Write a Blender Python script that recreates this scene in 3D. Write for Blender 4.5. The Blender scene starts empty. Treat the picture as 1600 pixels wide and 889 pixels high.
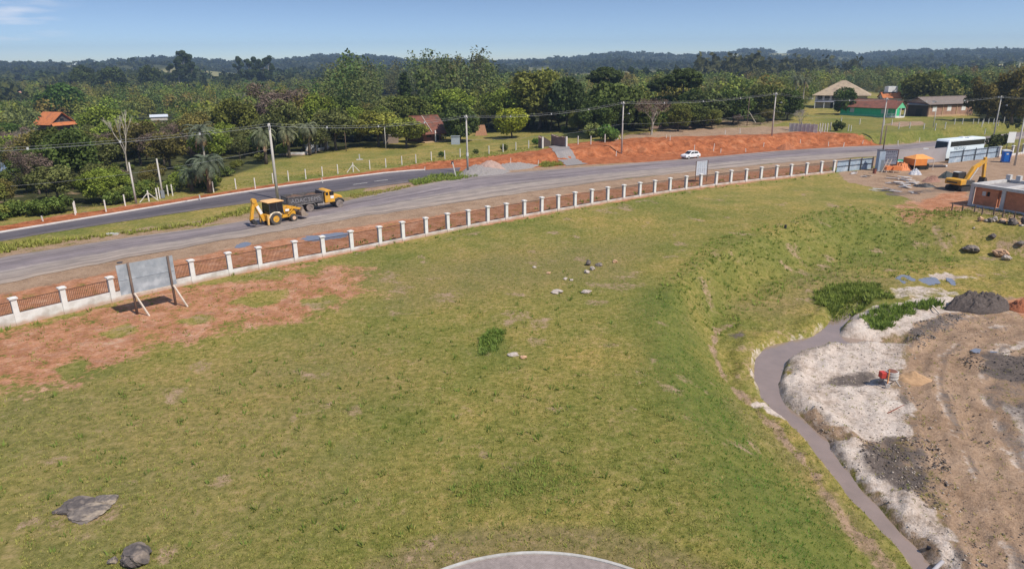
import bpy, bmesh, math, random
import numpy as np
from mathutils import Vector, Matrix

# ------------------------------------------------------------------ camera, light, exposure
S = bpy.context.scene
COL = S.collection
F, PITCH, ROLL, H = 1060.0, math.radians(17.8), math.radians(0.6), 18.0
cam_d = bpy.data.cameras.new("camera")
cam_d.sensor_width = 36.0
cam_d.lens = 36.0 * F / 1600.0
cam_d.clip_start, cam_d.clip_end = 0.5, 30000
cam = bpy.data.objects.new("camera", cam_d)
COL.objects.link(cam)
cam.location = (0, 0, H)
cam.rotation_mode = 'QUATERNION'
_f = Vector((0, math.cos(PITCH), -math.sin(PITCH)))
_r = Vector((1, 0, 0))
_u = _r.cross(_f)
_r2 = _r * math.cos(ROLL) - _u * math.sin(ROLL)
_u2 = _r * math.sin(ROLL) + _u * math.cos(ROLL)
_m = Matrix((( _r2.x, _u2.x, -_f.x), (_r2.y, _u2.y, -_f.y), (_r2.z, _u2.z, -_f.z)))
cam.rotation_quaternion = _m.to_quaternion()
S.camera = cam

SUN_EL = math.radians(52)
sx, sy = 0.74, -0.67
n_ = math.hypot(sx, sy)
TO_SUN = Vector((sx / n_ * math.cos(SUN_EL), sy / n_ * math.cos(SUN_EL), math.sin(SUN_EL)))
sun_d = bpy.data.lights.new("sun", 'SUN')
sun_d.energy = 3.6
sun_d.angle = math.radians(0.53)
sun_d.color = (1.0, 0.93, 0.82)
sun = bpy.data.objects.new("sun", sun_d)
COL.objects.link(sun)
sun.rotation_mode = 'QUATERNION'
sun.rotation_quaternion = (-TO_SUN).to_track_quat('-Z', 'Y')
sun.location = (60, -40, 120)

W = bpy.data.worlds.new("World")
S.world = W
W.use_nodes = True
wn, wl = W.node_tree.nodes, W.node_tree.links
bg = wn.get("Background") or wn.new("ShaderNodeBackground")
sky = wn.new("ShaderNodeTexSky")
sky.sky_type = 'NISHITA'
sky.sun_disc = False
sky.sun_elevation = SUN_EL
sky.sun_rotation = math.atan2(sx, sy)
sky.altitude = 50
sky.air_density = 1.0
sky.dust_density = 0.6
sky.ozone_density = 2.2
bg.inputs[1].default_value = 0.11
wtc = wn.new("ShaderNodeTexCoord")
wmp = wn.new("ShaderNodeMapping")
wmp.vector_type = 'VECTOR'
wmp.inputs["Scale"].default_value = (1, 1, 3.2)
wl.new(wtc.outputs["Generated"], wmp.inputs[0])
wl.new(wmp.outputs[0], sky.inputs[0])
# a faint wisp of high cloud in the upper left of the sky
wdir = wn.new("ShaderNodeVectorMath"); wdir.operation = 'DOT_PRODUCT'
wl.new(wtc.outputs["Generated"], wdir.inputs[0])
wdir.inputs[1].default_value = Vector((-0.575, 0.813, 0.088)).normalized()
wmr = wn.new("ShaderNodeMapRange"); wmr.interpolation_type = 'SMOOTHSTEP'
wmr.inputs["From Min"].default_value, wmr.inputs["From Max"].default_value = 0.9955, 0.9998
wl.new(wdir.outputs["Value"], wmr.inputs["Value"])
wm2 = wn.new("ShaderNodeMapping"); wm2.inputs["Scale"].default_value = (9, 9, 60); wm2.inputs["Rotation"].default_value = (0, 0.12, 0)
wl.new(wtc.outputs["Generated"], wm2.inputs[0])
wnz = wn.new("ShaderNodeTexNoise"); wnz.inputs["Scale"].default_value = 1.6; wnz.inputs["Detail"].default_value = 6
wl.new(wm2.outputs[0], wnz.inputs["Vector"])
wmr2 = wn.new("ShaderNodeMapRange"); wmr2.inputs["From Min"].default_value, wmr2.inputs["From Max"].default_value = 0.45, 0.75
wl.new(wnz.outputs[0], wmr2.inputs["Value"])
wml = wn.new("ShaderNodeMath"); wml.operation = 'MULTIPLY'
wl.new(wmr.outputs[0], wml.inputs[0]); wl.new(wmr2.outputs[0], wml.inputs[1])
wml2 = wn.new("ShaderNodeMath"); wml2.operation = 'MULTIPLY'; wml2.inputs[1].default_value = 0.55
wl.new(wml.outputs[0], wml2.inputs[0])
wmx = wn.new("ShaderNodeMixRGB"); wmx.inputs[2].default_value = (7.5, 7.2, 7.2, 1)
wl.new(wml2.outputs[0], wmx.inputs[0]); wl.new(sky.outputs[0], wmx.inputs[1])
wl.new(wmx.outputs[0], bg.inputs[0])
S.view_settings.view_transform = 'Standard'
S.view_settings.look = 'None'
S.view_settings.gamma = 1
S.view_settings.exposure = 0.55
S.render.engine = 'CYCLES'
S.cycles.use_denoising = True
S.cycles.max_bounces = 5
S.cycles.diffuse_bounces = 3
S.cycles.transparent_max_bounces = 8
S.cycles.volume_bounces = 0

# ------------------------------------------------------------------ pixel <-> world helpers
cp, sp = math.cos(PITCH), math.sin(PITCH)
cr, sr = math.cos(ROLL), math.sin(ROLL)

def ray(px, py):
    u = (px - 800) / F
    v = (444.5 - py) / F
    u2, v2 = u * cr + v * sr, -u * sr + v * cr
    return u2, cp + v2 * sp, -sp + v2 * cp

def at_z(px, py, z=0.0):
    d = ray(px, py)
    t = (z - H) / d[2]
    return d[0] * t, d[1] * t

def proj(x, y, z):
    zz = z - H
    f = np.maximum(y * cp - zz * sp, 0.01)
    up = y * sp + zz * cp
    u, v = x / f, up / f
    return 800 + F * (u * cr - v * sr), 444.5 - F * (u * sr + v * cr)

def sdpoly(x, y, poly):
    """signed distance to a polygon, positive inside"""
    n = len(poly)
    d = np.full(x.shape, 1e18)
    ins = np.zeros(x.shape, bool)
    for i in range(n):
        x0, y0 = poly[i]
        x1, y1 = poly[(i + 1) % n]
        ex, ey = x1 - x0, y1 - y0
        wx, wy = x - x0, y - y0
        t = np.clip((wx * ex + wy * ey) / (ex * ex + ey * ey + 1e-12), 0, 1)
        d = np.minimum(d, (wx - ex * t) ** 2 + (wy - ey * t) ** 2)
        c = ((y0 > y) != (y1 > y))
        if abs(ey) > 1e-12:
            ins ^= c & (x < ex * (y - y0) / ey + x0)
    return np.where(ins, 1, -1) * np.sqrt(d)

def smooth(t):
    t = np.clip(t, 0, 1)
    return t * t * (3 - 2 * t)

def _h(ix, iy, s):
    a = (ix.astype(np.int64) * 374761393 + iy.astype(np.int64) * 668265263 + s * 974634777) & 0xffffffff
    a = ((a ^ (a >> 13)) * 1274126177) & 0xffffffff
    a = a ^ (a >> 16)
    return (a & 0xffff) / 65535.0

def vnoise(x, y, s=0):
    x0, y0 = np.floor(x), np.floor(y)
    fx, fy = x - x0, y - y0
    fx, fy = fx * fx * (3 - 2 * fx), fy * fy * (3 - 2 * fy)
    a, b = _h(x0, y0, s), _h(x0 + 1, y0, s)
    c, d = _h(x0, y0 + 1, s), _h(x0 + 1, y0 + 1, s)
    return (a * (1 - fx) + b * fx) * (1 - fy) + (c * (1 - fx) + d * fx) * fy

def fbm(x, y, s=0, o=4):
    r, a, t = 0, 0.5, 0
    for i in range(o):
        r = r + a * vnoise(x * 2 ** i + 17.3 * i, y * 2 ** i - 9.1 * i, s + i)
        t += a
        a *= 0.5
    return r / t

def poly(pts, z=0.0):
    return [at_z(a, b, z) for a, b in pts]

# ------------------------------------------------------------------ terrain height
LOW_TOP = poly([(1130, 889), (1090, 760), (1050, 640), (1025, 560), (1020, 500), (1050, 445), (1120, 395), (1200, 358),
                (1300, 332), (1400, 326), (1450, 333), (1500, 341), (1600, 355), (1750, 372), (2000, 420), (2600, 889), (2600, 1500), (1130, 1500)], 0)
LOW_TOE = poly([(1425, 889), (1340, 795), (1255, 705), (1185, 640), (1150, 585), (1125, 535), (1130, 492), (1170, 457), (1260, 422),
                (1350, 402), (1450, 396), (1600, 405), (1800, 430), (2600, 889), (2600, 1500), (1600, 1500)], -3)
STREAM = poly([(1490, 960), (1432, 889), (1382, 830), (1340, 785), (1300, 735), (1262, 688), (1232, 660), (1195, 622), (1181, 590), (1182, 560),
               (1200, 540), (1240, 530), (1272, 524), (1286, 512), (1300, 500), (1318, 487), (1342, 474), (1350, 478), (1332, 492), (1318, 506), (1306, 523),
               (1350, 530), (1412, 534), (1408, 538), (1340, 537), (1292, 537), (1247, 549), (1223, 573), (1216, 605), (1226, 630), (1255, 652),
               (1287, 683), (1312, 722), (1343, 760), (1387, 808), (1422, 845), (1462, 889), (1520, 960)], -3.3)
BANK_TOE = poly([(560, 276), (640, 268), (760, 262), (840, 256), (880, 252), (960, 249), (1080, 245), (1200, 238), (1300, 231), (1400, 227), (1480, 216),
                 (1600, 202), (1900, 184)], 0) + [(900, 500), (900, 700), (-60, 700), (-38, 240)]
BANK_TOP = poly([(700, 240), (780, 242), (840, 240), (880, 233), (960, 226), (1060, 219), (1200, 215), (1262, 211), (1330, 214), (1400, 213), (1480, 206),
                 (1600, 193), (1900, 176)], 1.2) + [(900, 520), (900, 700), (0, 700), (-12, 240)]
_s = []
for _i in range(len(STREAM)):
    a_, b_ = Vector(STREAM[_i]), Vector(STREAM[(_i + 1) % len(STREAM)])
    _k = max(1, int((b_ - a_).length / 0.6))
    for _j in range(_k):
        p_ = a_.lerp(b_, _j / _k)
        _s.append((p_.x + 0.55 * (float(fbm(np.array([p_.x * 0.9]), np.array([p_.y * 0.9]), 70)[0]) - 0.5), p_.y + 0.45 * (float(fbm(np.array([p_.x * 0.9]), np.array([p_.y * 0.9]), 71)[0]) - 0.5)))
STREAM = _s
SKYLINE = [(-900, 96), (-300, 98), (0, 95), (60, 97), (120, 96), (190, 92), (240, 88), (290, 88), (350, 94), (400, 95), (440, 92), (500, 85), (560, 85), (610, 88),
           (640, 93), (700, 92), (760, 95), (830, 93), (900, 88), (960, 80), (1000, 82), (1060, 86), (1110, 83), (1160, 77), (1200, 76), (1220, 80),
           (1260, 76), (1310, 80), (1340, 85), (1380, 81), (1420, 77), (1500, 77), (1560, 75), (1600, 76), (1900, 78), (2500, 80)]
_az, _el = [], []
for a, b in SKYLINE:
    d = ray(a, b + 0.2)
    _az.append(math.atan2(d[0], d[1]))
    _el.append(d[2] / math.hypot(d[0], d[1]))

def zfun(x, y):
    x, y = np.asarray(x, float), np.asarray(y, float)
    D = np.hypot(x, y)
    az = np.arctan2(x, y)
    z = np.zeros(x.shape)
    near = D < 260
    st, so = np.full(x.shape, -99.0), np.full(x.shape, -99.0)
    if near.any():
        st[near] = sdpoly(x[near], y[near], LOW_TOP)
        so[near] = sdpoly(x[near], y[near], LOW_TOE)
    t = np.where(so > 0, 1.0, np.where(st <= 0, 0.0, st / (st - so + 1e-6)))
    t = smooth(t)
    n1 = fbm(x * 0.35, y * 0.35, 3)
    n2 = fbm(x * 1.3, y * 1.3, 9)
    z = z - 3.0 * t + t * ((n1 - 0.5) * 0.45 + (n2 - 0.5) * 0.34)
    z = z + (1 - t) * (near & (y < 80)) * ((fbm(x * 0.09, y * 0.09, 5) - 0.5) * 0.5 + (n2 - 0.5) * 0.08) * smooth((60 - y) / 25)
    ss = np.full(x.shape, -99.0)
    q = (so > -4) & near
    if q.any():
        ss[q] = sdpoly(x[q], y[q], STREAM)
    bankw = smooth((ss + 0.5) / 0.7)
    z = z * (1 - bankw) - 3.62 * bankw
    lip = np.exp(-((ss + 1.2) / 0.6) ** 2) * (ss < 0)
    z = z + lip * 0.35 * n2
    # cut bank on the far side of the road
    bt, bo = np.full(x.shape, -99.0), np.full(x.shape, -99.0)
    q = (y > 70) & (D < 1000)
    if q.any():
        bt[q] = sdpoly(x[q], y[q], BANK_TOE)
        bo[q] = sdpoly(x[q], y[q], BANK_TOP)
    t2 = np.where(bo > 0, 1.0, np.where(bt <= 0, 0.0, bt / (bt - bo + 1e-6)))
    hb = 0.5 + 1.7 * smooth((x + 10) / 40)
    gul = (fbm(x * 0.55 + y * 0.25, y * 0.12, 15) - 0.5) * 0.28
    z = z + smooth((t2 - 0.30 + gul) * 3.0) * hb * (1 + 0.25 * (n1 - 0.5)) * smooth((1000 - D) / 500)
    # the wooded valley on the left
    z = z - 4.0 * smooth((-x - 62) / 60) * smooth((y - 95) / 70) * smooth((900 - D) / 300)
    # hills
    Dr = 2500 + 350 * np.sin(az * 3 + 1)
    hh = 18 + np.interp(az, _az, _el) * Dr - 9
    rise = np.clip((D - 650) / (Dr - 650), 0, 1) ** 1.35
    und = (fbm(x / 330, y / 330, 21) - 0.5) * 46 * smooth((D - 800) / 900) * smooth((Dr - D + 100) / 900)
    z = z + np.where(D < Dr, rise * hh, hh * (1 - 0.8 * smooth((D - Dr) / 1500))) + und * np.where(D < Dr, 1, 0)
    return z

def G(px, py, it=12):
    z = 0.0
    x = y = 0.0
    for _ in range(it):
        x, y = at_z(px, py, z)
        z = 0.5 * z + 0.5 * float(zfun(np.array([x]), np.array([y]))[0])
    z = float(zfun(np.array([x]), np.array([y]))[0])
    return Vector((x, y, z))

def zat(x, y):
    return float(zfun(np.array([x]), np.array([y]))[0])

# ------------------------------------------------------------------ materials
_M = {}

def mat(name, c1, c2=None, scale=6.0, rough=0.8, metal=0.0, bump=0.0, detail=5, tint=False, objcol=False, spec=0.3, stretch=None,
        trans=0.0, alpha=None, coat=0.0, lo=0.35, hi=0.65, c3=None, scale3=1.5, bdist=0.05):
    if name in _M:
        return _M[name]
    m = bpy.data.materials.new(name)
    m.use_nodes = True
    n, l = m.node_tree.nodes, m.node_tree.links
    b = n["Principled BSDF"]
    b.inputs["Roughness"].default_value = rough
    b.inputs["Metallic"].default_value = metal
    b.inputs["Specular IOR Level"].default_value = spec
    if coat:
        b.inputs["Coat Weight"].default_value = coat
        b.inputs["Coat Roughness"].default_value = 0.1
    c1 = tuple(c1) + (1,)
    out = None
    tc = n.new("ShaderNodeTexCoord")
    vec = tc.outputs["Object"]
    if stretch:
        mp = n.new("ShaderNodeMapping")
        mp.inputs["Scale"].default_value = stretch
        l.new(vec, mp.inputs[0])
        vec = mp.outputs[0]
    nz = n.new("ShaderNodeTexNoise")
    nz.inputs["Scale"].default_value = scale
    nz.inputs["Detail"].default_value = detail
    nz.inputs["Roughness"].default_value = 0.65
    l.new(vec, nz.inputs["Vector"])
    rp = n.new("ShaderNodeValToRGB")
    rp.color_ramp.elements[0].position = lo
    rp.color_ramp.elements[1].position = hi
    rp.color_ramp.elements[0].color = c1
    rp.color_ramp.elements[1].color = tuple(c2 or [c * 0.8 for c in c1[:3]])[:3] + (1,)
    l.new(nz.outputs[0], rp.inputs[0])
    out = rp.outputs[0]
    if c3:
        n3 = n.new("ShaderNodeTexNoise")
        n3.inputs["Scale"].default_value = scale3
        n3.inputs["Detail"].default_value = 6
        l.new(vec, n3.inputs["Vector"])
        r3 = n.new("ShaderNodeValToRGB")
        r3.color_ramp.elements[0].position = 0.5
        r3.color_ramp.elements[1].position = 0.66
        l.new(n3.outputs[0], r3.inputs[0])
        mx = n.new("ShaderNodeMixRGB")
        l.new(r3.outputs[0], mx.inputs[0])
        l.new(out, mx.inputs[1])
        mx.inputs[2].default_value = tuple(c3) + (1,)
        out = mx.outputs[0]
    if tint:
        at = n.new("ShaderNodeAttribute")
        at.attribute_name = "tint"
        mx = n.new("ShaderNodeMixRGB")
        mx.blend_type = 'MULTIPLY'
        mx.inputs[0].default_value = 1
        l.new(out, mx.inputs[1])
        l.new(at.outputs["Color"], mx.inputs[2])
        out = mx.outputs[0]
    if objcol:
        oi = n.new("ShaderNodeObjectInfo")
        mx = n.new("ShaderNodeMixRGB")
        mx.blend_type = 'MULTIPLY'
        mx.inputs[0].default_value = 1
        l.new(out, mx.inputs[1])
        l.new(oi.outputs["Color"], mx.inputs[2])
        out = mx.outputs[0]
    l.new(out, b.inputs["Base Color"])
    if bump:
        bp = n.new("ShaderNodeBump")
        bp.inputs["Strength"].default_value = bump
        bp.inputs["Distance"].default_value = bdist
        l.new(nz.outputs[0], bp.inputs["Height"])
        l.new(bp.outputs[0], b.inputs["Normal"])
    if trans:
        tr = n.new("ShaderNodeBsdfTranslucent")
        l.new(out, tr.inputs["Color"])
        ms = n.new("ShaderNodeMixShader")
        ms.inputs[0].default_value = trans
        l.new(b.outputs[0], ms.inputs[1])
        l.new(tr.outputs[0], ms.inputs[2])
        l.new(ms.outputs[0], n["Material Output"].inputs["Surface"])
    _M[name] = m
    return m

# ------------------------------------------------------------------ mesh helpers
def np_mesh(name, v, f, m, tint=None, smooth_=False):
    me = bpy.data.meshes.new(name)
    v = np.ascontiguousarray(v, np.float32)
    f = np.ascontiguousarray(f, np.int32)
    me.vertices.add(len(v))
    me.vertices.foreach_set("co", v.ravel())
    me.loops.add(f.size)
    me.loops.foreach_set("vertex_index", f.ravel())
    me.polygons.add(len(f))
    me.polygons.foreach_set("loop_start", np.arange(0, f.size, f.shape[1], dtype=np.int32))
    me.update(calc_edges=True)
    if tint is not None:
        a = me.attributes.new("tint", 'FLOAT_COLOR', 'POINT')
        c = np.ones((len(v), 4), np.float32)
        c[:, :3] = tint
        a.data.foreach_set("color", c.ravel())
    if smooth_:
        me.shade_smooth()
    if m is not None:
        me.materials.append(m)
    return me

def link(name, me, parent=None, loc=None, rz=None):
    o = bpy.data.objects.new(name, me)
    COL.objects.link(o)
    if parent is not None:
        o.parent = parent
    if loc is not None:
        o.location = loc
    if rz is not None:
        o.rotation_euler = (0, 0, rz)
    return o

def tag(o, label=None, cat=None, group=None, kind=None):
    if label: o["label"] = label
    if cat: o["category"] = cat
    if group: o["group"] = group
    if kind: o["kind"] = kind
    return o

def thing(name, label, cat, loc=(0, 0, 0), rz=0.0, group=None):
    o = bpy.data.objects.new(name, None)
    o.empty_display_size = 0.5
    COL.objects.link(o)
    o.location = loc
    o.rotation_euler = (0, 0, rz)
    return tag(o, label, cat, group)

def dup(root, loc, rz=0.0, label=None, group=None, scale=None, color=None):
    r = root.copy()
    COL.objects.link(r)
    r.location = loc
    r.rotation_euler = (0, 0, rz)
    if scale is not None:
        r.scale = scale if hasattr(scale, "__len__") else (scale,) * 3
    if label: r["label"] = label
    if group: r["group"] = group
    if color: r.color = tuple(color) + (1,)
    for ch in root.children:
        c = ch.copy()
        COL.objects.link(c)
        c.parent = r
        if color: c.color = tuple(color) + (1,)
        for g in ch.children:
            d = g.copy()
            COL.objects.link(d)
            d.parent = c
    return r

class MB:
    def __init__(s):
        s.v, s.f = [], []
    def add(s, vs, fs):
        o = len(s.v)
        s.v += [tuple(p) for p in vs]
        s.f += [tuple(i + o for i in q) for q in fs]
        return s
    def box(s, c, d, rz=0.0, ry=0.0, rx=0.0, taper=1.0):
        hx, hy, hz = d[0] / 2, d[1] / 2, d[2] / 2
        pts = [(-hx, -hy, -hz), (hx, -hy, -hz), (hx, hy, -hz), (-hx, hy, -hz), (-hx * taper, -hy * taper, hz), (hx * taper, -hy * taper, hz), (hx * taper, hy * taper, hz), (-hx * taper, hy * taper, hz)]
        M = Matrix.Rotation(rz, 3, 'Z') @ Matrix.Rotation(ry, 3, 'Y') @ Matrix.Rotation(rx, 3, 'X')
        c = Vector(c)
        return s.add([M @ Vector(p) + c for p in pts], [(0, 3, 2, 1), (4, 5, 6, 7), (0, 1, 5, 4), (1, 2, 6, 5), (2, 3, 7, 6), (3, 0, 4, 7)])
    def bar(s, p, q, w, h=None):
        p, q = Vector(p), Vector(q)
        d = (q - p)
        L = d.length
        d.normalize()
        u = Vector((0, 0, 1)) if abs(d.z) < 0.95 else Vector((1, 0, 0))
        a = d.cross(u).normalized()
        b = a.cross(d).normalized()
        a *= w / 2
        b *= (h or w) / 2
        vs = [p - a - b, p + a - b, p + a + b, p - a + b, q - a - b, q + a - b, q + a + b, q - a + b]
        return s.add(vs, [(0, 1, 2, 3), (7, 6, 5, 4), (0, 4, 5, 1), (1, 5, 6, 2), (2, 6, 7, 3), (3, 7, 4, 0)])
    def cyl(s, p, q, r0, r1=None, n=12, caps=True):
        return s.tube([p, q], [r0, r0 if r1 is None else r1], n, caps)
    def tube(s, path, rs, n=8, caps=True):
        path = [Vector(p) for p in path]
        vs, fs = [], []
        ref = None
        for i, p in enumerate(path):
            d = (path[min(i + 1, len(path) - 1)] - path[max(i - 1, 0)]).normalized()
            if ref is None:
                ref = Vector((0, 0, 1)) if abs(d.z) < 0.9 else Vector((1, 0, 0))
            a = d.cross(ref)
            if a.length < 1e-4:
                a = d.cross(Vector((0, 1, 0)))
            a.normalize()
            b = d.cross(a).normalized()
            ref = a.cross(d)
            for k in range(n):
                t = 2 * math.pi * k / n
                vs.append(p + (a * math.cos(t) + b * math.sin(t)) * rs[i])
        for i in range(len(path) - 1):
            for k in range(n):
                k2 = (k + 1) % n
                fs.append((i * n + k, i * n + k2, (i + 1) * n + k2, (i + 1) * n + k))
        if caps:
            fs.append(tuple(range(n - 1, -1, -1)))
            e = (len(path) - 1) * n
            fs.append(tuple(range(e, e + n)))
        return s.add(vs, fs)
    def prism(s, prof, y0, y1, inset=0.0):
        """profile in (x, z) counter-clockwise seen from -y, extruded from y0 to y1"""
        n = len(prof)
        vs = [(a, y0, b) for a, b in prof] + [(a, y1, b) for a, b in prof]
        fs = [tuple(range(n)), tuple(range(2 * n - 1, n - 1, -1))]
        fs += [(i, n + i, n + (i + 1) % n, (i + 1) % n) for i in range(n)]
        return s.add(vs, fs)
    def plate(s, pts, th):
        """polygon (3-D points) thickened along its normal"""
        pts = [Vector(p) for p in pts]
        nr = (pts[1] - pts[0]).cross(pts[2] - pts[0]).normalized() * th
        n = len(pts)
        return s.add(pts + [p - nr for p in pts], [tuple(range(n)), tuple(range(2 * n - 1, n - 1, -1))] +
                     [(i, n + i, n + (i + 1) % n, (i + 1) % n) for i in range(n)])
    def mesh(s, name, m, smooth_=False):
        me = bpy.data.meshes.new(name)
        me.from_pydata(s.v, [], s.f)
        bm = bmesh.new()
        bm.from_mesh(me)
        bmesh.ops.recalc_face_normals(bm, faces=bm.faces)
        bm.to_mesh(me)
        bm.free()
        me.update()
        if smooth_:
            me.shade_smooth()
        if m: me.materials.append(m)
        return me
    def build(s, name, m, parent=None, smooth_=False, bevel=0.0):
        o = link(name, s.mesh(name, m, smooth_), parent)
        if bevel:
            b = o.modifiers.new("bevel", 'BEVEL')
            b.width = bevel
            b.segments = 2
            b.limit_method = 'ANGLE'
        return o

def text_obj(name, txt, size, m, parent, loc, rot, ext=0.006, spacing=1.0):
    c = bpy.data.curves.new(name, 'FONT')
    c.body = txt
    c.size = size
    c.extrude = ext
    c.align_x = 'CENTER'
    c.align_y = 'CENTER'
    c.space_character = spacing
    o = bpy.data.objects.new(name, c)
    COL.objects.link(o)
    dg = bpy.context.evaluated_depsgraph_get()
    me = bpy.data.meshes.new_from_object(o.evaluated_get(dg))
    bpy.data.objects.remove(o)
    bpy.data.curves.remove(c)
    me.materials.clear()
    me.materials.append(m)
    r = link(name, me, parent, loc)
    r.rotation_euler = rot
    return r

R = random.Random(7)
NR = np.random.default_rng(11)

# ------------------------------------------------------------------ ground sheet with zone weights
def ground_grid():
    a = math.radians
    cols = np.concatenate([np.linspace(a(-180), a(-85), 24)[:-1], np.linspace(a(-85), a(-42), 60)[:-1], np.linspace(a(-42), a(42), 561)[:-1], np.linspace(a(42), a(85), 60)[:-1], np.linspace(a(85), a(180), 24)])
    rows = [3.0]
    while rows[-1] < 14: rows.append(rows[-1] * 1.12)
    while rows[-1] < 3800: rows.append(rows[-1] * (1.0095 if rows[-1] < 400 else 1.014))
    rows = np.array(rows)
    A, D = np.meshgrid(cols, rows)
    return A, D, len(cols), len(rows)

A_, D_, nc, nr = ground_grid()
gx, gy = (D_ * np.sin(A_)).ravel(), (D_ * np.cos(A_)).ravel()
gz = zfun(gx, gy)
gD = D_.ravel()

def zone(pts, z=0.0, soft=1.0, amp=0.0, sc=0.3, w=1.0, seed=1, x=None, y=None):
    x = gx if x is None else x
    y = gy if y is None else y
    P_ = poly(pts, z)
    ax = np.array(P_)
    q = (x > ax[:, 0].min() - 4 * soft) & (x < ax[:, 0].max() + 4 * soft) & (y > ax[:, 1].min() - 4 * soft) & (y < ax[:, 1].max() + 4 * soft)
    r = np.zeros(x.shape)
    if q.any():
        s = sdpoly(x[q], y[q], P_)
        if amp:
            s = s + (fbm(x[q] * sc, y[q] * sc, seed) - 0.5) * 2 * amp
        r[q] = smooth(s / (2 * soft) + 0.5) * w
    return r

RED = [
    ([(0, 515), (60, 497), (190, 470), (300, 445), (420, 425), (470, 415), (545, 425), (610, 462), (560, 480), (500, 492), (420, 507), (330, 520), (250, 540), (180, 560), (130, 590), (60, 612), (0, 625), (-300, 700), (-300, 580)], 0, 3.2, 4.2, 0.22, 0.72),
    ([(-100, 485), (0, 459), (200, 417), (320, 397), (450, 372), (560, 352), (640, 341), (720, 331), (820, 315), (900, 302), (1000, 289), (1100, 277), (1200, 265), (1290, 257), (1300, 271), (1100, 295), (900, 327), (700, 363), (500, 408), (300, 445), (100, 494), (-100, 550)], 0, 0.9, 1.0, 0.3, 0.74),
    ([(-50, 352), (0, 348), (120, 328), (300, 303), (400, 288), (640, 256), (760, 246), (840, 240), (880, 233), (960, 230), (1060, 226), (1200, 222), (1260, 217), (1330, 221), (1400, 225), (1480, 222), (1470, 225), (1400, 229), (1200, 241), (1080, 248), (960, 252), (880, 256), (760, 264), (700, 269), (600, 273), (400, 300), (200, 333), (0, 366), (-50, 375)], 0.4, 0.8, 0.8, 0.3, 1.0),
    ([(1425, 322), (1470, 302), (1508, 300), (1514, 322), (1465, 332)], 0, 0.8, 0.8, 0.4, 0.9),
    ([(1335, 690), (1400, 665), (1405, 672), (1345, 698)], -3, 0.3, 0.3, 0.8, 0.5),
    ([(1570, 470), (1640, 455), (1680, 500), (1600, 495)], -3, 0.5, 0.4, 0.6, 0.9),
    ([(1390, 325), (1420, 318), (1500, 335), (1490, 348), (1410, 345)], -0.5, 1.2, 1.5, 0.4, 0.5),
]
TAN = [
    ([(-100, 472), (0, 440), (200, 400), (400, 365), (600, 333), (762, 309), (920, 286), (1100, 267), (1220, 254), (1300, 249), (1400, 246), (1490, 248), (1490, 255), (1300, 262), (1200, 270), (1100, 281), (900, 306), (720, 335), (560, 357), (450, 377), (320, 402), (200, 423), (0, 465), (-100, 492)], 0, 0.9, 0.9, 0.25, 0.9),
    ([(1300, 270), (1370, 263), (1480, 254), (1560, 245), (1700, 233), (1800, 330), (1600, 348), (1510, 327), (1440, 326), (1400, 302), (1330, 284)], 0, 1.0, 1.4, 0.3, 0.95),
    ([(-50, 415), (0, 405), (190, 375), (400, 344), (681, 286), (762, 274), (920, 262), (1062, 250), (1220, 236), (1400, 228), (1500, 219), (1500, 216), (1400, 225), (1200, 233), (1080, 243), (960, 250), (900, 255), (800, 264), (700, 279), (600, 298), (400, 331), (190, 360), (0, 389), (-50, 398)], 0, 0.6, 0.9, 0.3, 0.62),
    ([(640, 268), (700, 265), (800, 262), (900, 256), (900, 262), (762, 274), (690, 283), (600, 300), (560, 300)], 0, 0.8, 0.8, 0.3, 0.8),
    ([(965, 222), (980, 213), (1060, 204), (1180, 200), (1230, 199), (1252, 206), (1262, 211), (1200, 216), (1060, 219)], 2.0, 0.8, 0.8, 0.3, 0.95),
    ([(1250, 206), (1330, 213), (1400, 218), (1470, 221), (1480, 224), (1330, 219), (1260, 212)], 1.6, 0.6, 0.6, 0.3, 0.9),
    ([(1470, 505), (1540, 500), (1600, 497), (1800, 500), (1800, 545), (1580, 545), (1545, 570), (1575, 640), (1600, 720), (1660, 889), (1690, 960), (1540, 960), (1525, 889), (1490, 800), (1462, 700), (1440, 640), (1415, 590), (1432, 540)], -3, 0.8, 0.7, 0.4, 1.0),
    ([(1310, 520), (1420, 468), (1540, 462), (1700, 470), (2000, 560), (2000, 1100), (1500, 960), (1400, 830), (1310, 710), (1240, 640), (1235, 560)], -3, 0.8, 0.8, 0.4, 0.66),
    ([(1125, 560), (1150, 545), (1185, 560), (1180, 600), (1225, 660), (1160, 610)], -3, 0.8, 0.8, 0.5, 0.35),
    ([(1260, 750), (1300, 770), (1400, 889), (1380, 900), (1330, 850)], -2.8, 0.5, 0.8, 0.5, 0.62),
    ([(560, 889), (640, 850), (740, 828), (840, 822), (950, 828), (1040, 850), (1120, 889), (1200, 960), (500, 960)], 0, 0.8, 0.35, 0.4, 0.33),
    ([(440, 655), (520, 625), (530, 640), (450, 668)], 0, 0.4, 0.5, 0.8, 0.45),
    ([(1400, 690), (1440, 690), (1440, 430), (1390, 445), (1380, 440)], -3, 1.0, 1.0, 0.4, 0.0),
    ([(1010, 212), (1060, 192), (1190, 186), (1230, 190), (1200, 203), (1060, 207)], 2.0, 1.0, 1.0, 0.3, 0.5),
    ([(1380, 196), (1395, 190), (1440, 190), (1450, 195), (1410, 199)], 2.2, 1.0, 0.6, 0.3, 0.7),
    ([(110, 345), (130, 330), (165, 332), (230, 322), (150, 342)], 0, 0.8, 0.6, 0.3, 0.8),
]
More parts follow.
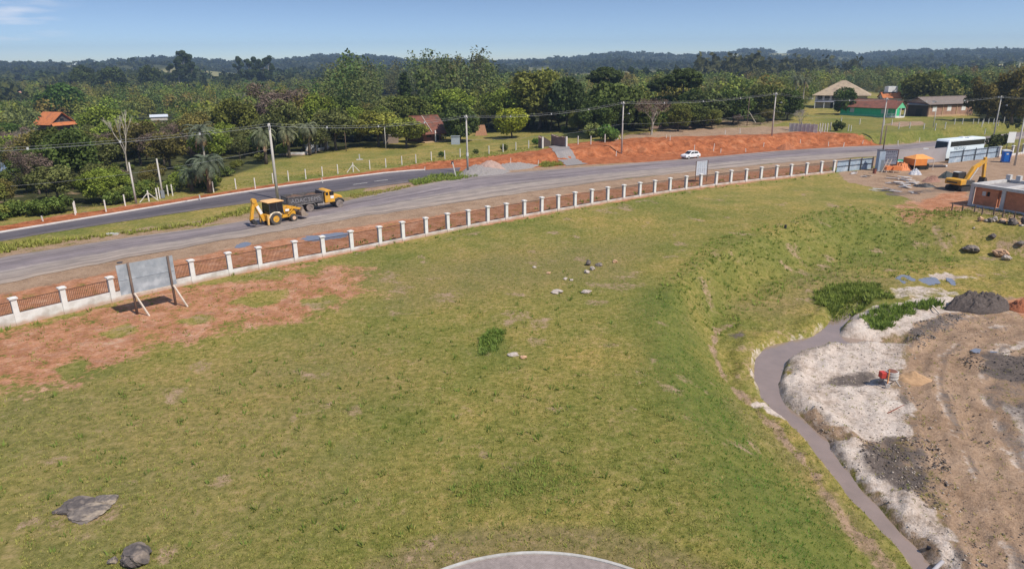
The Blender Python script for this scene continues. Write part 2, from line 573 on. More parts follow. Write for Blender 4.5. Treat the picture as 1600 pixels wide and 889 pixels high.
SAND = [
    ([(1240, 548), (1300, 532), (1410, 541), (1438, 560), (1405, 600), (1440, 640), (1468, 690), (1420, 682), (1350, 690), (1295, 668), (1252, 640), (1228, 610), (1228, 572)], -3, 0.9, 1.5, 0.5, 0.9),
    ([(1290, 690), (1345, 745), (1400, 795), (1450, 848), (1480, 889), (1540, 960), (1580, 960), (1535, 889), (1500, 825), (1455, 780), (1400, 742), (1340, 690)], -3, 0.5, 0.7, 0.7, 0.9),
    ([(1295, 528), (1335, 492), (1420, 468), (1500, 462), (1520, 480), (1450, 500), (1415, 528)], -3, 0.6, 1.0, 0.5, 0.8),
    ([(1230, 655), (1200, 628), (1165, 633), (1250, 668), (1262, 684)], -3.0, 0.25, 0.3, 1.0, 0.9),
    ([(1440, 424), (1480, 420), (1530, 428), (1470, 429)], -2.5, 0.3, 0.3, 1.0, 0.8),
    ([(1575, 640), (1680, 620), (1720, 900), (1640, 900), (1600, 740)], -3, 0.8, 1.2, 0.6, 0.74),
    ([(1500, 545), (1540, 520), (1620, 510), (1620, 545), (1545, 560)], -3, 0.6, 1.0, 0.6, 0.6),
    ([(1510, 860), (1540, 800), (1560, 820), (1580, 889), (1560, 889)], -3, 0.4, 0.6, 0.9, 0.6),
    ([(1380, 452), (1440, 448), (1500, 455), (1500, 462), (1400, 466)], -3, 0.4, 0.6, 0.8, 0.6),
]
SAND.append(([(1310, 530), (1420, 470), (1700, 470), (2000, 560), (2000, 1100), (1500, 960), (1400, 830), (1310, 710), (1240, 640)], -3, 0.8, 0.8, 0.4, 0.27))
DRK_ = ([(1500, 600), (1700, 560), (2000, 700), (2000, 1100), (1700, 960), (1600, 760)], -3, 0.8, 1.0, 0.4, 0.47)
SAND.append(([(1532, 650), (1545, 650), (1585, 790), (1612, 889), (1590, 889), (1558, 790)], -3, 0.3, 0.4, 0.8, 0.55))
DARK = [
    ([(1482, 560), (1520, 548), (1600, 552), (1750, 560), (1750, 605), (1585, 598), (1530, 585)], -3, 0.8, 1.2, 0.6, 0.85),
    ([(1412, 530), (1425, 512), (1455, 496), (1502, 490), (1500, 500), (1470, 515), (1440, 545)], -3, 0.6, 0.8, 0.7, 0.66),
    ([(1335, 690), (1400, 682), (1468, 690), (1478, 750), (1455, 790), (1410, 760), (1365, 735)], -3, 0.9, 1.4, 0.6, 0.66),
    ([(1285, 600), (1290, 585), (1360, 578), (1380, 590), (1340, 605)], -3, 0.5, 0.4, 0.7, 0.6),
    ([(1570, 630), (1640, 600), (1700, 720), (1620, 720)], -3, 0.8, 0.8, 0.5, 0.6),
    ([(1515, 810), (1530, 800), (1550, 830), (1540, 845)], -3, 0.3, 0.3, 0.9, 0.6),
    ([(1420, 415), (1500, 400), (1540, 412), (1500, 422), (1440, 420)], -2.6, 0.6, 0.8, 0.5, 0.35),
    ([(1395, 430), (1500, 425), (1510, 450), (1395, 450)], -3, 0.6, 0.6, 0.5, 0.3),
    ([(1135, 520), (1160, 515), (1170, 525), (1150, 530)], -2.9, 0.3, 0.3, 0.9, 0.5),
    ([(0, 457), (200, 413), (330, 393), (450, 372), (560, 350), (760, 318), (920, 291), (920, 296), (760, 326), (560, 357), (450, 377), (330, 398), (200, 418), (0, 463)], 0, 0.4, 0.5, 0.4, 0.3),
    ([(1380, 300), (1440, 296), (1500, 292), (1510, 299), (1440, 303), (1390, 308)], 0, 0.5, 0.5, 0.5, 0.5),
]
def strip(pts, z, off, w, wt, soft=0.25, amp=0.2):
    c = [Vector((a, b)) for a, b in poly(pts, z)]
    L_, R_ = [], []
    for i, q in enumerate(c):
        t = (c[min(i + 1, len(c) - 1)] - c[max(i - 1, 0)]).normalized()
        n = Vector((-t.y, t.x))
        L_.append(tuple(q + n * (off - w / 2)))
        R_.append(tuple(q + n * (off + w / 2)))
    P_ = L_ + R_[::-1]
    s = sdpoly(gx, gy, P_) + (fbm(gx * 0.9, gy * 0.9, 55) - 0.5) * 2 * amp
    return smooth(s / (2 * soft) + 0.5) * wt
DARK.append(DRK_)
def zsum(L):
    r = np.zeros(gx.shape)
    for k, e in enumerate(L):
        r = np.maximum(r, zone(e[0], e[1], e[2], e[3], e[4], e[5], seed=31 + k))
    return r
zr, zt, zs, zd = zsum(RED), zsum(TAN), zsum(SAND), zsum(DARK)
q = (gD < 70) & (gx > 5)
ssg = np.full(gx.shape, -99.0)
ssg[q] = sdpoly(gx[q], gy[q], STREAM)
zs = np.maximum(zs, np.where((ssg > -0.42) & (ssg < 0.3), 0.12 + 0.55 * fbm(gx * 0.9, gy * 0.9, 91), 0))
zt = np.maximum(zt, np.where((ssg > -1.6) & (ssg < 0.5), 0.55 * fbm(gx * 0.5, gy * 0.5, 93), 0))
for isl in ([(365, 472), (400, 455), (455, 452), (445, 468), (395, 482)], [(45, 486), (95, 476), (112, 490), (60, 500)], [(160, 520), (200, 505), (215, 515), (180, 530)], [(90, 575), (130, 560), (140, 570), (100, 590)], [(270, 500), (320, 490), (330, 500), (290, 510)], [(470, 470), (520, 460), (530, 470), (490, 482)]):
    zr *= 1 - zone(isl, 0, 0.5, 0.7, 0.6, 0.85)
TRACK = [(1640, 503), (1560, 510), (1505, 527), (1470, 558), (1463, 600), (1482, 650), (1510, 720), (1545, 800), (1590, 889), (1630, 960)]
trk = strip(TRACK, -3, 0.0, 4.6, 1.0, 0.9, 1.3)
zs *= 1 - 0.9 * trk
zd *= 1 - 0.8 * trk
zt = np.maximum(zt, trk)
for o_ in (0.0, -2.5, 2.6):
    zs = np.maximum(zs, strip(TRACK, -3, o_, 0.7, 0.44, 0.3, 0.5))
    zd = np.maximum(zd, strip(TRACK, -3, o_ + 0.25, 0.6, 0.50, 0.3, 0.5))
for o_ in (-1.15, 1.2):
    wp = strip(TRACK, -3, o_, 1.0, 1.0, 0.25, 0.2)
    zs *= 1 - wp
    zd *= 1 - wp
    gz = gz - 0.10 * wp
    zd = np.maximum(zd, strip(TRACK, -3, o_ - 0.5, 0.16, 0.5, 0.1, 0.1))
zt = np.maximum(zt, strip([(1150, 500), (1120, 517), (1112, 545), (1130, 590), (1165, 625), (1215, 672), (1290, 770)], -2.9, 0, 0.7, 0.62, 0.3, 0.5))
zd = np.maximum(zd, strip([(1150, 500), (1120, 517), (1112, 545), (1130, 590), (1165, 625)], -2.9, 0.1, 0.3, 0.4, 0.2, 0.2))
dark_line = strip([(700, 850), (712, 800), (720, 760), (722, 720)], 0, 0, 0.5, 0.5, 0.3, 0.3)
# bare soil tends to break up into the grass: low weights over the field
fieldm = (gD < 130) & (gy < 110)
bare = fbm(gx * 0.45, gy * 0.45, 77, 5)
zt = np.maximum(zt, np.where(fieldm, np.clip((bare - 0.565) * 3.0, 0, 0.5), 0))
# grass colouring: lush and dry
lush = zone([(1000, 470), (1060, 460), (1100, 520), (1150, 620), (1230, 700), (1320, 800), (1350, 889), (1180, 889), (1100, 760), (1050, 640), (1010, 560)], -0.8, 2.0, 1.5, 0.2, 0.75)
lush = np.maximum(lush, dark_line)
lush = np.maximum(lush, zone([(1050, 440), (1130, 395), (1300, 345), (1500, 350), (1450, 380), (1250, 410), (1100, 470)], -1, 2.0, 1.5, 0.2, 0.4))
lush = np.maximum(lush, zone([(700, 770), (850, 715), (940, 740), (900, 790), (740, 800)], 0, 1.5, 1.5, 0.4, 0.6))
lush = np.maximum(lush, zone([(1268, 460), (1300, 445), (1370, 445), (1390, 465), (1330, 490), (1300, 495)], -3, 1.0, 0.8, 0.4, 0.8))
lush = np.maximum(lush, zone([(1345, 505), (1380, 480), (1460, 470), (1470, 480), (1400, 500), (1370, 520)], -3, 0.6, 0.8, 0.6, 0.8))
lush = np.maximum(lush, zone([(748, 555), (752, 525), (775, 512), (792, 530), (785, 556)], 0, 0.6, 0.4, 0.8, 1.0))
lush = np.maximum(lush, 0.5 * zone([(1280, 185), (1420, 190), (1600, 190), (1600, 212), (1450, 216), (1280, 208)], 2, 3, 1.5, 0.2))
dry = zone([(560, 889), (640, 850), (740, 828), (840, 822), (950, 828), (1040, 850), (1120, 889), (1200, 960), (500, 960)], 0, 0.5, 0.3, 0.4, 0.95)
dry = np.maximum(dry, zone([(560, 430), (760, 390), (1000, 370), (1000, 430), (800, 470), (600, 480)], 0, 4, 3, 0.15, 0.5))
dry = np.maximum(dry, zone([(1150, 480), (1300, 420), (1420, 440), (1350, 450), (1220, 500)], -3, 2, 1.5, 0.2, 0.55))
dry = np.maximum(dry, zone([(-100, 640), (300, 560), (560, 520), (620, 600), (500, 760), (300, 889), (-100, 960)], 0, 5, 4, 0.12, 0.45))
dry = np.maximum(dry, zone([(1150, 640), (1260, 720), (1340, 800), (1420, 889), (1360, 889), (1230, 740)], -2.8, 1.2, 1.5, 0.3, 0.6))
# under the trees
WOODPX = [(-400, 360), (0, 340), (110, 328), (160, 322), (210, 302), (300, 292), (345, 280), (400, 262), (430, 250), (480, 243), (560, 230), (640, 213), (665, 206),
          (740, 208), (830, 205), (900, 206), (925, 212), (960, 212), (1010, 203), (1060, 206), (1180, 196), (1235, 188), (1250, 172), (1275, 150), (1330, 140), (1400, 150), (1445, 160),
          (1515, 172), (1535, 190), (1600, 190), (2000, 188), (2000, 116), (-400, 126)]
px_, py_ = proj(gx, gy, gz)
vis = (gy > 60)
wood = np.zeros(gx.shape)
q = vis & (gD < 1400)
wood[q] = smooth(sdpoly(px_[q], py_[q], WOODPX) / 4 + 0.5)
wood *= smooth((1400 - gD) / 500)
# far country: forest with pale fields
far = smooth((gD - 700) / 300)
fld = fbm(gx / 260, gy / 260, 51, 4)
pale = far * smooth((fld - 0.575) / 0.05) * 0.7 * (gD < 1900)
FIELDS = [[(860, 128), (900, 117), (1000, 112), (1100, 115), (1130, 122), (1000, 127), (930, 133)], [(1262, 120), (1300, 112), (1370, 113), (1372, 122), (1300, 126)], [(1135, 90), (1150, 85), (1160, 86), (1156, 90)],
          [(1195, 87), (1215, 84), (1240, 86), (1235, 91), (1205, 91)], [(1450, 110), (1600, 98), (1600, 102), (1470, 113)], [(98, 106), (118, 102), (122, 105), (112, 109)], [(330, 122), (380, 119), (385, 123), (330, 126)], [(5, 122), (18, 116), (20, 124), (8, 128)],
          [(805, 112), (850, 108), (880, 112), (850, 118)], [(1280, 97), (1300, 94), (1350, 93), (1340, 96)]]
q = vis & (gD > 600)
for fpx in FIELDS:
    pale[q] = np.maximum(pale[q], smooth(sdpoly(px_[q], py_[q], fpx) / 3 + 0.5))
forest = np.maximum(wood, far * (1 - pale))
pale = pale * (gD > 600)

gme = bpy.data.meshes.new("ground")
ii = np.arange(nr * nc).reshape(nr, nc)
faces = np.stack([ii[:-1, :-1], ii[:-1, 1:], ii[1:, 1:], ii[1:, :-1]], -1).reshape(-1, 4)[:, ::-1]
ground_mesh = np_mesh("ground", np.stack([gx, gy, gz], 1), faces, None, None, True)
deep = zone([(-50, 352), (120, 326), (300, 301), (400, 286), (640, 254), (760, 244), (880, 228), (960, 222), (1060, 216), (1260, 208), (1480, 215), (1500, 224), (1400, 231), (1200, 244), (960, 256), (760, 268), (600, 276), (400, 303), (200, 336), (0, 369), (-50, 378)], 0.6, 1, 0.5, 0.3, 1.0)
deep = np.maximum(deep, zone([(-100, 485), (0, 455), (320, 393), (560, 350), (720, 328), (720, 358), (500, 408), (300, 445), (100, 494), (-100, 550)], 0, 1, 0.5, 0.3, 0.12))
z0_ = np.zeros(gx.shape)
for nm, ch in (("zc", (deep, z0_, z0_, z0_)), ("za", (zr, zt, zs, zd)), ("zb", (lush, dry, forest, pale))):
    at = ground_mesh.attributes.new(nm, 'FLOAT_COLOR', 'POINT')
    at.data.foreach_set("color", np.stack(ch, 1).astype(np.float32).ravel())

def ground_material():
    m = bpy.data.materials.new("ground_cover")
    m.use_nodes = True
    n, l = m.node_tree.nodes, m.node_tree.links
    b = n["Principled BSDF"]
    b.inputs["Roughness"].default_value = 0.95
    b.inputs["Specular IOR Level"].default_value = 0.1
    geo = n.new("ShaderNodeNewGeometry")
    pos = geo.outputs["Position"]
    def noise(sc, det=5, rough=0.6):
        t = n.new("ShaderNodeTexNoise")
        t.inputs["Scale"].default_value = sc
        t.inputs["Detail"].default_value = det
        t.inputs["Roughness"].default_value = rough
        l.new(pos, t.inputs["Vector"])
        return t.outputs[0]
    def ramp(src, stops):
        r = n.new("ShaderNodeValToRGB")
        e = r.color_ramp.elements
        e[0].position, e[0].color = stops[0][0], tuple(stops[0][1]) + (1,)
        e[1].position, e[1].color = stops[-1][0], tuple(stops[-1][1]) + (1,)
        for p, c in stops[1:-1]:
            k = e.new(p)
            k.color = tuple(c) + (1,)
        l.new(src, r.inputs[0])
        return r.outputs[0]
    def math_(op, a, c):
        t = n.new("ShaderNodeMath")
        t.operation = op
        for i, vv in enumerate((a, c)):
            if isinstance(vv, (int, float)): t.inputs[i].default_value = vv
            else: l.new(vv, t.inputs[i])
        return t.outputs[0]
    def mixc(fac, a, c, blend='MIX'):
        t = n.new("ShaderNodeMixRGB")
        t.blend_type = blend
        for i, vv in ((0, fac), (1, a), (2, c)):
            if isinstance(vv, (int, float)): t.inputs[i].default_value = vv
            elif isinstance(vv, tuple): t.inputs[i].default_value = vv + (1,)
            else: l.new(vv, t.inputs[i])
        return t.outputs[0]
    def attr(nm):
        a = n.new("ShaderNodeAttribute")
        a.attribute_name = nm
        s = n.new("ShaderNodeSeparateColor")
        l.new(a.outputs["Color"], s.inputs[0])
        return s.outputs[0], s.outputs[1], s.outputs[2], a.outputs["Alpha"]
    r_, t_, s_, d_ = attr("za")
    lu, dr, fo, pa = attr("zb")
    nbig, nmid, nfin, nclump, nmic = noise(0.07, 4), noise(0.45, 5, 0.7), noise(2.6, 6, 0.7), noise(1.1, 5, 0.65), noise(9.0, 4, 0.7)
    edge = mixc(0.45, nmid, nfin)
    def mask(w, amp=0.9, width=0.16):
        a = math_('ADD', w, math_('MULTIPLY', math_('SUBTRACT', edge, 0.5), amp * 1.6))
        mr = n.new("ShaderNodeMapRange")
        mr.interpolation_type = 'SMOOTHSTEP'
        mr.inputs["From Min"].default_value = 0.5 - width
        mr.inputs["From Max"].default_value = 0.5 + width
        l.new(a, mr.inputs["Value"])
        return mr.outputs[0]
    g = ramp(mixc(0.55, mixc(0.35, nmid, nclump), nfin), [(0.34, (0.115, 0.135, 0.032)), (0.44, (0.200, 0.200, 0.054)), (0.53, (0.265, 0.240, 0.082)), (0.60, (0.315, 0.255, 0.125)), (0.70, (0.37, 0.28, 0.175))])
    g2 = ramp(mixc(0.5, nfin, nmic), [(0.36, (0.60, 0.64, 0.56)), (0.62, (1.25, 1.2, 1.15))])
    g = mixc(0.85, g, g2, 'MULTIPLY')
    big = ramp(nbig, [(0.36, (0.70, 0.80, 0.66)), (0.5, (0.98, 0.95, 0.92)), (0.64, (1.22, 1.06, 1.06))])
    g = mixc(1.0, g, big, 'MULTIPLY')
    nb2 = noise(0.21, 5, 0.7)
    g = mixc(1.0, g, ramp(nb2, [(0.36, (0.80, 0.86, 0.74)), (0.64, (1.16, 1.05, 1.06))]), 'MULTIPLY')
    lushc = ramp(nclump, [(0.35, (0.065, 0.095, 0.022)), (0.6, (0.135, 0.155, 0.036))])
    g = mixc(math_('MULTIPLY', lu, math_('ADD', 0.45, nmid)), g, lushc)
    dryc = ramp(nfin, [(0.35, (0.14, 0.115, 0.05)), (0.6, (0.26, 0.20, 0.095))])
    g = mixc(math_('MULTIPLY', dr, math_('ADD', 0.4, nmid)), g, dryc)
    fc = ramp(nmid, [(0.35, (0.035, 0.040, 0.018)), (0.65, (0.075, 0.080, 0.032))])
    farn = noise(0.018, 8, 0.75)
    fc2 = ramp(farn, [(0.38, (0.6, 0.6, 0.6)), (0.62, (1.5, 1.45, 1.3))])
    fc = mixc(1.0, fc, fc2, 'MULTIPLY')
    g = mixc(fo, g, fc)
    pc = ramp(farn, [(0.35, (0.17, 0.18, 0.07)), (0.65, (0.32, 0.28, 0.15))])
    g = mixc(pa, g, pc)
    fine = ramp(nmic, [(0.3, (0.72, 0.72, 0.72)), (0.7, (1.22, 1.22, 1.22))])
    tc = ramp(edge, [(0.35, (0.21, 0.135, 0.086)), (0.50, (0.33, 0.222, 0.148)), (0.66, (0.41, 0.288, 0.20))])
    g = mixc(mask(t_), g, mixc(1.0, tc, fine, 'MULTIPLY'))
    rc = ramp(edge, [(0.34, (0.28, 0.115, 0.058)), (0.48, (0.40, 0.185, 0.098)), (0.56, (0.44, 0.235, 0.145)), (0.66, (0.47, 0.31, 0.215))])
    rc = mixc(0.75, rc, ramp(noise(0.8, 8, 0.72), [(0.40, (0.74, 0.68, 0.66)), (0.58, (1.18, 1.18, 1.18))]), 'MULTIPLY')
    deep_, _, _, _ = attr('zc')
    rc2 = mixc(0.85, ramp(edge, [(0.34, (0.26, 0.085, 0.036)), (0.5, (0.40, 0.135, 0.056)), (0.66, (0.46, 0.21, 0.11))]), ramp(noise(0.8, 8, 0.72), [(0.40, (0.55, 0.50, 0.48)), (0.58, (1.1, 1.1, 1.1))]), 'MULTIPLY')
    rc = mixc(deep_, rc, rc2)
    g = mixc(mask(r_, 1.9), g, mixc(0.8, rc, fine, 'MULTIPLY'))
    sc_ = ramp(edge, [(0.34, (0.24, 0.185, 0.145)), (0.43, (0.42, 0.335, 0.275)), (0.51, (0.54, 0.45, 0.385)), (0.66, (0.64, 0.56, 0.49))])
    g = mixc(mask(s_), g, mixc(0.8, sc_, fine, 'MULTIPLY'))
    nbr = noise(1.2, 9, 0.78)
    g = mixc(math_('MULTIPLY', math_('MULTIPLY', mask(s_), ramp(nbr, [(0.50, (0, 0, 0)), (0.62, (1, 1, 1))])), 0.6), g, mixc(1.0, ramp(nfin, [(0.35, (0.15, 0.115, 0.09)), (0.65, (0.32, 0.25, 0.20))]), fine, 'MULTIPLY'))
    dc = ramp(edge, [(0.35, (0.060, 0.049, 0.045)), (0.65, (0.175, 0.14, 0.12))])
    g = mixc(mask(d_), g, mixc(0.9, dc, fine, 'MULTIPLY'))
    l.new(g, b.inputs["Base Color"])
    bp = n.new("ShaderNodeBump")
    bp.inputs["Strength"].default_value = 0.85
    bp.inputs["Distance"].default_value = 0.2
    l.new(mixc(0.35, nfin, nmic), bp.inputs["Height"])
    l.new(bp.outputs[0], b.inputs["Normal"])
    return m

ground_mesh.materials.append(ground_material())
ground = link("ground", ground_mesh)
tag(ground, "green and bare red earth field, banks and wooded hills", "ground", kind="structure")

# ------------------------------------------------------------------ roads
def resample(pts, step):
    pts = [Vector((p[0], p[1])) for p in pts]
    # smooth with Catmull-Rom then even steps
    out = []
    n = len(pts)
    for i in range(n - 1):
        p0, p1, p2, p3 = pts[max(i - 1, 0)], pts[i], pts[i + 1], pts[min(i + 2, n - 1)]
        k = max(2, int((p2 - p1).length / step))
        for j in range(k):
            t = j / k
            out.append(0.5 * ((2 * p1) + (p2 - p0) * t + (2 * p0 - 5 * p1 + 4 * p2 - p3) * t * t + (3 * p1 - p0 - 3 * p2 + p3) * t ** 3))
    out.append(pts[-1])
    return out

def ribbon(name, left, right, m, zoff, n=400, cross=12, ragL=0.0, ragR=0.0, seed=0, below=0.0):
    """sheet between two world polylines; u along, v across kept in the attribute 'uvr'"""
    def even(p):
        p = resample(p, 1.0)
        L = [0]
        for a, b in zip(p, p[1:]): L.append(L[-1] + (b - a).length)
        s = np.linspace(0, L[-1], n)
        return np.stack([np.interp(s, L, [q.x for q in p]), np.interp(s, L, [q.y for q in p])], 1), s
    a, s = even(left)
    b, _ = even(right)
    ra = (fbm(s * 0.35, s * 0 + seed, 5) - 0.5) * 2 * ragL
    rb = (fbm(s * 0.35, s * 0 + seed + 9, 6) - 0.5) * 2 * ragR
    d = (b - a) / np.linalg.norm(b - a, axis=1)[:, None]
    a = a + d * ra[:, None]
    b = b + d * rb[:, None]
    t = np.linspace(0, 1, cross)
    X = a[:, None, 0] * (1 - t) + b[:, None, 0] * t
    Y = a[:, None, 1] * (1 - t) + b[:, None, 1] * t
    Z = zfun(X.ravel(), Y.ravel()).reshape(X.shape) + zoff
    v = np.stack([X, Y, Z], -1).reshape(-1, 3)
    ii = np.arange(n * cross).reshape(n, cross)
    f = np.stack([ii[:-1, :-1], ii[1:, :-1], ii[1:, 1:], ii[:-1, 1:]], -1).reshape(-1, 4)
    uv = np.zeros((n * cross, 3))
    uv[:, 0] = np.repeat(s, cross)
    uv[:, 1] = np.tile(t, n)
    me = np_mesh(name, v, f, m, uv, True)
    return me

def asphalt(name, stops, rough=0.85, streak=1.0):
    """stops: colours across the road (v 0..1)"""
    m = bpy.data.materials.new(name)
    m.use_nodes = True
    n, l = m.node_tree.nodes, m.node_tree.links
    b = n["Principled BSDF"]
    b.inputs["Roughness"].default_value = rough
    b.inputs["Specular IOR Level"].default_value = 0.2
    a = n.new("ShaderNodeAttribute")
    a.attribute_name = "tint"
    mp = n.new("ShaderNodeMapping")
    mp.inputs["Scale"].default_value = (0.05, 14.0, 1)
    l.new(a.outputs["Vector"], mp.inputs[0])
    n1 = n.new("ShaderNodeTexNoise")
    n1.inputs["Scale"].default_value = 1.0
    n1.inputs["Detail"].default_value = 6
    n1.inputs["Roughness"].default_value = 0.6
    l.new(mp.outputs[0], n1.inputs["Vector"])
    geo = n.new("ShaderNodeNewGeometry")
    n2 = n.new("ShaderNodeTexNoise")
    n2.inputs["Scale"].default_value = 0.5
    n2.inputs["Detail"].default_value = 7
    n2.inputs["Roughness"].default_value = 0.7
    l.new(geo.outputs["Position"], n2.inputs["Vector"])
    sx_ = n.new("ShaderNodeSeparateXYZ")
    l.new(a.outputs["Vector"], sx_.inputs[0])
    # wobble v with noise so bands are not ruled lines
    m1 = n.new("ShaderNodeMath"); m1.operation = 'MULTIPLY_ADD'
    l.new(n2.outputs[0], m1.inputs[0]); m1.inputs[1].default_value = 0.16
    l.new(sx_.outputs[1], m1.inputs[2])
    m2 = n.new("ShaderNodeMath"); m2.operation = 'SUBTRACT'
    l.new(m1.outputs[0], m2.inputs[0]); m2.inputs[1].default_value = 0.08
    rp = n.new("ShaderNodeValToRGB")
    e = rp.color_ramp.elements
    e[0].position, e[0].color = stops[0][0], tuple(stops[0][1]) + (1,)
    e[1].position, e[1].color = stops[-1][0], tuple(stops[-1][1]) + (1,)
    for p, c in stops[1:-1]:
        k = e.new(p); k.color = tuple(c) + (1,)
    l.new(m2.outputs[0], rp.inputs[0])
    r2 = n.new("ShaderNodeValToRGB")
    r2.color_ramp.elements[0].position, r2.color_ramp.elements[1].position = 0.36, 0.66
    r2.color_ramp.elements[0].color = (0.62, 0.60, 0.60, 1)
    r2.color_ramp.elements[1].color = (1.22, 1.2, 1.17, 1)
    l.new(n1.outputs[0], r2.inputs[0])
    mx = n.new("ShaderNodeMixRGB"); mx.blend_type = 'MULTIPLY'; mx.inputs[0].default_value = streak
    l.new(rp.outputs[0], mx.inputs[1]); l.new(r2.outputs[0], mx.inputs[2])
    r3 = n.new("ShaderNodeValToRGB")
    r3.color_ramp.elements[0].position, r3.color_ramp.elements[1].position = 0.3, 0.7
    r3.color_ramp.elements[0].color = (0.8, 0.8, 0.8, 1)
    r3.color_ramp.elements[1].color = (1.15, 1.13, 1.1, 1)
    l.new(n2.outputs[0], r3.inputs[0])
    my = n.new("ShaderNodeMixRGB"); my.blend_type = 'MULTIPLY'; my.inputs[0].default_value = 1
    l.new(mx.outputs[0], my.inputs[1]); l.new(r3.outputs[0], my.inputs[2])
    l.new(my.outputs[0], b.inputs["Base Color"])
    bp = n.new("ShaderNodeBump")
    bp.inputs["Strength"].default_value = 0.25
    bp.inputs["Distance"].default_value = 0.02
    n4 = n.new("ShaderNodeTexNoise"); n4.inputs["Scale"].default_value = 25
    l.new(geo.outputs["Position"], n4.inputs["Vector"])
    l.new(n4.outputs[0], bp.inputs["Height"]); l.new(bp.outputs[0], b.inputs["Normal"])
    return m

rf = poly([(-160, 432), (0, 403), (189, 373), (400, 342), (681, 285), (762, 273), (920, 261), (1062, 249.5), (1220, 236), (1319, 230), (1400, 226.5), (1480, 219.5), (1550, 212.5), (1600, 206), (1800, 184)])
rn = poly([(-160, 478), (0, 444), (201, 403), (400, 368), (600, 334), (762, 310), (920, 287), (1062, 271), (1220, 255), (1319, 248), (1400, 243), (1480, 234), (1550, 225), (1600, 217), (1800, 193)])
road_m = asphalt("worn_asphalt", [(0.0, (0.30, 0.245, 0.215)), (0.06, (0.27, 0.235, 0.23)), (0.2, (0.24, 0.208, 0.215)), (0.42, (0.222, 0.192, 0.205)), (0.54, (0.245, 0.213, 0.217)), (0.62, (0.32, 0.278, 0.252)), (0.82, (0.33, 0.28, 0.25)), (1.0, (0.32, 0.262, 0.22))])
road = link("road", ribbon("road", rf, rn, road_m, 0.035, 500, 14, 0.25, 0.6, 3))
tag(road, "worn grey asphalt main road with dusty shoulder", "road", kind="structure")

r2f = poly([(-160, 391), (0, 364), (200, 331), (400, 298), (600, 271), (664, 266), (720, 262)])
r2n = poly([(-160, 404), (0, 377), (190, 347), (380, 319), (590, 292), (650, 284), (715, 273)])
new_m = asphalt("fresh_asphalt", [(0.0, (0.19, 0.17, 0.18)), (0.3, (0.125, 0.113, 0.128)), (0.7, (0.108, 0.098, 0.112)), (1.0, (0.18, 0.155, 0.15))], 0.7)
side_road = link("service_road", ribbon("service_road", r2f, r2n, new_m, 0.035, 300, 10, 0.0, 0.3, 8))
tag(side_road, "new dark asphalt service road with pale edge kerb", "road", kind="structure")
white_p = mat("road_paint", (0.74, 0.72, 0.68), (0.5, 0.46, 0.42), 3.0, 0.7)
conc = mat("concrete", (0.50, 0.48, 0.45), (0.36, 0.34, 0.31), 2.5, 0.85, bump=0.2)
kf = [Vector(p) for p in resample(poly([(-160, 391), (0, 364), (200, 331), (400, 298), (600, 271), (664, 266)]), 3.0)]
kb = MB()
for a, b in zip(kf, kf[1:]):
    kb.bar((a.x, a.y, zat(a.x, a.y) + 0.06), (b.x, b.y, zat(b.x, b.y) + 0.06), 0.34, 0.20)
kerb = kb.build("kerb", mat("pale_kerb", (0.68, 0.65, 0.62), (0.55, 0.5, 0.46), 1.0, 0.85))
tag(kerb, "pale concrete kerb along the service road", "kerb", kind="structure")
lm = MB()
a, b = at_z(555, 292), at_z(596, 283)
for (p, q) in (((552, 289), (574, 286)), ((585, 284), (606, 281.5))):
    a, b = at_z(*p), at_z(*q)
    lm.bar((a[0], a[1], 0.043), (b[0], b[1], 0.043), 0.16, 0.012)
tag(lm.build("road_marking", white_p), "white lane dashes on the new service road", "road marking", kind="structure")

# paved turning circle in the foreground
pave = MB()
cc = at_z(834, 862)
cx, cy, rad = cc[0], cc[1] - 7.4, 7.05
ring = [(cx + rad * math.cos(t), cy + rad * math.sin(t)) for t in np.linspace(0, 2 * math.pi, 97)[:-1]]
zc = max(zat(*p) for p in ring) + 0.05
pave.add([(x, y, zc) for x, y in ring], [tuple(range(96))])
def paver_mat():
    m = mat("pavers", (0.36, 0.30, 0.28), (0.27, 0.225, 0.21), 4, 0.9)
    n, l = m.node_tree.nodes, m.node_tree.links
    tc = n.new("ShaderNodeTexCoord")
    br = n.new("ShaderNodeTexBrick")
    br.inputs["Scale"].default_value = 5.0
    br.inputs["Color1"].default_value = (1, 1, 1, 1); br.inputs["Color2"].default_value = (0.86, 0.86, 0.86, 1); br.inputs["Mortar"].default_value = (0.6, 0.58, 0.56, 1)
    br.inputs["Mortar Size"].default_value = 0.025
    l.new(tc.outputs["Object"], br.inputs["Vector"])
    b = n["Principled BSDF"]
    src = b.inputs["Base Color"].links[0].from_socket
    mx = n.new("ShaderNodeMixRGB"); mx.blend_type = 'MULTIPLY'; mx.inputs[0].default_value = 1
    l.new(src, mx.inputs[1]); l.new(br.outputs[0], mx.inputs[2]); l.new(mx.outputs[0], b.inputs["Base Color"])
    return m
tag(pave.build("paved_circle", paver_mat()), "round paved turning area of small grey blocks", "pavement", kind="structure")
kk = MB()
for i in range(96):
    a0, a1 = 2 * math.pi * i / 96, 2 * math.pi * (i + 1) / 96
    for r0, r1, z0, z1 in ((rad, rad + 0.13, 0, 0),):
        P4 = [(cx + r * math.cos(a), cy + r * math.sin(a)) for r, a in ((r0, a0), (r1, a0), (r1, a1), (r0, a1))]
        kk.add([(x, y, zc - 0.3) for x, y in P4] + [(x, y, zc + 0.05) for x, y in P4], [(4, 5, 6, 7), (1, 2, 6, 5), (3, 0, 4, 7)])
tag(kk.build("circle_kerb", conc), "round concrete kerb edging the paved turning area", "kerb", kind="structure")

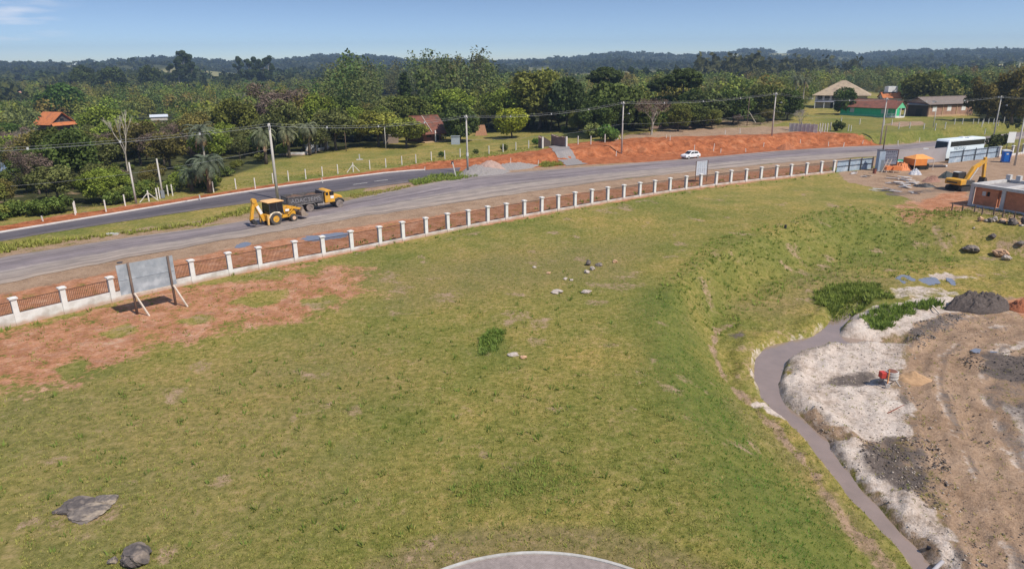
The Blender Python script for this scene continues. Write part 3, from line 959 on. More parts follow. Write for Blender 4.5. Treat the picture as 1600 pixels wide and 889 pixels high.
# ------------------------------------------------------------------ water
def water_mat(name, c, rough=0.08, c2=None, bump=0.03):
    return mat(name, c, c2 or tuple(v * 0.9 for v in c), 0.5, rough, spec=0.5, bump=bump, bdist=0.05)
def sheet(name, pts, z, m):
    bm = bmesh.new()
    f = bm.faces.new([bm.verts.new((x, y, z)) for x, y in pts])
    bmesh.ops.triangulate(bm, faces=[f])
    bmesh.ops.recalc_face_normals(bm, faces=bm.faces)
    if sum(q.normal.z for q in bm.faces) < 0: bmesh.ops.reverse_faces(bm, faces=bm.faces)
    me = bpy.data.meshes.new(name)
    bm.to_mesh(me); bm.free()
    me.materials.append(m)
    return link(name, me)
def grow(pts, d):
    c = []
    n = len(pts)
    ar = sum(pts[i][0] * pts[(i + 1) % n][1] - pts[(i + 1) % n][0] * pts[i][1] for i in range(n))
    s = 1 if ar > 0 else -1
    for i in range(n):
        a, b = Vector(pts[i - 1]), Vector(pts[(i + 1) % n])
        t = (b - a).normalized()
        c.append((pts[i][0] + s * t.y * d, pts[i][1] - s * t.x * d))
    return c
tag(sheet("stream_water", grow(STREAM, 0.12), -3.40, mat("muddy_water", (0.28, 0.205, 0.165), (0.23, 0.17, 0.135), 0.5, 0.05, spec=1.0, bump=0.02)), "narrow muddy brown drainage stream", "stream", kind="structure")
def puddle(pts, z, m, label, seed):
    P_ = poly(pts, z)
    P_ = [(p.x, p.y) for p in resample(P_ + [P_[0]], 0.25)][:-1]
    c = np.mean(P_, 0)
    P_ = [(c[0] + (x - c[0]) * (1 + 0.9 * (float(fbm(np.array([x * 1.5]), np.array([y * 1.5]), seed)[0]) - 0.5)), c[1] + (y - c[1]) * (1 + 0.9 * (float(fbm(np.array([x * 1.5]), np.array([y * 1.5]), seed)[0]) - 0.5))) for x, y in P_]
    zz = float(np.mean(zfun(np.array([q[0] for q in P_]), np.array([q[1] for q in P_])))) + 0.01
    o = sheet("puddle", P_, zz, m)
    return tag(o, label, "puddle", kind="structure")
pud = water_mat("puddle_water", (0.20, 0.21, 0.25), 0.03)  # muddy water; bluish base colour also stands in for reflected sky
puddle([(474, 372), (500, 366), (546, 363), (548, 368), (510, 375), (480, 376)], 0, pud, "long blue puddle on the red verge behind the white fence", 1)
puddle([(367, 383), (385, 378), (392, 380), (384, 386), (371, 387)], 0, pud, "small pale puddle on the red roadside verge", 2)
puddle([(1398, 432), (1420, 431), (1430, 437), (1422, 445), (1405, 443)], -3, pud, "ragged blue puddle on the boggy ground", 3)
puddle([(1434, 435), (1450, 433), (1466, 437), (1464, 445), (1440, 444)], -3, pud, "wide blue puddle on the boggy ground", 4)
puddle([(1476, 431), (1484, 432), (1496, 443), (1488, 446)], -3, pud, "thin slanting puddle on the boggy ground", 5)
puddle([(1512, 548), (1525, 545), (1545, 549), (1560, 551), (1530, 553)], -3, pud, "small pale puddle beside the dark soil", 6)
P_ = poly([(-120, 243), (-10, 246), (14, 250), (20, 262), (10, 274), (-120, 280)], -2.5)
tag(sheet("pond_water", [(p.x, p.y) for p in resample(P_ + [P_[0]], 1.0)][:-1], max(zat(*p) for p in P_) * 0 - 2.2, pud), "pond at the left edge behind the trees", "pond", kind="structure")

# ------------------------------------------------------------------ the air: one box of even haze
hz = MB()
hz.box((0, 0, 65), (8000, 8000, 170))
hm = bpy.data.materials.new("haze_air")
hm.use_nodes = True
hn = hm.node_tree.nodes
hn.remove(hn["Principled BSDF"])
pv = hn.new("ShaderNodeVolumePrincipled")
pv.inputs["Color"].default_value = (0.55, 0.75, 1.0, 1)
pv.inputs["Density"].default_value = 0.00021
pv.inputs["Anisotropy"].default_value = 0.2
hm.node_tree.links.new(pv.outputs[0], hn["Material Output"].inputs["Volume"])
haze = hz.build("haze", hm)
tag(haze, "pale daytime haze over the whole valley", "haze", kind="stuff")

# ------------------------------------------------------------------ vegetation prototypes
bark = mat("bark", (0.16, 0.125, 0.095), (0.075, 0.058, 0.045), 8, 0.9, bump=0.3, stretch=(1, 1, 0.25))
pale_bark = mat("pale_bark", (0.42, 0.38, 0.32), (0.24, 0.21, 0.17), 6, 0.9, stretch=(1, 1, 0.3))
leaf = mat("leaves", (0.102, 0.124, 0.042), (0.158, 0.172, 0.062), 0.9, 0.75, tint=True, objcol=True, spec=0.15, trans=0.28)
twig = mat("dry_twigs", (0.20, 0.165, 0.135), (0.13, 0.105, 0.085), 4, 0.9, tint=True, objcol=True)
frondm = mat("palm_fronds", (0.10, 0.125, 0.072), (0.155, 0.165, 0.11), 1.5, 0.6, tint=True, objcol=True, spec=0.25, trans=0.2)

def leaf_cloud(blobs, leaf_s, rng, up=0.25, aspect=1.5, jitter=0.8, droop=0.0):
    """many small leaf clumps (4-corner faces) through ellipsoid volumes; returns v, f, tint"""
    V, T = [], []
    for (cx, cy, cz, rx, ry, rz, n, tn) in blobs:
        d = rng.normal(size=(n, 3))
        d /= np.linalg.norm(d, axis=1)[:, None]
        r = rng.uniform(0.25, 1.0, n) ** 0.4 * rng.uniform(0.85, 1.12, n)
        c = np.array([cx, cy, cz]) + d * r[:, None] * np.array([rx, ry, rz])
        nrm = d * 0.7 + rng.normal(size=(n, 3)) * jitter + np.array([0, 0, up])
        nrm /= np.linalg.norm(nrm, axis=1)[:, None]
        a = np.cross(nrm, rng.normal(size=(n, 3)))
        if droop:
            a = a * (1 - droop) + np.array([0, 0, -1.0]) * droop
            a -= nrm * (a * nrm).sum(1)[:, None]
        a /= np.linalg.norm(a, axis=1)[:, None] + 1e-9
        b = np.cross(nrm, a)
        s = leaf_s * rng.uniform(0.55, 1.35, n)
        a = a * (s * aspect)[:, None]
        b = b * s[:, None]
        off = nrm * (s * 0.35)[:, None]
        q = np.stack([c - a * 0.9 - off, c - b + off * 0.6, c + a - off, c + b * 1.1 + off * 0.4], 1)
        V.append(q.reshape(-1, 3))
        t = np.clip(rng.normal(1, 0.22, n), 0.45, 1.7)[:, None] * np.array(tn)[None, :]
        T.append(np.repeat(t, 4, 0))
    V, T = np.concatenate(V), np.concatenate(T)
    return V, np.arange(len(V)).reshape(-1, 4), T

def limbs(mb, base, top, r0, r1, ends, n=7, bend=0.12, rng=R):
    b, t = Vector(base), Vector(top)
    L = (t - b).length
    path = [b.lerp(t, k / 5) + Vector((rng.uniform(-1, 1), rng.uniform(-1, 1), 0)) * L * bend * 0.3 * (0 < k < 5) for k in range(6)]
    rs = [r0 * 1.35] + [r0 + (r1 - r0) * k / 5 for k in range(1, 6)]
    mb.tube(path, rs, n)
    for e in ends:
        k = rng.uniform(0.45, 0.95)
        p = path[min(int(k * 5), 4)].lerp(path[min(int(k * 5) + 1, 5)], k * 5 - int(k * 5))
        e = Vector(e)
        m = p.lerp(e, 0.55) + Vector((0, 0, -0.06 * L))
        rr = (r0 + (r1 - r0) * k) * 0.62
        mb.tube([p, m, e], [rr, rr * 0.65, rr * 0.25], 5)

def make_tree(name, trunk_mb, cloud, tm, label, cat="tree", lm=None):
    t = thing(name, label, cat)
    if trunk_mb is not None:
        trunk_mb.build("trunk", tm, t, True)
    v, f, c = cloud
    link("crown", np_mesh("crown", v, f, lm or leaf, c), t)
    return t

def round_tree(seed, h=8.0, w=4.0, n=15, per=230, ls=0.2, base=0.28, tint=(1, 1, 1), var=0.25, flat=0.85, up=0.25):
    rng = np.random.default_rng(seed)
    rr = random.Random(seed)
    zc, rzz = h * (1 + base) / 2, h * (1 - base) / 2
    bl, ends = [], []
    for k in range(n):
        t = math.acos(1 - 2 * (k + 0.5) / n * 0.92)
        p = k * 2.39996 + rr.uniform(-0.4, 0.4)
        q = rr.uniform(0.55, 0.8)
        x, y, z = w * q * math.sin(t) * math.cos(p), w * q * math.sin(t) * math.sin(p), zc + rzz * q * math.cos(t)
        r = w * rr.uniform(0.30, 0.46)
        br = rr.uniform(1 - var, 1 + var)
        bl.append((x, y, z, r, r, r * flat, int(per * (r / (0.38 * w)) ** 2), tuple(c * br for c in tint)))
        ends.append((x, y, z))
    bl.append((0, 0, zc, w * 0.5, w * 0.5, rzz * 0.6, per, tint))
    mb = MB()
    limbs(mb, (0, 0, -0.3), (0, 0, h * 0.62), 0.028 * h, 0.012 * h, ends[:9], rng=rr)
    return mb, leaf_cloud(bl, ls, rng, up)

def eucalyptus(seed, h=20.0, w=4.2, tint=(0.75, 0.82, 0.85)):
    rng = np.random.default_rng(seed)
    rr = random.Random(seed)
    bl, ends = [], []
    for k in range(17):
        z = h * rr.uniform(0.36, 0.97)
        ww = w * (1.05 - 0.6 * abs(z / h - 0.62) / 0.4) * rr.uniform(0.3, 0.95)
        p = rr.uniform(0, 6.28)
        r = rr.uniform(1.0, 2.0) * w / 4.2
        br = rr.uniform(0.75, 1.25)
        bl.append((ww * math.cos(p), ww * math.sin(p), z, r * 1.1, r * 1.1, r * 0.85, int(210 * r * r), tuple(c * br for c in tint)))
        ends.append((ww * math.cos(p), ww * math.sin(p), z - r * 0.3))
    mb = MB()
    limbs(mb, (0, 0, -0.5), (rr.uniform(-1, 1), rr.uniform(-1, 1), h * 0.95), 0.34, 0.06, ends, rng=rr, bend=0.06)
    return mb, leaf_cloud(bl, 0.20, rng, 0.0, 1.7, droop=0.35)

def twiggy(seed, h=8.0, w=3.4):
    rng = np.random.default_rng(seed)
    rr = random.Random(seed)
    bl, ends = [], []
    for k in range(16):
        t, q = rr.uniform(0, 6.28), rr.uniform(0.2, 0.85)
        z = h * rr.uniform(0.4, 0.92)
        r = rr.uniform(0.8, 1.3)
        br = rr.uniform(0.8, 1.25)
        bl.append((w * q * math.cos(t), w * q * math.sin(t), z, r, r, r, 170, (br, br * 0.95, br * 0.95)))
        ends.append(bl[-1][:3])
    mb = MB()
    limbs(mb, (0, 0, -0.3), (0, 0, h * 0.6), 0.17, 0.07, ends, rng=rr)
    return mb, leaf_cloud(bl, 0.045, rng, 0.4, 6.0)

def araucaria(seed, h=15.0, w=5.0):
    rng = np.random.default_rng(seed)
    rr = random.Random(seed)
    bl, ends = [], []
    for lvl, (z, q, nn) in enumerate(((h * 0.97, 0.35, 5), (h * 0.90, 0.75, 9), (h * 0.82, 0.95, 11), (h * 0.73, 0.7, 6))):
        for k in range(nn):
            p = 6.283 * k / nn + rr.uniform(-0.25, 0.25) + lvl
            r = w * 0.24 * rr.uniform(0.8, 1.2)
            x, y = w * q * 0.85 * math.cos(p), w * q * 0.85 * math.sin(p)
            br = rr.uniform(0.8, 1.2)
            bl.append((x, y, z + rr.uniform(-0.3, 0.3), r, r, r * 0.62, int(150 * r * r), (0.62 * br, 0.72 * br, 0.55 * br)))
            ends.append((x, y, z))
    mb = MB()
    limbs(mb, (0, 0, -0.5), (0, 0, h * 0.96), 0.36, 0.12, [], rng=rr, bend=0.03)
    for e in ends:
        e = Vector(e)
        s = Vector((0, 0, e.z - 0.6 - 0.12 * e.xy.length))
        mb.tube([s, s.lerp(e, 0.6) - Vector((0, 0, 0.3)), e], [0.09, 0.07, 0.03], 5)
    return mb, leaf_cloud(bl, 0.22, rng, 0.5)

def conifer(seed, h=17.0, w=2.6):
    rng = np.random.default_rng(seed)
    rr = random.Random(seed)
    bl = []
    for k in range(34):
        t = (k + 0.5) / 34
        z = h * (0.10 + 0.9 * t)
        ww = w * (1 - t) ** 0.7 + 0.35
        p = k * 2.4
        r = 0.45 * ww + 0.35
        br = rr.uniform(0.75, 1.15)
        bl.append((ww * 0.6 * math.cos(p), ww * 0.6 * math.sin(p), z, r, r, r * 0.7, int(95 * r * r) + 25, (0.55 * br, 0.72 * br, 0.6 * br)))
    mb = MB()
    limbs(mb, (0, 0, -0.4), (0, 0, h * 0.97), 0.24, 0.04, [], rng=rr, bend=0.02)
    return mb, leaf_cloud(bl, 0.22, rng, 0.1, 1.6)

def bare_branches(seed, h=9.0, spread=0.62, depth=5, r0=0.2, trunk=0.22):
    rr = random.Random(seed)
    mb = MB()
    def grow_(p, d, L, r, k):
        q = p + d * L
        m = p.lerp(q, 0.5) + Vector((rr.uniform(-1, 1), rr.uniform(-1, 1), rr.uniform(-0.5, 0.5))) * L * 0.06
        mb.tube([p, m, q], [r, r * 0.85, r * 0.66], 6 if k > 2 else 3, caps=False)
        if k == 0: return
        for i in range(3 if k > 1 else 4):
            a = rr.uniform(0, 6.28)
            s = spread * rr.uniform(0.5, 1.1)
            u = d.orthogonal().normalized()
            v = d.cross(u)
            nd = (d + (u * math.cos(a) + v * math.sin(a)) * s + Vector((0, 0, 0.18))).normalized()
            grow_(q if i else m.lerp(q, 0.6), nd, L * rr.uniform(0.62, 0.82), r * 0.62, k - 1)
    grow_(Vector((0, 0, -0.3)), Vector((0.04, 0, 1)), h * trunk, r0, depth)
    return mb

def frond_set(specs, rng, leaflets=22):
    """specs: (origin, azimuth, elevation, length, droop, width, tint)"""
    V, T = [], []
    for (o, az, el, L, dr, w, tn) in specs:
        t = np.linspace(0.08, 1, leaflets)
        e = el - dr * t ** 1.3
        st = np.diff(np.concatenate([[0], t])) * L
        hx = np.cumsum(np.cos(e) * st)
        hz_ = np.cumsum(np.sin(e) * st)
        c = np.stack([o[0] + hx * math.cos(az), o[1] + hx * math.sin(az), o[2] + hz_], 1)
        tan = np.stack([np.cos(e) * math.cos(az), np.cos(e) * math.sin(az), np.sin(e)], 1)
        side = np.array([-math.sin(az), math.cos(az), 0.0])
        ll = w * (np.sin(np.pi * np.clip(t, 0.05, 0.98)) ** 0.6 * 0.9 + 0.1)
        for s in (-1, 1):
            tip = c + (side * s * 0.75 + np.array([0, 0, -0.35]))[None, :] * ll[:, None] + tan * (ll * 0.65)[:, None] + rng.normal(size=c.shape) * 0.03
            wd = tan * (st * 0.42)[:, None]
            q = np.stack([c - wd, c + wd, tip + wd * 0.4, tip - wd * 0.4], 1)
            V.append(q.reshape(-1, 3))
            k = np.clip(rng.normal(1, 0.15, len(t)), 0.6, 1.4)[:, None] * np.array(tn)[None, :]
            T.append(np.repeat(k, 4, 0))
    V, T = np.concatenate(V), np.concatenate(T)
    return V, np.arange(len(V)).reshape(-1, 4), T

def palm(name, label, seed, h, L, nf, dead=0, trunk_r=0.22, green=(1, 1, 1), droop=1.9, tall=True):
    rng = np.random.default_rng(seed)
    rr = random.Random(seed)
    t = thing(name, label, "palm tree")
    mb = MB()
    mb.tube([(0, 0, -0.3), (0.1, 0, h * 0.4), (0.05, 0.1, h * 0.8), (0, 0, h + 0.2)], [trunk_r * 1.25, trunk_r, trunk_r * 0.95, trunk_r * 1.1], 9)
    mb.build("trunk", pale_bark if tall else bark, t, True)
    sp = []
    for k in range(nf):
        az = k * 2.39996 + rr.uniform(-0.2, 0.2)
        el = 1.35 - 1.35 * (k / nf) ** 0.8 + rr.uniform(-0.1, 0.1)
        br = rr.uniform(0.8, 1.2)
        sp.append(((0, 0, h), az, el, L * rr.uniform(0.85, 1.1), droop * rr.uniform(0.8, 1.2), L * 0.2, tuple(c * br for c in green)))
    v, f, c = frond_set(sp, rng)
    link("frond_crown", np_mesh("fronds", v, f, frondm, c), t)
    if dead:
        sp = [((0, 0, h - 0.1), rr.uniform(0, 6.28), -0.5 - rr.uniform(0, 0.7), L * rr.uniform(0.7, 1.0), 0.9, L * 0.11, tuple(c * rr.uniform(0.75, 1.25) for c in (3.6, 2.3, 1.9))) for _ in range(dead)]
        v, f, c = frond_set(sp, rng)
        o = link("dead_frond_skirt", np_mesh("dead_fronds", v, f, frondm, c), t)
        o["label"] = "hanging dry tan fronds"
    return t

def place(root, p, rz=None, scale=1.0, label=None, group=None, color=None, state={}):
    """first use moves the prototype itself, later uses copy it"""
    rz = R.uniform(0, 6.28) if rz is None else rz
    s = scale if hasattr(scale, "__len__") else (scale,) * 3
    if root.name not in state:
        state[root.name] = 1
        root.location, root.rotation_euler, root.scale = p, (0, 0, rz), s
        if label: root["label"] = label
        if group: root["group"] = group
        if color:
            for o in [root] + list(root.children): o.color = tuple(color) + (1,)
        return root
    return dup(root, p, rz, label, group, s, color or (1, 1, 1))

def height_for(px, pyb, pyt):
    """metres from the ground point at (px, pyb) up to the picture row pyt"""
    p = G(px, pyb)
    lo, hi = 0.0, 60.0
    for _ in range(40):
        m = (lo + hi) / 2
        if proj(p.x, p.y, p.z + m)[1] > pyt: lo = m
        else: hi = m
    return p, lo

# ------------------------------------------------------------------ trees the photograph singles out
T_ROUND = [make_tree("tree", *round_tree(100 + i, 8, 3.9, 15, 400, 0.15, 0.2 + 0.04 * (i % 3), flat=0.8 + 0.05 * (i % 2)), bark, "green tree") for i in range(5)]
T_LOOSE = [make_tree("tree", *round_tree(120 + i, 8, 3.6, 12, 230, 0.14, 0.25, var=0.35), bark, "loose tree") for i in range(3)]
T_TWIG = [make_tree("twiggy_tree", *twiggy(150 + i), bark, "leafless tree", lm=twig) for i in range(2)]
T_EUC = [make_tree("eucalyptus_tree", *eucalyptus(140 + i), pale_bark, "eucalyptus") for i in range(3)]
BUSH = [make_tree("bush", *round_tree(160 + i, 2.4, 1.7, 9, 90, 0.13, 0.02, var=0.3), bark, "bush", "bush") for i in range(2)]
for t in T_ROUND + T_LOOSE + T_EUC + T_TWIG + BUSH: t["proto"] = 1

def special(builder, name, label, px, pyb, pyt, h0, wpx=None, w0=None, tm=bark, color=None, cat="tree", rz=None):
    p, h = height_for(px, pyb, pyt)
    t = make_tree(name, *builder, tm, label, cat)
    s = h / h0
    sw = s
    if wpx:
        f = p.y * cp + (H - p.z) * sp
        sw = (wpx * f / F) / (2 * w0)
    SPOTS.append((p.x, p.y, 4.2 * sw * 0.8))
    t.location, t.scale = p, (sw, sw, s)
    t.rotation_euler = (0, 0, R.uniform(0, 6) if rz is None else rz)
    if color:
        for o in t.children: o.color = tuple(color) + (1,)
    return t

SPOTS = []
special(round_tree(201, 8, 4, 20, 300, 0.17, 0.1, (1, 1, 1), 0.2), "yellow_green_tree", "bright yellow-green round tree on the lawn right of the red-roofed farmhouse", 799, 216, 168, 8, 56, 4.2, color=(2.6, 2.45, 0.7))
special(round_tree(202, 8, 4, 16, 240, 0.18, 0.3, (1, 1, 1), 0.3), "shade_tree", "spreading light green tree with a white-painted trunk on the lawn left of the farmhouse", 637, 231, 185, 8, 72, 4.2, color=(1.9, 1.8, 1.0))
special(round_tree(203, 8, 4, 14, 240, 0.18, 0.3, (1, 1, 1), 0.3), "shade_tree", "yellowish spreading tree on the lawn edge behind the white-trunked shade tree", 592, 229, 176, 8, 84, 4.2, color=(2.0, 1.75, 0.95))
special(round_tree(204, 8, 4, 18, 280, 0.18, 0.06, (1, 1, 1), 0.18), "dense_tree", "dense dark green domed tree just right of the farmhouse roof", 719, 222, 158, 8, 58, 4.1, color=(0.8, 0.95, 0.75))
special(round_tree(205, 8, 4, 9, 170, 0.18, 0.05, (1, 1, 1), 0.18), "bush", "low bright green rounded bush at the farmhouse corner", 697, 219, 197, 8, 22, 4.1, color=(1.0, 1.25, 0.8), cat="bush")
special(conifer(206), "conifer_tree", "slender dark green conifer column standing behind the lawn trees", 635, 190, 114, 17, 30, 2.6)
special(araucaria(207), "umbrella_pine", "flat-topped umbrella pine rising behind the dense dark trees", 944, 178, 107, 15, 56, 5.0)
special(araucaria(208), "umbrella_pine", "larger umbrella pine with a wide dark crown right of the leafless tree", 1064, 190, 111, 15, 62, 5.0)
special(araucaria(209), "umbrella_pine", "smaller dark umbrella pine beside the wide-crowned one", 1030, 185, 123, 15, 42, 5.0)
for i, (px, pb, pt, wp, cl, lb) in enumerate([
        (885, 205, 117, 66, (0.62, 0.75, 0.68), "tall dark grey-green tree filling the gap right of the yellow-green tree"),
        (955, 207, 125, 96, (0.72, 0.82, 0.6), "broad dark green tree mass left of the leafless tree"),
        (905, 203, 140, 50, (0.5, 0.6, 0.5), "darkest low-hanging tree at the lawn end"),
        (990, 202, 135, 60, (0.85, 0.85, 0.6), "olive green tree behind the utility pole and bank"),
        (1100, 198, 141, 70, (0.72, 0.78, 0.7), "wide grey-green tree above the bare bank"),
        (1145, 194, 138, 62, (0.7, 0.85, 0.6), "dark rounded tree in the belt above the bank, left of the leaning trunk"),
        (1190, 190, 134, 60, (0.95, 0.95, 0.65), "olive tree behind the leaning bare trunk"),
        (1230, 188, 140, 50, (0.72, 0.9, 0.6), "deep green tree left of the white concrete fence"),
        (1319, 180, 137, 38, (0.55, 0.72, 0.5), "compact dark tree in front of the green house's left end"),
        (1437, 172, 112, 70, (0.95, 0.9, 0.6), "broad domed olive tree behind the dark shed"),
        (1490, 165, 117, 60, (0.6, 0.8, 0.5), "dark green tree behind the brick house roof"),
        (101, 192, 133, 66, (0.6, 0.95, 0.6), "large deep green tree behind the orange-roofed chalet"),
        (20, 235, 190, 50, (0.6, 0.85, 0.5), "dark tree at the far left edge above the pond"),
        (1015, 205, 165, 40, (1.1, 1.2, 0.7), "fresh green small tree behind the leafless tree"),
        (1045, 200, 170, 36, (1.0, 1.25, 0.7), "bright green low tree right of the leafless tree")]):
    special(round_tree(220 + i, 8, 4, 19, 260, 0.19, 0.08, (1, 1, 1), 0.3), "tree", lb, px, pb, pt, 8, wp, 4.2, color=cl)
# leafless tree on the bank, with pale limbs
p, h = height_for(1018, 211, 152)
lt = thing("leafless_tree", "leafless grey-brown tree with forked trunk on top of the bare bank", "tree", p, 0.4)
bare_branches(5, h, 0.55, 5, 0.30, 0.26).build("branches", pale_bark, lt)
tw = np.random.default_rng(4)
v, f, c = leaf_cloud([(math.cos(a) * 2.6, math.sin(a) * 2.6, h * 0.78, 2.0, 2.0, 1.6, 260, (1, 0.85, 0.75)) for a in np.linspace(0, 6.28, 7)[:-1]], 0.07, tw, 0, 3.0)
link("twigs", np_mesh("twigs", v, f, twig, c), lt)
p, h = height_for(200, 268, 188)
t = thing("bare_tree", "tall bare forked tree with pale limbs in the roadside wood", "tree", p, 1.0)
bare_branches(17, h * 1.15, 0.33, 4, 0.17, 0.36).build("branches", pale_bark, t)
for (px, pb, pt, sd, lb) in ((60, 262, 190, 21, "grey leafless bushy tree in front of the orange-roofed chalet"), (165, 250, 205, 22, "grey leafless tree right of the chalet in the wood"),
                             (385, 180, 138, 23, "pale leafless tree in the middle of the wood"), (702, 200, 160, 24, "pale grey leafless tree behind the farmhouse roof"),
                             (1250, 205, 165, 25, "bare branching trunk beside the white concrete fence")):
    p, h = height_for(px, pb, pt)
    t = thing("bare_tree", lb, "tree", p, sd)
    bare_branches(sd, h * 1.2, 0.6, 5, 0.16, 0.25).build("branches", pale_bark if sd != 22 else bark, t)
# leaning trunk
a, b = G(1181, 192), None
q, hh = height_for(1163, 197, 168)
t = thing("leaning_trunk", "bare grey trunk leaning left in front of the tree belt", "tree trunk", a)
MB().tube([(0, 0, -0.2), (-1.6, 0.2, 2.2), (-3.4, 0.3, 4.6)], [0.16, 0.14, 0.09], 7).build("trunk", pale_bark, t)
# palms
def put_palm(t, px, pb, rz=0.0):
    t.location = G(px, pb)
    t.rotation_euler = (0, 0, rz)
p, h = height_for(321, 262, 205); put_palm(palm("queen_palm", "tall palm with a hanging skirt of dry tan fronds, left of the meadow", 31, h, 3.6, 26, 16, 0.2), 321, 262)
p, h = height_for(328, 302, 255); put_palm(palm("drooping_palm", "large grey-green drooping palm in the meadow's left corner", 32, h, 3.6, 40, 6, 0.34, (0.95, 1.0, 1.0), 2.4, False), 328, 302)
p, h = height_for(300, 300, 272); put_palm(palm("drooping_palm", "low grey-green palm at the fence left of the largest drooping palm", 33, h, 2.6, 34, 4, 0.3, (0.9, 1.0, 0.9), 2.3, False), 300, 300)
p, h = height_for(417, 255, 210); put_palm(palm("drooping_palm", "drooping palm with tan fronds just left of the big utility pole", 34, h, 3.6, 36, 14, 0.3, (1.25, 1.2, 1.0), 2.5, False), 416, 257)
p, h = height_for(455, 247, 207); put_palm(palm("drooping_palm", "tan-fringed palm right of the big utility pole", 35, h, 3.2, 32, 14, 0.3, (1.3, 1.2, 1.0), 2.5, False), 452, 247)
p, h = height_for(483, 243, 200); put_palm(palm("drooping_palm", "grey-tan palm behind the white garden wall", 36, h, 3.2, 32, 12, 0.3, (1.3, 1.25, 1.1), 2.5, False), 484, 243)
p, h = height_for(510, 238, 203); put_palm(palm("drooping_palm", "rightmost of the drooping palms, beside the white gate posts", 37, h, 3.2, 32, 12, 0.28, (1.2, 1.2, 1.0), 2.5, False), 509, 236)
p, h = height_for(1234, 183, 125); put_palm(palm("queen_palm", "tallest slim palm with a pale trunk left of the beige-roofed house", 38, h, 3.0, 22, 10, 0.2), 1239, 178)
p, h = height_for(1252, 178, 128); put_palm(palm("queen_palm", "slim palm with a pale trunk, nearer the beige-roofed house", 39, h, 3.0, 22, 8, 0.2), 1252, 176)

# willow-like brown-green trees at the right edge
def willow(seed, h=11.0, w=4.5):
    rng = np.random.default_rng(seed)
    rr = random.Random(seed)
    bl, ends = [], []
    for k in range(26):
        p, q = rr.uniform(0, 6.28), rr.uniform(0.2, 1.0)
        z = h * rr.uniform(0.25, 0.95) * (1 - 0.15 * q)
        r = rr.uniform(0.8, 1.3)
        br = rr.uniform(0.75, 1.25)
        bl.append((w * 0.85 * q * math.cos(p), w * 0.85 * q * math.sin(p), z, r, r, r * 1.7, 130, (1.2 * br, 0.95 * br, 0.75 * br)))
        ends.append(bl[-1][:3])
    mb = MB()
    limbs(mb, (0, 0, -0.3), (0, 0, h * 0.7), 0.3, 0.08, ends[:14], rng=rr)
    return mb, leaf_cloud(bl, 0.16, rng, 0.0, 2.4, droop=0.7)
for i, (px, pb, pt, wp, lb) in enumerate([(1540, 190, 112, 70, "brown-green feathery willow beside the brick house"), (1580, 192, 105, 74, "tallest brown-green feathery willow at the right edge, behind the pole"), (1618, 192, 110, 76, "brown-green willow cut by the right edge of the view"), (1558, 187, 128, 50, "smaller olive willow between the two larger ones")]):
    special(willow(300 + i), "willow_tree", lb, px, pb, pt, 11, wp, 4.5, color=(0.95, 0.85, 0.8))
# eucalyptus groups on the skyline
for i, (px, pb, pt, s) in enumerate([(292, 140, 80, 1.0), (283, 141, 90, 1.1), (305, 141, 97, 1.0), (270, 141, 100, 1.0), (298, 139, 86, 1.2), (377, 140, 88, 0.8), (393, 140, 93, 0.9), (405, 139, 90, 0.9), (423, 140, 87, 0.9), (415, 139, 95, 1.0)]):
    p, h = height_for(px, pb, pt)
    lb = "tall dark eucalyptus in the high clump breaking the skyline at the left" if i < 5 else "tall thin eucalyptus in the ragged clump right of the high clump"
    place(T_EUC[i % 3], p, None, (h / 20 * s * 1.0, h / 20 * s * 1.0, h / 20), lb, "tall eucalyptus clump on the left skyline" if i < 5 else "ragged eucalyptus clump on the skyline", (0.7, 0.78, 0.8))
for i, (px, pb, pt, wp) in enumerate([(136, 150, 104, 40), (181, 150, 104, 44), (238, 148, 102, 34)]):
    special(round_tree(330 + i, 8, 4, 16, 220, 0.2, 0.2, (1, 1, 1), 0.3), "tree", ["dark round-headed tree standing above the wood, leftmost of three", "dark layered tree standing above the wood, middle of three", "umbrella-shaped dark tree left of the high eucalyptus clump"][i], px, pb, pt, 8, wp, 4.2, color=(0.5, 0.58, 0.5))

# ------------------------------------------------------------------ the wood, tree by tree
CLEAR_PX = [[(355, 295), (345, 282), (400, 262), (430, 252), (520, 238), (570, 230), (660, 222), (740, 212), (880, 208), (930, 212), (930, 260), (500, 330)],
            [(1255, 200), (1262, 176), (1300, 166), (1400, 172), (1450, 172), (1520, 178), (1620, 194), (1700, 200), (1700, 260), (1255, 260)],
            [(0, 240), (0, 232), (24, 234), (24, 250), (18, 275), (-60, 275), (-60, 240)],
            [(58, 238), (62, 196), (128, 196), (122, 238)], [(228, 205), (232, 182), (272, 182), (272, 200)],
            [(0, 160), (10, 150), (48, 150), (48, 160)], [(110, 345), (112, 326), (160, 322), (165, 340)]]
wood_n = 0
pts = []
cells = {}
def free(x, y, s):
    k = (int(x // 8), int(y // 8))
    for i in (-1, 0, 1):
        for j in (-1, 0, 1):
            for (a, b) in cells.get((k[0] + i, k[1] + j), ()):
                if (a - x) ** 2 + (b - y) ** 2 < s * s: return False
    cells.setdefault(k, []).append((x, y))
    return True
cand = np.stack([NR.uniform(-420, 420, 60000), NR.uniform(88, 620, 60000)], 1)
cz = zfun(cand[:, 0], cand[:, 1])
cpx, cpy = proj(cand[:, 0], cand[:, 1], cz)
ok = (cpx > -160) & (cpx < 1760) & (sdpoly(cpx, cpy, WOODPX) > 0)
for cpoly in CLEAR_PX:
    ok &= sdpoly(cpx, cpy, cpoly) < 0
cand, cz, cpx, cpy = cand[ok], cz[ok], cpx[ok], cpy[ok]
order = np.argsort(np.hypot(cand[:, 0], cand[:, 1]) + NR.uniform(0, 3, len(cand)))
near_list, mid_list = [], []
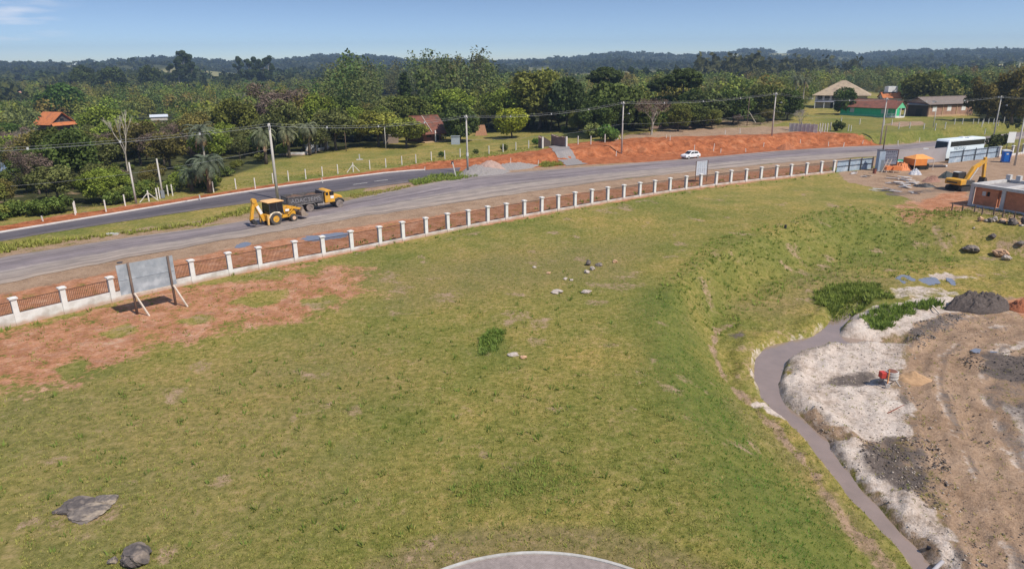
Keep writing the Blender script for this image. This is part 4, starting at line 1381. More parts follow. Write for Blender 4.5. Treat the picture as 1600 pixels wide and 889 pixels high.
for i in order:
    x, y = cand[i]
    D = math.hypot(x, y)
    s = 4.6 if D < 180 else 5.6 if D < 320 else 7.0
    if any((x - a) ** 2 + (y - b) ** 2 < r * r for a, b, r in SPOTS): continue
    if free(x, y, s):
        (near_list if len(near_list) < 262 else mid_list).append((x, y, cz[i], cpx[i], cpy[i], D))
BOXES = [(66, 176, 122, 203), (228, 178, 270, 187), (655, 180, 704, 224), (0, 228, 22, 276), (300, 188, 342, 262), (8, 140, 48, 158), (185, 188, 215, 262), (380, 205, 530, 250), (290, 240, 362, 300), (125, 104, 330, 128), (370, 88, 432, 128), (600, 112, 650, 150)]
def fit_h(x, y, z, h, w):
    """keep the things the photograph shows between the trees in sight"""
    px, pb = proj(x, y, z)
    f = y * cp + (H - z) * sp
    wp = w * F / f
    top = pb - h * F / f
    for (a, b, c, d) in BOXES:
        if px + wp > a and px - wp < c and pb > d and top < d:
            h = min(h, (pb - d) * f / F)
            top = pb - h * F / f
    return h
GREENS = [((0.70, 0.85, 0.6), "dark green", 0), ((1.0, 1.05, 0.7), "mid green", 0), ((1.3, 1.2, 0.75), "light olive green", 0), ((1.35, 1.02, 0.85), "brownish", 1), ((1.1, 1.05, 0.95), "grey-green", 1)]
def tree_h(px, D):
    if px < 520: return R.uniform(4.6, 7.6) if D < 160 else R.uniform(6, 10) if D < 260 else R.uniform(7, 12)
    if px < 770: return R.uniform(6, 9) if D < 235 else R.uniform(14, 21)
    if px < 880: return R.uniform(7, 11)
    if px < 1260: return R.uniform(6, 9.5) if D > 215 else R.uniform(4, 7)
    return R.uniform(7, 11)
SECT = [(200, "left of the pale bare tree"), (345, "left of the meadow"), (560, "behind the drooping palms"), (780, "behind the farmhouse"), (1000, "right of the farmhouse lawn"), (1260, "above the bare bank"), (9999, "behind the houses on the right")]
for k, (x, y, z, px, py, D) in enumerate(near_list):
    h = tree_h(px, D)
    if 520 < px < 770 and D > 235:
        h = fit_h(x, y, z, h, 4)
        place(T_EUC[k % 3], (x, y, z), None, (h / 20 * 1.25, h / 20 * 1.25, h / 20), "tall grey-green eucalyptus in the grove behind the farmhouse", "eucalyptus grove behind the farmhouse", (0.9, 0.92, 0.85))
        continue
    u_ = float(fbm(np.array([x / 22.0]), np.array([y / 22.0]), 40, 2)[0])
    c, nm, lo = GREENS[int(np.clip((u_ - 0.28) / 0.44 * 5 + R.uniform(-1, 1), 0, 4.99))] if R.random() < 0.75 else R.choice(GREENS)
    if R.random() < 0.14: c, nm = (1.55, 1.7, 0.8), 'bright green'
    sec = [s for lim, s in SECT if px < lim][0]
    src = (T_LOOSE if lo else T_ROUND)[k % (3 if lo else 5)]
    h *= R.choice((0.5, 0.75, 1, 1, 1.25, 1.5))
    h = fit_h(x, y, z, h, h * 0.5)
    if h < 1.6:
        s = R.uniform(0.45, 0.8)
        place(BUSH[k % 2], (x, y, z), None, (s * 1.3, s * 1.3, s), "low scrubby bush in the gaps of the wood", "scrub in the gaps of the wood", R.choice([(1.2, 1.1, 0.8), (0.9, 1.0, 0.7)]))
        continue
    w = h / 8 * R.uniform(0.85, 1.35)
    if R.random() < (0.2 if px < 330 else 0.08):
        j = R.uniform(0.8, 1.2)
        place(T_TWIG[k % 2], (x, y, z - 0.2), None, (w, w, h / 8), "grey-brown leafless twiggy tree in the wood " + [s for lim, s in SECT if px < lim][0], "leafless twiggy trees in the wood " + [s for lim, s in SECT if px < lim][0], (j, j * 0.93, j * 0.9))
        continue
    j = R.uniform(0.85, 1.15)
    place(src, (x, y, z - 0.2), None, (w, w, h / 8), nm + (" thin-leaved" if lo else " bushy") + " tree in the wood " + sec, nm + " trees in the wood " + sec, tuple(v * j for v in c))
# roadside bushes, all single
bpx = []
for k in range(46):
    t_ = R.random()
    px = R.uniform(-20, 340)
    py = np.interp(px, [-20, 0, 110, 160, 210, 340], [352, 346, 332, 326, 312, 296]) - R.uniform(0, 9)
    if 105 < px < 168: continue
    p = G(px, py)
    s = R.uniform(0.5, 1.05)
    place(BUSH[k % 2], p, None, (s * 1.1, s * 1.1, s), "low leafy bush on the verge at the foot of the roadside wood", "bushes along the foot of the roadside wood", R.choice([(1.2, 1.3, 0.8), (0.9, 1.1, 0.7), (1.5, 1.45, 0.9)]))
for (px, py, s, lb, cl) in [(925, 216, 1.3, "silvery grey-green bush right of the ruined brick wall", (1.7, 1.7, 1.5)), (938, 213, 1.5, "larger silvery bush beside the tree belt", (1.6, 1.6, 1.4)), (946, 219, 1.3, "bright green bush at the left end of the bare bank", (0.9, 1.4, 0.8)),
                            (955, 221, 1.1, "green bush touching the bank's corner post", (0.9, 1.3, 0.8)), (1255, 205, 0.5, "small dark spiky bush against the white concrete fence", (0.4, 0.4, 0.4)), (1309, 205, 0.9, "dark shrub on the grass right of the wire gate", (0.5, 0.6, 0.5)),
                            (1553, 231, 1.0, "dark upright shrub by the road behind the portable toilet, left one", (0.6, 0.6, 0.5)), (1564, 229, 1.0, "dark upright shrub by the road behind the portable toilet, right one", (0.5, 0.5, 0.45)),
                            (788, 236, 0.55, "low weedy bush at the meadow fence above the gravel heaps", (1.2, 1.2, 0.9)), (690, 246, 0.45, "small dark bush at the meadow fence", (0.8, 1.1, 0.7)), (744, 241, 0.4, "small bush at the meadow fence right of the pole", (1.0, 1.1, 0.8)), (837, 226, 0.5, "bush at the foot of the narrow brick ruin", (0.7, 1.2, 0.6)),
                            (882, 207, 0.6, "dark little bush on top of the mound behind the brick ruin", (0.6, 0.8, 0.5))]:
    place(BUSH[int(px) % 2], G(px, py), None, (s, s, s * 1.15), lb, None, cl).pop("group", None)

# ------------------------------------------------------------------ woods too many to count
def far_wood(name, items, per, ls_k, label):
    """items: x, y, z, h, w, tint -> one mesh of small leaf clumps"""
    V, T = [], []
    it = np.array([i[:5] for i in items])
    tn = np.array([i[5] for i in items])
    n = len(it)
    d = NR.normal(size=(n, per, 3))
    d /= np.linalg.norm(d, axis=2)[:, :, None]
    nb = 7
    bd = NR.normal(size=(n, nb, 3)); bd /= np.linalg.norm(bd, axis=2)[:, :, None]
    sel = NR.integers(0, nb, (n, per))
    cen = np.take_along_axis(bd, sel[:, :, None].repeat(3, 2), 1) * 0.6
    pnt = cen + d * NR.uniform(0.28, 0.5, (n, per))[:, :, None]
    h, w = it[:, 3][:, None], it[:, 4][:, None]
    c = np.stack([it[:, 0][:, None] + pnt[:, :, 0] * w, it[:, 1][:, None] + pnt[:, :, 1] * w, it[:, 2][:, None] + h * 0.56 + pnt[:, :, 2] * h * 0.5], -1)
    nr_ = d + NR.normal(size=d.shape) * 0.7 + np.array([0, 0, 0.3])
    nr_ /= np.linalg.norm(nr_, axis=2)[:, :, None]
    a = np.cross(nr_, NR.normal(size=d.shape)); a /= np.linalg.norm(a, axis=2)[:, :, None]
    b = np.cross(nr_, a)
    s = (w * ls_k)[:, :, None] * NR.uniform(0.6, 1.3, (n, per, 1))
    q = np.stack([c - a * s, c - b * s, c + a * s, c + b * s], 2).reshape(-1, 3)
    t = (NR.normal(1, 0.2, (n, per, 1)).clip(0.5, 1.6) * tn[:, None, :]).reshape(-1, 3).repeat(4, 0)
    me = np_mesh(name, q, np.arange(len(q)).reshape(-1, 4), leaf, t)
    return tag(link(name, me), label, "woodland", kind="stuff")
items = []
for (x, y, z, px, py, D) in mid_list:
    h = fit_h(x, y, z, tree_h(px, D) * R.choice((0.55, 0.8, 1, 1.0, 1.35)), 4)
    if h < 2: continue
    u_ = float(fbm(np.array([x / 45.0]), np.array([y / 45.0]), 41, 2)[0])
    c = GREENS[int(np.clip((u_ - 0.28) / 0.44 * 5 + R.uniform(-1.2, 1.2), 0, 4.99))][0]
    if R.random() < 0.1: c = (1.5, 1.55, 0.8)
    if 520 < px < 770 and D > 235: c = (0.8, 0.82, 0.75)
    items.append((x, y, z - 0.3, h, h * R.uniform(0.36, 0.55) if h < 13 else h * 0.27, tuple(v * R.uniform(1.0, 1.4) for v in c)))
far_wood("mid_distance_wood", items, 330, 0.085, "mixed dark green woodland in the middle distance")
n = 34000
az = NR.uniform(-0.72, 0.72, n)
D = np.exp(NR.uniform(math.log(560), math.log(3300), n))
x, y = D * np.sin(az), D * np.cos(az)
z = zfun(x, y)
px, py = proj(x, y, z)
fl = fbm(x / 260, y / 260, 51, 4)
ok = ((fl < 0.575) & (fbm(x / 55, y / 55, 66, 3) + 0.3 * NR.random(n) > 0.56)) | (D > 1900)
for fpx in FIELDS: ok &= ~((sdpoly(px, py, fpx) > -1.5) & (D > 600))
ok &= (NR.random(n) < np.where((D < 1300) & ~((px > 1090) & (px < 1340)), 0.6, 0.9))
items = []
for i in np.nonzero(ok)[0]:
    k = 1 + (D[i] - 560) / 2600
    euc = 1090 < px[i] < 1340 and D[i] < 900
    h = R.uniform(14, 18) if euc else R.uniform(5, 10)
    h *= R.choice((0.6, 0.9, 1, 1.4))
    w = h * (0.3 if euc else R.uniform(0.5, 0.85)) * (1 + 0.5 * (k - 1))
    c = (0.62, 0.55, 0.52) if euc else R.choice([(0.36, 0.46, 0.38), (0.48, 0.52, 0.42), (0.62, 0.60, 0.48), (0.32, 0.38, 0.34)])
    if D[i] > 1200: c = tuple(v * 0.75 for v in c)
    items.append((x[i], y[i], z[i] - 0.5, h, w, c))
far_wood("far_woods", items, 30, 0.30, "distant woods covering the hills")

# weeds and grass tufts
def tufts(name, x, y, hgt, tint, m, label, blades=6, spread=0.12):
    n = len(x)
    z = zfun(x, y)
    az = NR.uniform(0, 6.283, (n, blades))
    ln = NR.uniform(0.15, 0.9, (n, blades))
    hh = hgt[:, None] * NR.uniform(0.55, 1.15, (n, blades))
    bx = x[:, None] + np.cos(az) * spread * NR.uniform(0, 1, (n, blades))
    by = y[:, None] + np.sin(az) * spread * NR.uniform(0, 1, (n, blades))
    w = hh * 0.16 + 0.008
    sxx, syy = -np.sin(az) * w, np.cos(az) * w
    tx, ty = bx + np.cos(az) * hh * ln, by + np.sin(az) * hh * ln
    zz = np.repeat(z[:, None], blades, 1) - 0.02
    v = np.stack([np.stack([bx - sxx, by - syy, zz], -1), np.stack([bx + sxx, by + syy, zz], -1), np.stack([tx, ty, zz + hh], -1)], 2).reshape(-1, 3)
    t = np.repeat((tint[:, None, :] * NR.normal(1, 0.15, (n, blades, 1)).clip(0.6, 1.5)).reshape(-1, 3), 3, 0)
    me = np_mesh(name, v, np.arange(len(v)).reshape(-1, 3), m, t)
    return tag(link(name, me), label, "grass", kind="stuff")
grass_m = mat("grass_blades", (0.31, 0.30, 0.085), (0.40, 0.355, 0.135), 0.4, 0.8, tint=True, spec=0.1, trans=0.35)
def zone_at(L, x, y):
    r = np.zeros(x.shape)
    for k, e in enumerate(L): r = np.maximum(r, zone(e[0], e[1], e[2], e[3], e[4], e[5], seed=31 + k, x=x, y=y))
    return r
n = 240000
dd = 19 + 75 * NR.random(n) ** 1.25
az = NR.uniform(-0.72, 0.72, n)
x, y = dd * np.sin(az), dd * np.cos(az)
zq = zfun(x, y)
px, py = proj(x, y, zq)
dens = fbm(x * 0.5, y * 0.5, 61, 4)
dirt = np.maximum(np.maximum(zone_at(RED, x, y), zone_at(TAN, x, y)), np.maximum(zone_at(SAND, x, y), zone_at(DARK, x, y)))
fence_line = np.interp(px, [-200, 0, 104, 178, 310, 407, 506, 630, 762, 900, 1100, 1300, 1500], [556, 518, 491, 470, 442, 422, 405, 379, 352, 326, 293, 271, 300])
ok = (py > fence_line + 3) & (px > -40) & (px < 1640) & (NR.random(n) > np.minimum(dirt * 1.15, 0.9)) & (dens * 0.12 + NR.random(n) * 0.6 > 0.30)
ok &= (sdpoly(x, y, STREAM) < -0.4) & ((x - cx) ** 2 + (y - cy) ** 2 > (rad + 0.3) ** 2)
x, y, dens = x[ok], y[ok], dens[ok]
hg = 0.04 + 0.09 * NR.random(len(x)) ** 2
tn = np.where((NR.random(len(x)) < 0.22)[:, None], np.array([[0.62, 0.78, 0.55]]), np.where((NR.random(len(x)) < 0.15)[:, None], np.array([[1.15, 1.05, 1.1]]), np.array([[0.95, 1.0, 0.8]])))
lz = zone([(1000, 470), (1060, 460), (1100, 520), (1150, 620), (1230, 700), (1320, 800), (1350, 889), (1180, 889), (1100, 760), (1050, 640), (1010, 560)], -0.8, 2.0, 1.5, 0.2, 1, x=x, y=y)
tn = np.where((NR.random(len(x)) < lz * 0.7)[:, None], np.array([[0.45, 0.85, 0.45]]), tn)
tufts("field_grass", x, y, hg, tn, grass_m, "short olive green grass tufts over the open field")
def weedpatch(pts, z, n, h0, h1, tint):
    P_ = np.array(poly(pts, z))
    x = NR.uniform(P_[:, 0].min(), P_[:, 0].max(), n * 4)
    y = NR.uniform(P_[:, 1].min(), P_[:, 1].max(), n * 4)
    k = sdpoly(x, y, [tuple(q) for q in P_]) + (fbm(x * 0.8, y * 0.8, 3) - 0.5) * 2.0 > 0
    x, y = x[k][:n], y[k][:n]
    return x, y, NR.uniform(h0, h1, len(x)), np.repeat(np.array([tint]), len(x), 0)
sets = [weedpatch([(1268, 460), (1300, 445), (1370, 445), (1390, 465), (1330, 490), (1300, 495)], -3, 1080, 0.2, 0.5, (0.6, 0.8, 0.5)),
        weedpatch([(748, 555), (752, 525), (775, 512), (792, 530), (785, 556)], 0, 230, 0.12, 0.3, (0.55, 0.82, 0.55)),
        weedpatch([(700, 770), (850, 715), (940, 740), (900, 790), (740, 800)], 0, 330, 0.06, 0.17, (0.62, 0.88, 0.55)),
        weedpatch([(1345, 505), (1380, 480), (1460, 470), (1470, 480), (1400, 500), (1370, 520)], -3, 480, 0.2, 0.5, (0.5, 0.75, 0.45)),
        weedpatch([(-60, 395), (0, 383), (120, 372), (300, 350), (390, 325), (400, 330), (300, 355), (180, 368), (60, 386), (-60, 408)], 0, 1560, 0.15, 0.55, (0.95, 1.05, 0.75)),
        weedpatch([(640, 285), (680, 274), (760, 268), (765, 274), (690, 284), (650, 290)], 0, 700, 0.2, 0.6, (0.7, 0.95, 0.6)),
        weedpatch([(840, 258), (850, 254), (876, 254), (880, 259), (850, 262)], 0, 260, 0.2, 0.5, (0.85, 0.95, 0.6)),
        weedpatch([(540, 306), (600, 296), (640, 290), (640, 294), (560, 310)], 0, 300, 0.1, 0.35, (1.0, 1.0, 0.8)),
        weedpatch([(0, 345), (110, 330), (240, 310), (350, 296), (640, 256), (640, 250), (350, 288), (240, 303), (110, 326), (0, 340)], 0, 1500, 0.08, 0.28, (0.9, 1.0, 0.7)),
        weedpatch([(640, 256), (760, 246), (850, 236), (850, 230), (640, 250)], 0.6, 520, 0.1, 0.35, (0.9, 1.0, 0.7)),
        weedpatch([(0, 512), (150, 474), (300, 443), (420, 420), (520, 401), (700, 363), (900, 328), (1100, 295), (1300, 272), (1300, 275), (1100, 299), (900, 333), (700, 370), (520, 408), (420, 426), (300, 449), (150, 481), (0, 520)], 0, 1020, 0.12, 0.42, (0.7, 0.95, 0.6)),
        weedpatch([(500, 398), (700, 356), (900, 320), (1100, 288), (1300, 266), (1300, 264), (1100, 284), (900, 316), (700, 350), (500, 392)], 0, 900, 0.1, 0.4, (0.7, 0.9, 0.55)),
        weedpatch([(1420, 335), (1500, 330), (1600, 340), (1600, 352), (1500, 345), (1430, 345)], -0.5, 500, 0.08, 0.26, (0.75, 0.8, 0.6)),
        weedpatch([(1000, 500), (1100, 400), (1300, 340), (1500, 350), (1500, 400), (1250, 430), (1130, 500)], -1.5, 1560, 0.1, 0.35, (0.7, 0.95, 0.6))]
sets += [weedpatch([(0, 640), (400, 560), (900, 420), (1000, 560), (1100, 760), (1000, 850), (300, 889), (0, 889)], 0, 420, 0.12, 0.30, (0.5, 0.72, 0.45)),
         weedpatch([(0, 520), (300, 450), (520, 430), (600, 470), (400, 520), (100, 620)], 0, 330, 0.06, 0.2, (0.6, 0.75, 0.45))]
x, y, hg, tn = [np.concatenate([s[i] for s in sets]) for i in range(4)]
tufts("weeds", x, y, hg, tn, grass_m, "taller weeds along the fence, roads and damp hollows", 8, 0.2)
for t in T_ROUND + T_LOOSE + T_EUC + T_TWIG + BUSH:
    if "proto" in t: del t["proto"]
    if t.location.length < 0.01:
        for c_ in list(t.children): bpy.data.objects.remove(c_)
        bpy.data.objects.remove(t)

# ------------------------------------------------------------------ white wall fence
wallw = mat("white_render", (0.70, 0.69, 0.67), (0.60, 0.58, 0.56), 1.2, 0.85, c3=(0.46, 0.43, 0.40), scale3=0.9)
def splash(m, c, top):
    n, l = m.node_tree.nodes, m.node_tree.links
    b = n["Principled BSDF"]
    src = b.inputs["Base Color"].links[0].from_socket
    tc = n.new("ShaderNodeTexCoord"); sz = n.new("ShaderNodeSeparateXYZ"); l.new(tc.outputs["Object"], sz.inputs[0])
    g = n.new("ShaderNodeNewGeometry"); nz = n.new("ShaderNodeTexNoise"); nz.inputs["Scale"].default_value = 1.7; nz.inputs["Detail"].default_value = 7
    l.new(g.outputs["Position"], nz.inputs["Vector"])
    a = n.new("ShaderNodeMath"); a.operation = 'MULTIPLY_ADD'; l.new(nz.outputs[0], a.inputs[0]); a.inputs[1].default_value = -1.1 * top; l.new(sz.outputs[2], a.inputs[2])
    mr = n.new("ShaderNodeMapRange"); mr.inputs["From Min"].default_value = -0.32 * top; mr.inputs["From Max"].default_value = 0.35 * top; mr.inputs["To Min"].default_value = 0.85; mr.inputs["To Max"].default_value = 0.0
    l.new(a.outputs[0], mr.inputs["Value"])
    mx = n.new("ShaderNodeMixRGB"); l.new(mr.outputs[0], mx.inputs[0]); l.new(src, mx.inputs[1]); mx.inputs[2].default_value = tuple(c) + (1,)
    l.new(mx.outputs[0], b.inputs["Base Color"])
wallw = mat("white_render", (0.78, 0.77, 0.75))
splash(wallw, (0.42, 0.27, 0.19), 0.45)
iron = mat("brown_iron", (0.085, 0.045, 0.032), (0.05, 0.03, 0.024), 5, 0.6, metal=0.2)
FB = [(-160, 553), (-5, 516), (30, 508), (104, 490.5), (178, 470), (310, 440.5), (361, 430), (407, 420), (463, 410), (506, 402), (550, 393), (594, 384.5), (630, 377), (668, 369), (700, 362),
      (733, 356), (762, 350), (820, 339), (900, 325.5), (1000, 308), (1100, 293), (1200, 281), (1305, 270)]
fpts = resample(poly(FB), 0.25)
# even the curve out
fa = np.array([(p.x, p.y) for p in fpts])
ker = np.ones(61) / 61
pad = np.concatenate([np.repeat(fa[:1], 30, 0) + (np.arange(-30, 0)[:, None]) * (fa[1] - fa[0]), fa, np.repeat(fa[-1:], 30, 0) + (np.arange(1, 31)[:, None]) * (fa[-1] - fa[-2])])
fa = np.stack([np.convolve(pad[:, k], ker, 'valid') for k in (0, 1)], 1)
fpx = proj(fa[:, 0], fa[:, 1], 0 * fa[:, 0])[0]
PX_POSTS = [-105, -40, 30, 104, 178, 241, 303, 361, 407, 463, 506, 550, 594, 630, 666, 700, 732, 762, 791, 819, 846, 872, 898, 924, 949, 974, 999, 1022, 1046, 1071, 1094, 1118, 1141, 1165, 1188, 1212, 1235, 1259, 1282, 1304]
posts = [np.array([np.interp(px, fpx, fa[:, 0]), np.interp(px, fpx, fa[:, 1])]) for px in PX_POSTS]
fence = thing("wall_fence", "long white low wall with square white pillars and dark brown railings beside the road", "fence", (posts[0][0], posts[0][1], 0))
f0 = Vector((posts[0][0], posts[0][1], 0))
def pillar_mesh():
    m = MB()
    m.box((0, 0, 0.98), (0.38, 0.34, 2.16))
    return m.mesh("pillar", wallw)
def cap_mesh():
    m = MB()
    m.box((0, 0, 2.10), (0.56, 0.52, 0.10))
    m.box((0, 0, 2.18), (0.46, 0.42, 0.06), taper=0.5)
    return m.mesh("cap", wallw)
pm_, cm_ = pillar_mesh(), cap_mesh()
def rail_mesh(h0):
    m = MB()
    m.box((0.5, 0, 1.86), (1, 0.035, 0.045))
    m.box((0.5, 0, h0 + 0.08), (1, 0.035, 0.045))
    k = 24
    for i in range(k):
        m.box(((i + 0.5) / k, 0, (1.86 + h0 + 0.08) / 2), (0.0068, 0.022, 1.86 - h0 - 0.08))
    return m
RAILS = {}
for i, p in enumerate(posts):
    nx = posts[min(i + 1, len(posts) - 1)] - posts[max(i - 1, 0)]
    rz = math.atan2(nx[1], nx[0])
    z0 = zat(*p)
    o = link("pillar", pm_, fence, Vector((p[0], p[1], z0)) - f0, rz)
    o.rotation_euler = (R.uniform(-0.012, 0.012), R.uniform(-0.012, 0.012), rz + R.uniform(-0.03, 0.03))
    o.scale = (1, 1, R.uniform(0.98, 1.02))
    link("cap", cm_, o)
    if i + 1 < len(posts):
        q = posts[i + 1]
        d = q - p
        L = np.linalg.norm(d)
        a = math.atan2(d[1], d[0])
        hw = float(np.interp(PX_POSTS[i], [-100, 60, 178, 310, 407, 506, 700, 1300], [0.95, 0.92, 0.78, 0.60, 0.48, 0.40, 0.34, 0.34]))
        key = round(hw, 2)
        if key not in RAILS: RAILS[key] = rail_mesh(key).mesh("railing", iron)
        w = MB()
        w.box((L / 2, 0, hw / 2 - 0.25 + 0.0), (L - 0.38, 0.20, hw + 0.5))
        o = w.build("low_wall", wallw, fence)
        zm = (z0 + zat(*q)) / 2
        o.location = Vector((p[0], p[1], zm)) - f0
        o.rotation_euler = (0, 0, a)
        u = d / L
        o = link("railing", RAILS[key], fence, Vector((p[0] + u[0] * 0.19, p[1] + u[1] * 0.19, zm)) - f0, a)
        o.scale = (L - 0.38, 1, 1)

# ------------------------------------------------------------------ billboard seen from behind
steel = mat("zinc_sheet", (0.36, 0.39, 0.43), (0.27, 0.30, 0.34), 2.0, 0.55, metal=0.15, c3=(0.46, 0.49, 0.53), scale3=1.2)
wood_old = mat("weathered_wood", (0.20, 0.14, 0.11), (0.12, 0.085, 0.07), 5, 0.85, stretch=(1, 1, 0.2))
wood_pale = mat("pale_timber", (0.62, 0.54, 0.46), (0.46, 0.38, 0.31), 4, 0.8, stretch=(1, 1, 0.25))
pa, ha = height_for(214.6, 490.9, 411)
pb, hb_ = height_for(274.7, 476.7, 399.6)
bd = (pb - pa); bd.z = 0
bl_ = bd.length
bb = thing("billboard", "grey metal billboard seen from behind on propped wooden posts before the white wall", "billboard", pa, math.atan2(bd.y, bd.x))
for x, h in ((0, ha), (bl_, hb_)):
    MB().tube([(x, 0, -0.4), (x, 0, h)], [0.10, 0.085], 8).build("post", wood_old, bb, True)
    MB().bar((x + 0.02, -0.16, 1.75), (x + 0.55, -1.15, -0.05), 0.12, 0.09).build("brace", wood_pale, bb)
zl = 1.72
for k, (z0, z1) in enumerate(((zl, (zl + ha) / 2 - 0.1), ((zl + ha) / 2 - 0.09, ha - 0.06))):
    m = MB()
    m.box((bl_ / 2 - 0.22, 0.115, (z0 + z1) / 2), (bl_ + 1.2, 0.03, z1 - z0))
    m.box((bl_ / 2 - 0.22, 0.090, z0 + 0.02), (bl_ + 1.2, 0.03, 0.035))
    m.build("sheet_panel", steel, bb)
m = MB()
m.box((bl_ / 2 - 0.22, 0.08, zl - 0.05), (bl_ + 1.2, 0.06, 0.08))
m.build("bottom_rail", wood_pale, bb)

# small sign with a grid back on the road side
p, h = height_for(1086, 285.5, 252)
q = G(1104, 283.5)
d = q - p
L = d.length
sg = thing("roadside_sign", "small grey sign panel with a gridded back on two thin posts between fence and road", "sign", p, math.atan2(d.y, d.x))
for x in (0, L):
    MB().box((x, 0, h / 2 - 0.1), (0.09, 0.09, h + 0.2)).build("post", wood_old, sg)
MB().box((L / 2, 0.07, h * 0.64), (L - 0.1, 0.025, h * 0.66)).build("panel", mat("sign_back", (0.50, 0.54, 0.60), (0.40, 0.44, 0.50), 3, 0.5), sg)
m = MB()
for i in range(6): m.box((0.12 + (L - 0.24) * i / 5, 0.035, h * 0.64), (0.05, 0.04, h * 0.66))
for k in range(3): m.box((L / 2, 0.04, h * (0.33 + 0.31 * k)), (L - 0.1, 0.04, 0.06))
m.build("grid_frame", mat("pale_steel", (0.6, 0.62, 0.66), None, 3, 0.5), sg)

# ------------------------------------------------------------------ site hoarding
tin = mat("blue_grey_tin", (0.40, 0.49, 0.58), (0.30, 0.38, 0.47), 1.6, 0.5, metal=0.2, c3=(0.50, 0.57, 0.64), scale3=0.7)
dark_steel = mat("dark_steel", (0.06, 0.07, 0.09), (0.04, 0.045, 0.055), 4, 0.6)
def hoarding(pts, n, hgt, label):
    a, b = G(*pts[0]), G(*pts[1])
    d = b - a
    L = d.length
    t = thing("site_hoarding", label, "hoarding", a, math.atan2(d.y, d.x))
    for k in range(n):
        x0, x1 = L * k / n, L * (k + 1) / n
        m = MB()
        nn = 14
        th = 0.03
        prof = []
        for i in range(nn + 1):
            prof.append((x0 + 0.02 + (x1 - x0 - 0.04) * i / nn, 0.08 + (0.025 if i % 2 else -0.025)))
        vs = [(x, y, -0.05) for x, y in prof] + [(x, y, hgt) for x, y in prof]
        N = len(prof)
        m.add(vs + [(x, y + 0.012, z) for x, y, z in vs], [(i, i + 1, N + i + 1, N + i) for i in range(N - 1)] + [(2 * N + N + i, 2 * N + N + i + 1, 2 * N + i + 1, 2 * N + i) for i in range(N - 1)] + [(N + i, N + i + 1, 3 * N + i + 1, 3 * N + i) for i in range(N - 1)])
        m.build("sheet_panel", tin, t)
        m = MB()
        m.box((x1, -0.06, hgt / 2 + 0.05), (0.13, 0.10, hgt + 0.3))
        m.build("post", dark_steel, t)
    for z in (hgt * 0.5, hgt * 0.94):
        m = MB()
        m.box((L / 2, 0.01, z), (L, 0.05, 0.09))
        m.build("rail", dark_steel, t)
    return t
hoarding(((1307, 269.5), (1362, 264)), 3, 1.95, "short run of blue-grey metal sheeting joining the end of the white fence")
hoarding(((1482, 255.5), (1559, 246)), 4, 2.15, "long run of blue-grey metal sheeting in front of the white bus")
# white fence going on to the right of the gate
wf = thing("wall_fence", "short stretch of white pillars and low wall behind the blue portable toilet", "fence", G(1560, 247))
o0 = wf.location.copy()
prev = None
for px, py in ((1560, 246.5), (1580, 245), (1597, 242), (1640, 235), (1690, 227)):
    p = G(px, py)
    d = Vector((0.87, 0.5))
    o = link("pillar", pm_, wf, p - o0, 0.5)
    link("cap", cm_, o)
    if prev is not None:
        e = p - prev
        m = MB()
        m.bar(prev - o0 + Vector((0, 0, 0.2)), p - o0 + Vector((0, 0, 0.2)), 0.2, 0.7)
        m.build("low_wall", wallw, wf)
        o = link("railing", RAILS[min(RAILS)], wf, prev - o0, math.atan2(e.y, e.x))
        o.scale = (e.length, 1, 1)
    prev = p

# ------------------------------------------------------------------ utility poles and lines
pole_c = mat("concrete_pole", (0.52, 0.49, 0.45), (0.40, 0.37, 0.34), 2, 0.85, stretch=(1, 1, 0.2))
porcelain = mat("white_porcelain", (0.62, 0.62, 0.62), None, 3, 0.4)
POLES = []
def pole(px, pb, pt, label, arm=True, r=0.15, dark=False, light=False, ring=False):
    p, h = height_for(px, pb, pt)
    lean = None
    t = thing("utility_pole", label, "utility pole", p, 0.62)
    MB().tube([(0, 0, -0.4), (0, 0, h)], [r * 1.25, r * 0.75], 8).build("shaft", wood_old if dark else pole_c, t, True)
    if arm:
        MB().box((0, 0.1, h - 0.45), (0.10, 1.1, 0.10)).build("crossarm", pole_c, t)
        for y in (-0.3, 0.25, 0.6):
            MB().cyl((0, y, h - 0.40), (0, y, h - 0.12), 0.06, 0.05, 8).build("insulator", porcelain, t)
    if light:
        m = MB()
        m.tube([(0, 0, h * 0.72), (0.2, -0.6, h * 0.77), (0.3, -1.2, h * 0.78)], [0.03, 0.03, 0.03], 6)
        ar = m.build("lamp_arm", dark_steel, t)
        MB().box((0.32, -1.35, h * 0.78), (0.2, 0.45, 0.12), taper=0.6).build("lamp_head", porcelain, ar)
    if ring:
        MB().cyl((0, 0, h * 0.30), (0, 0, h * 0.36), r * 1.4, None, 10).build("band", porcelain, t)
    POLES.append((p, h))
    return t
pole(434, 311.5, 193, "tallest-looking concrete power pole, behind the backhoe and tipper truck", True, 0.19)
pole(731, 271, 180, "concrete power pole beside the pink gravel heap", True, 0.16, ring=True)
pole(971, 242, 159, "concrete power pole on the red bank by the leafless tree", True, 0.15, light=True)
pole(1205, 219.5, 145, "concrete power pole on the bank left of the white concrete fence", True, 0.15, light=True)
pole(1375, 226, 153, "concrete power pole in front of the green house", True, 0.15)
pole(1552, 215, 150, "slim grey power pole at the grass edge before the willows", True, 0.14, light=True)
pole(1585, 259, 176, "leaning pale pole on the bare yard right of the portable toilet", False, 0.15)
pole(1379, 240, 197, "dark wooden post behind the site notice board", False, 0.12, True)
pole(213, 318.5, 254, "plain white concrete post standing in the roadside bushes", False, 0.13)
pole(255, 310, 248, "white concrete post with a grey meter box at the wire fence", False, 0.13)
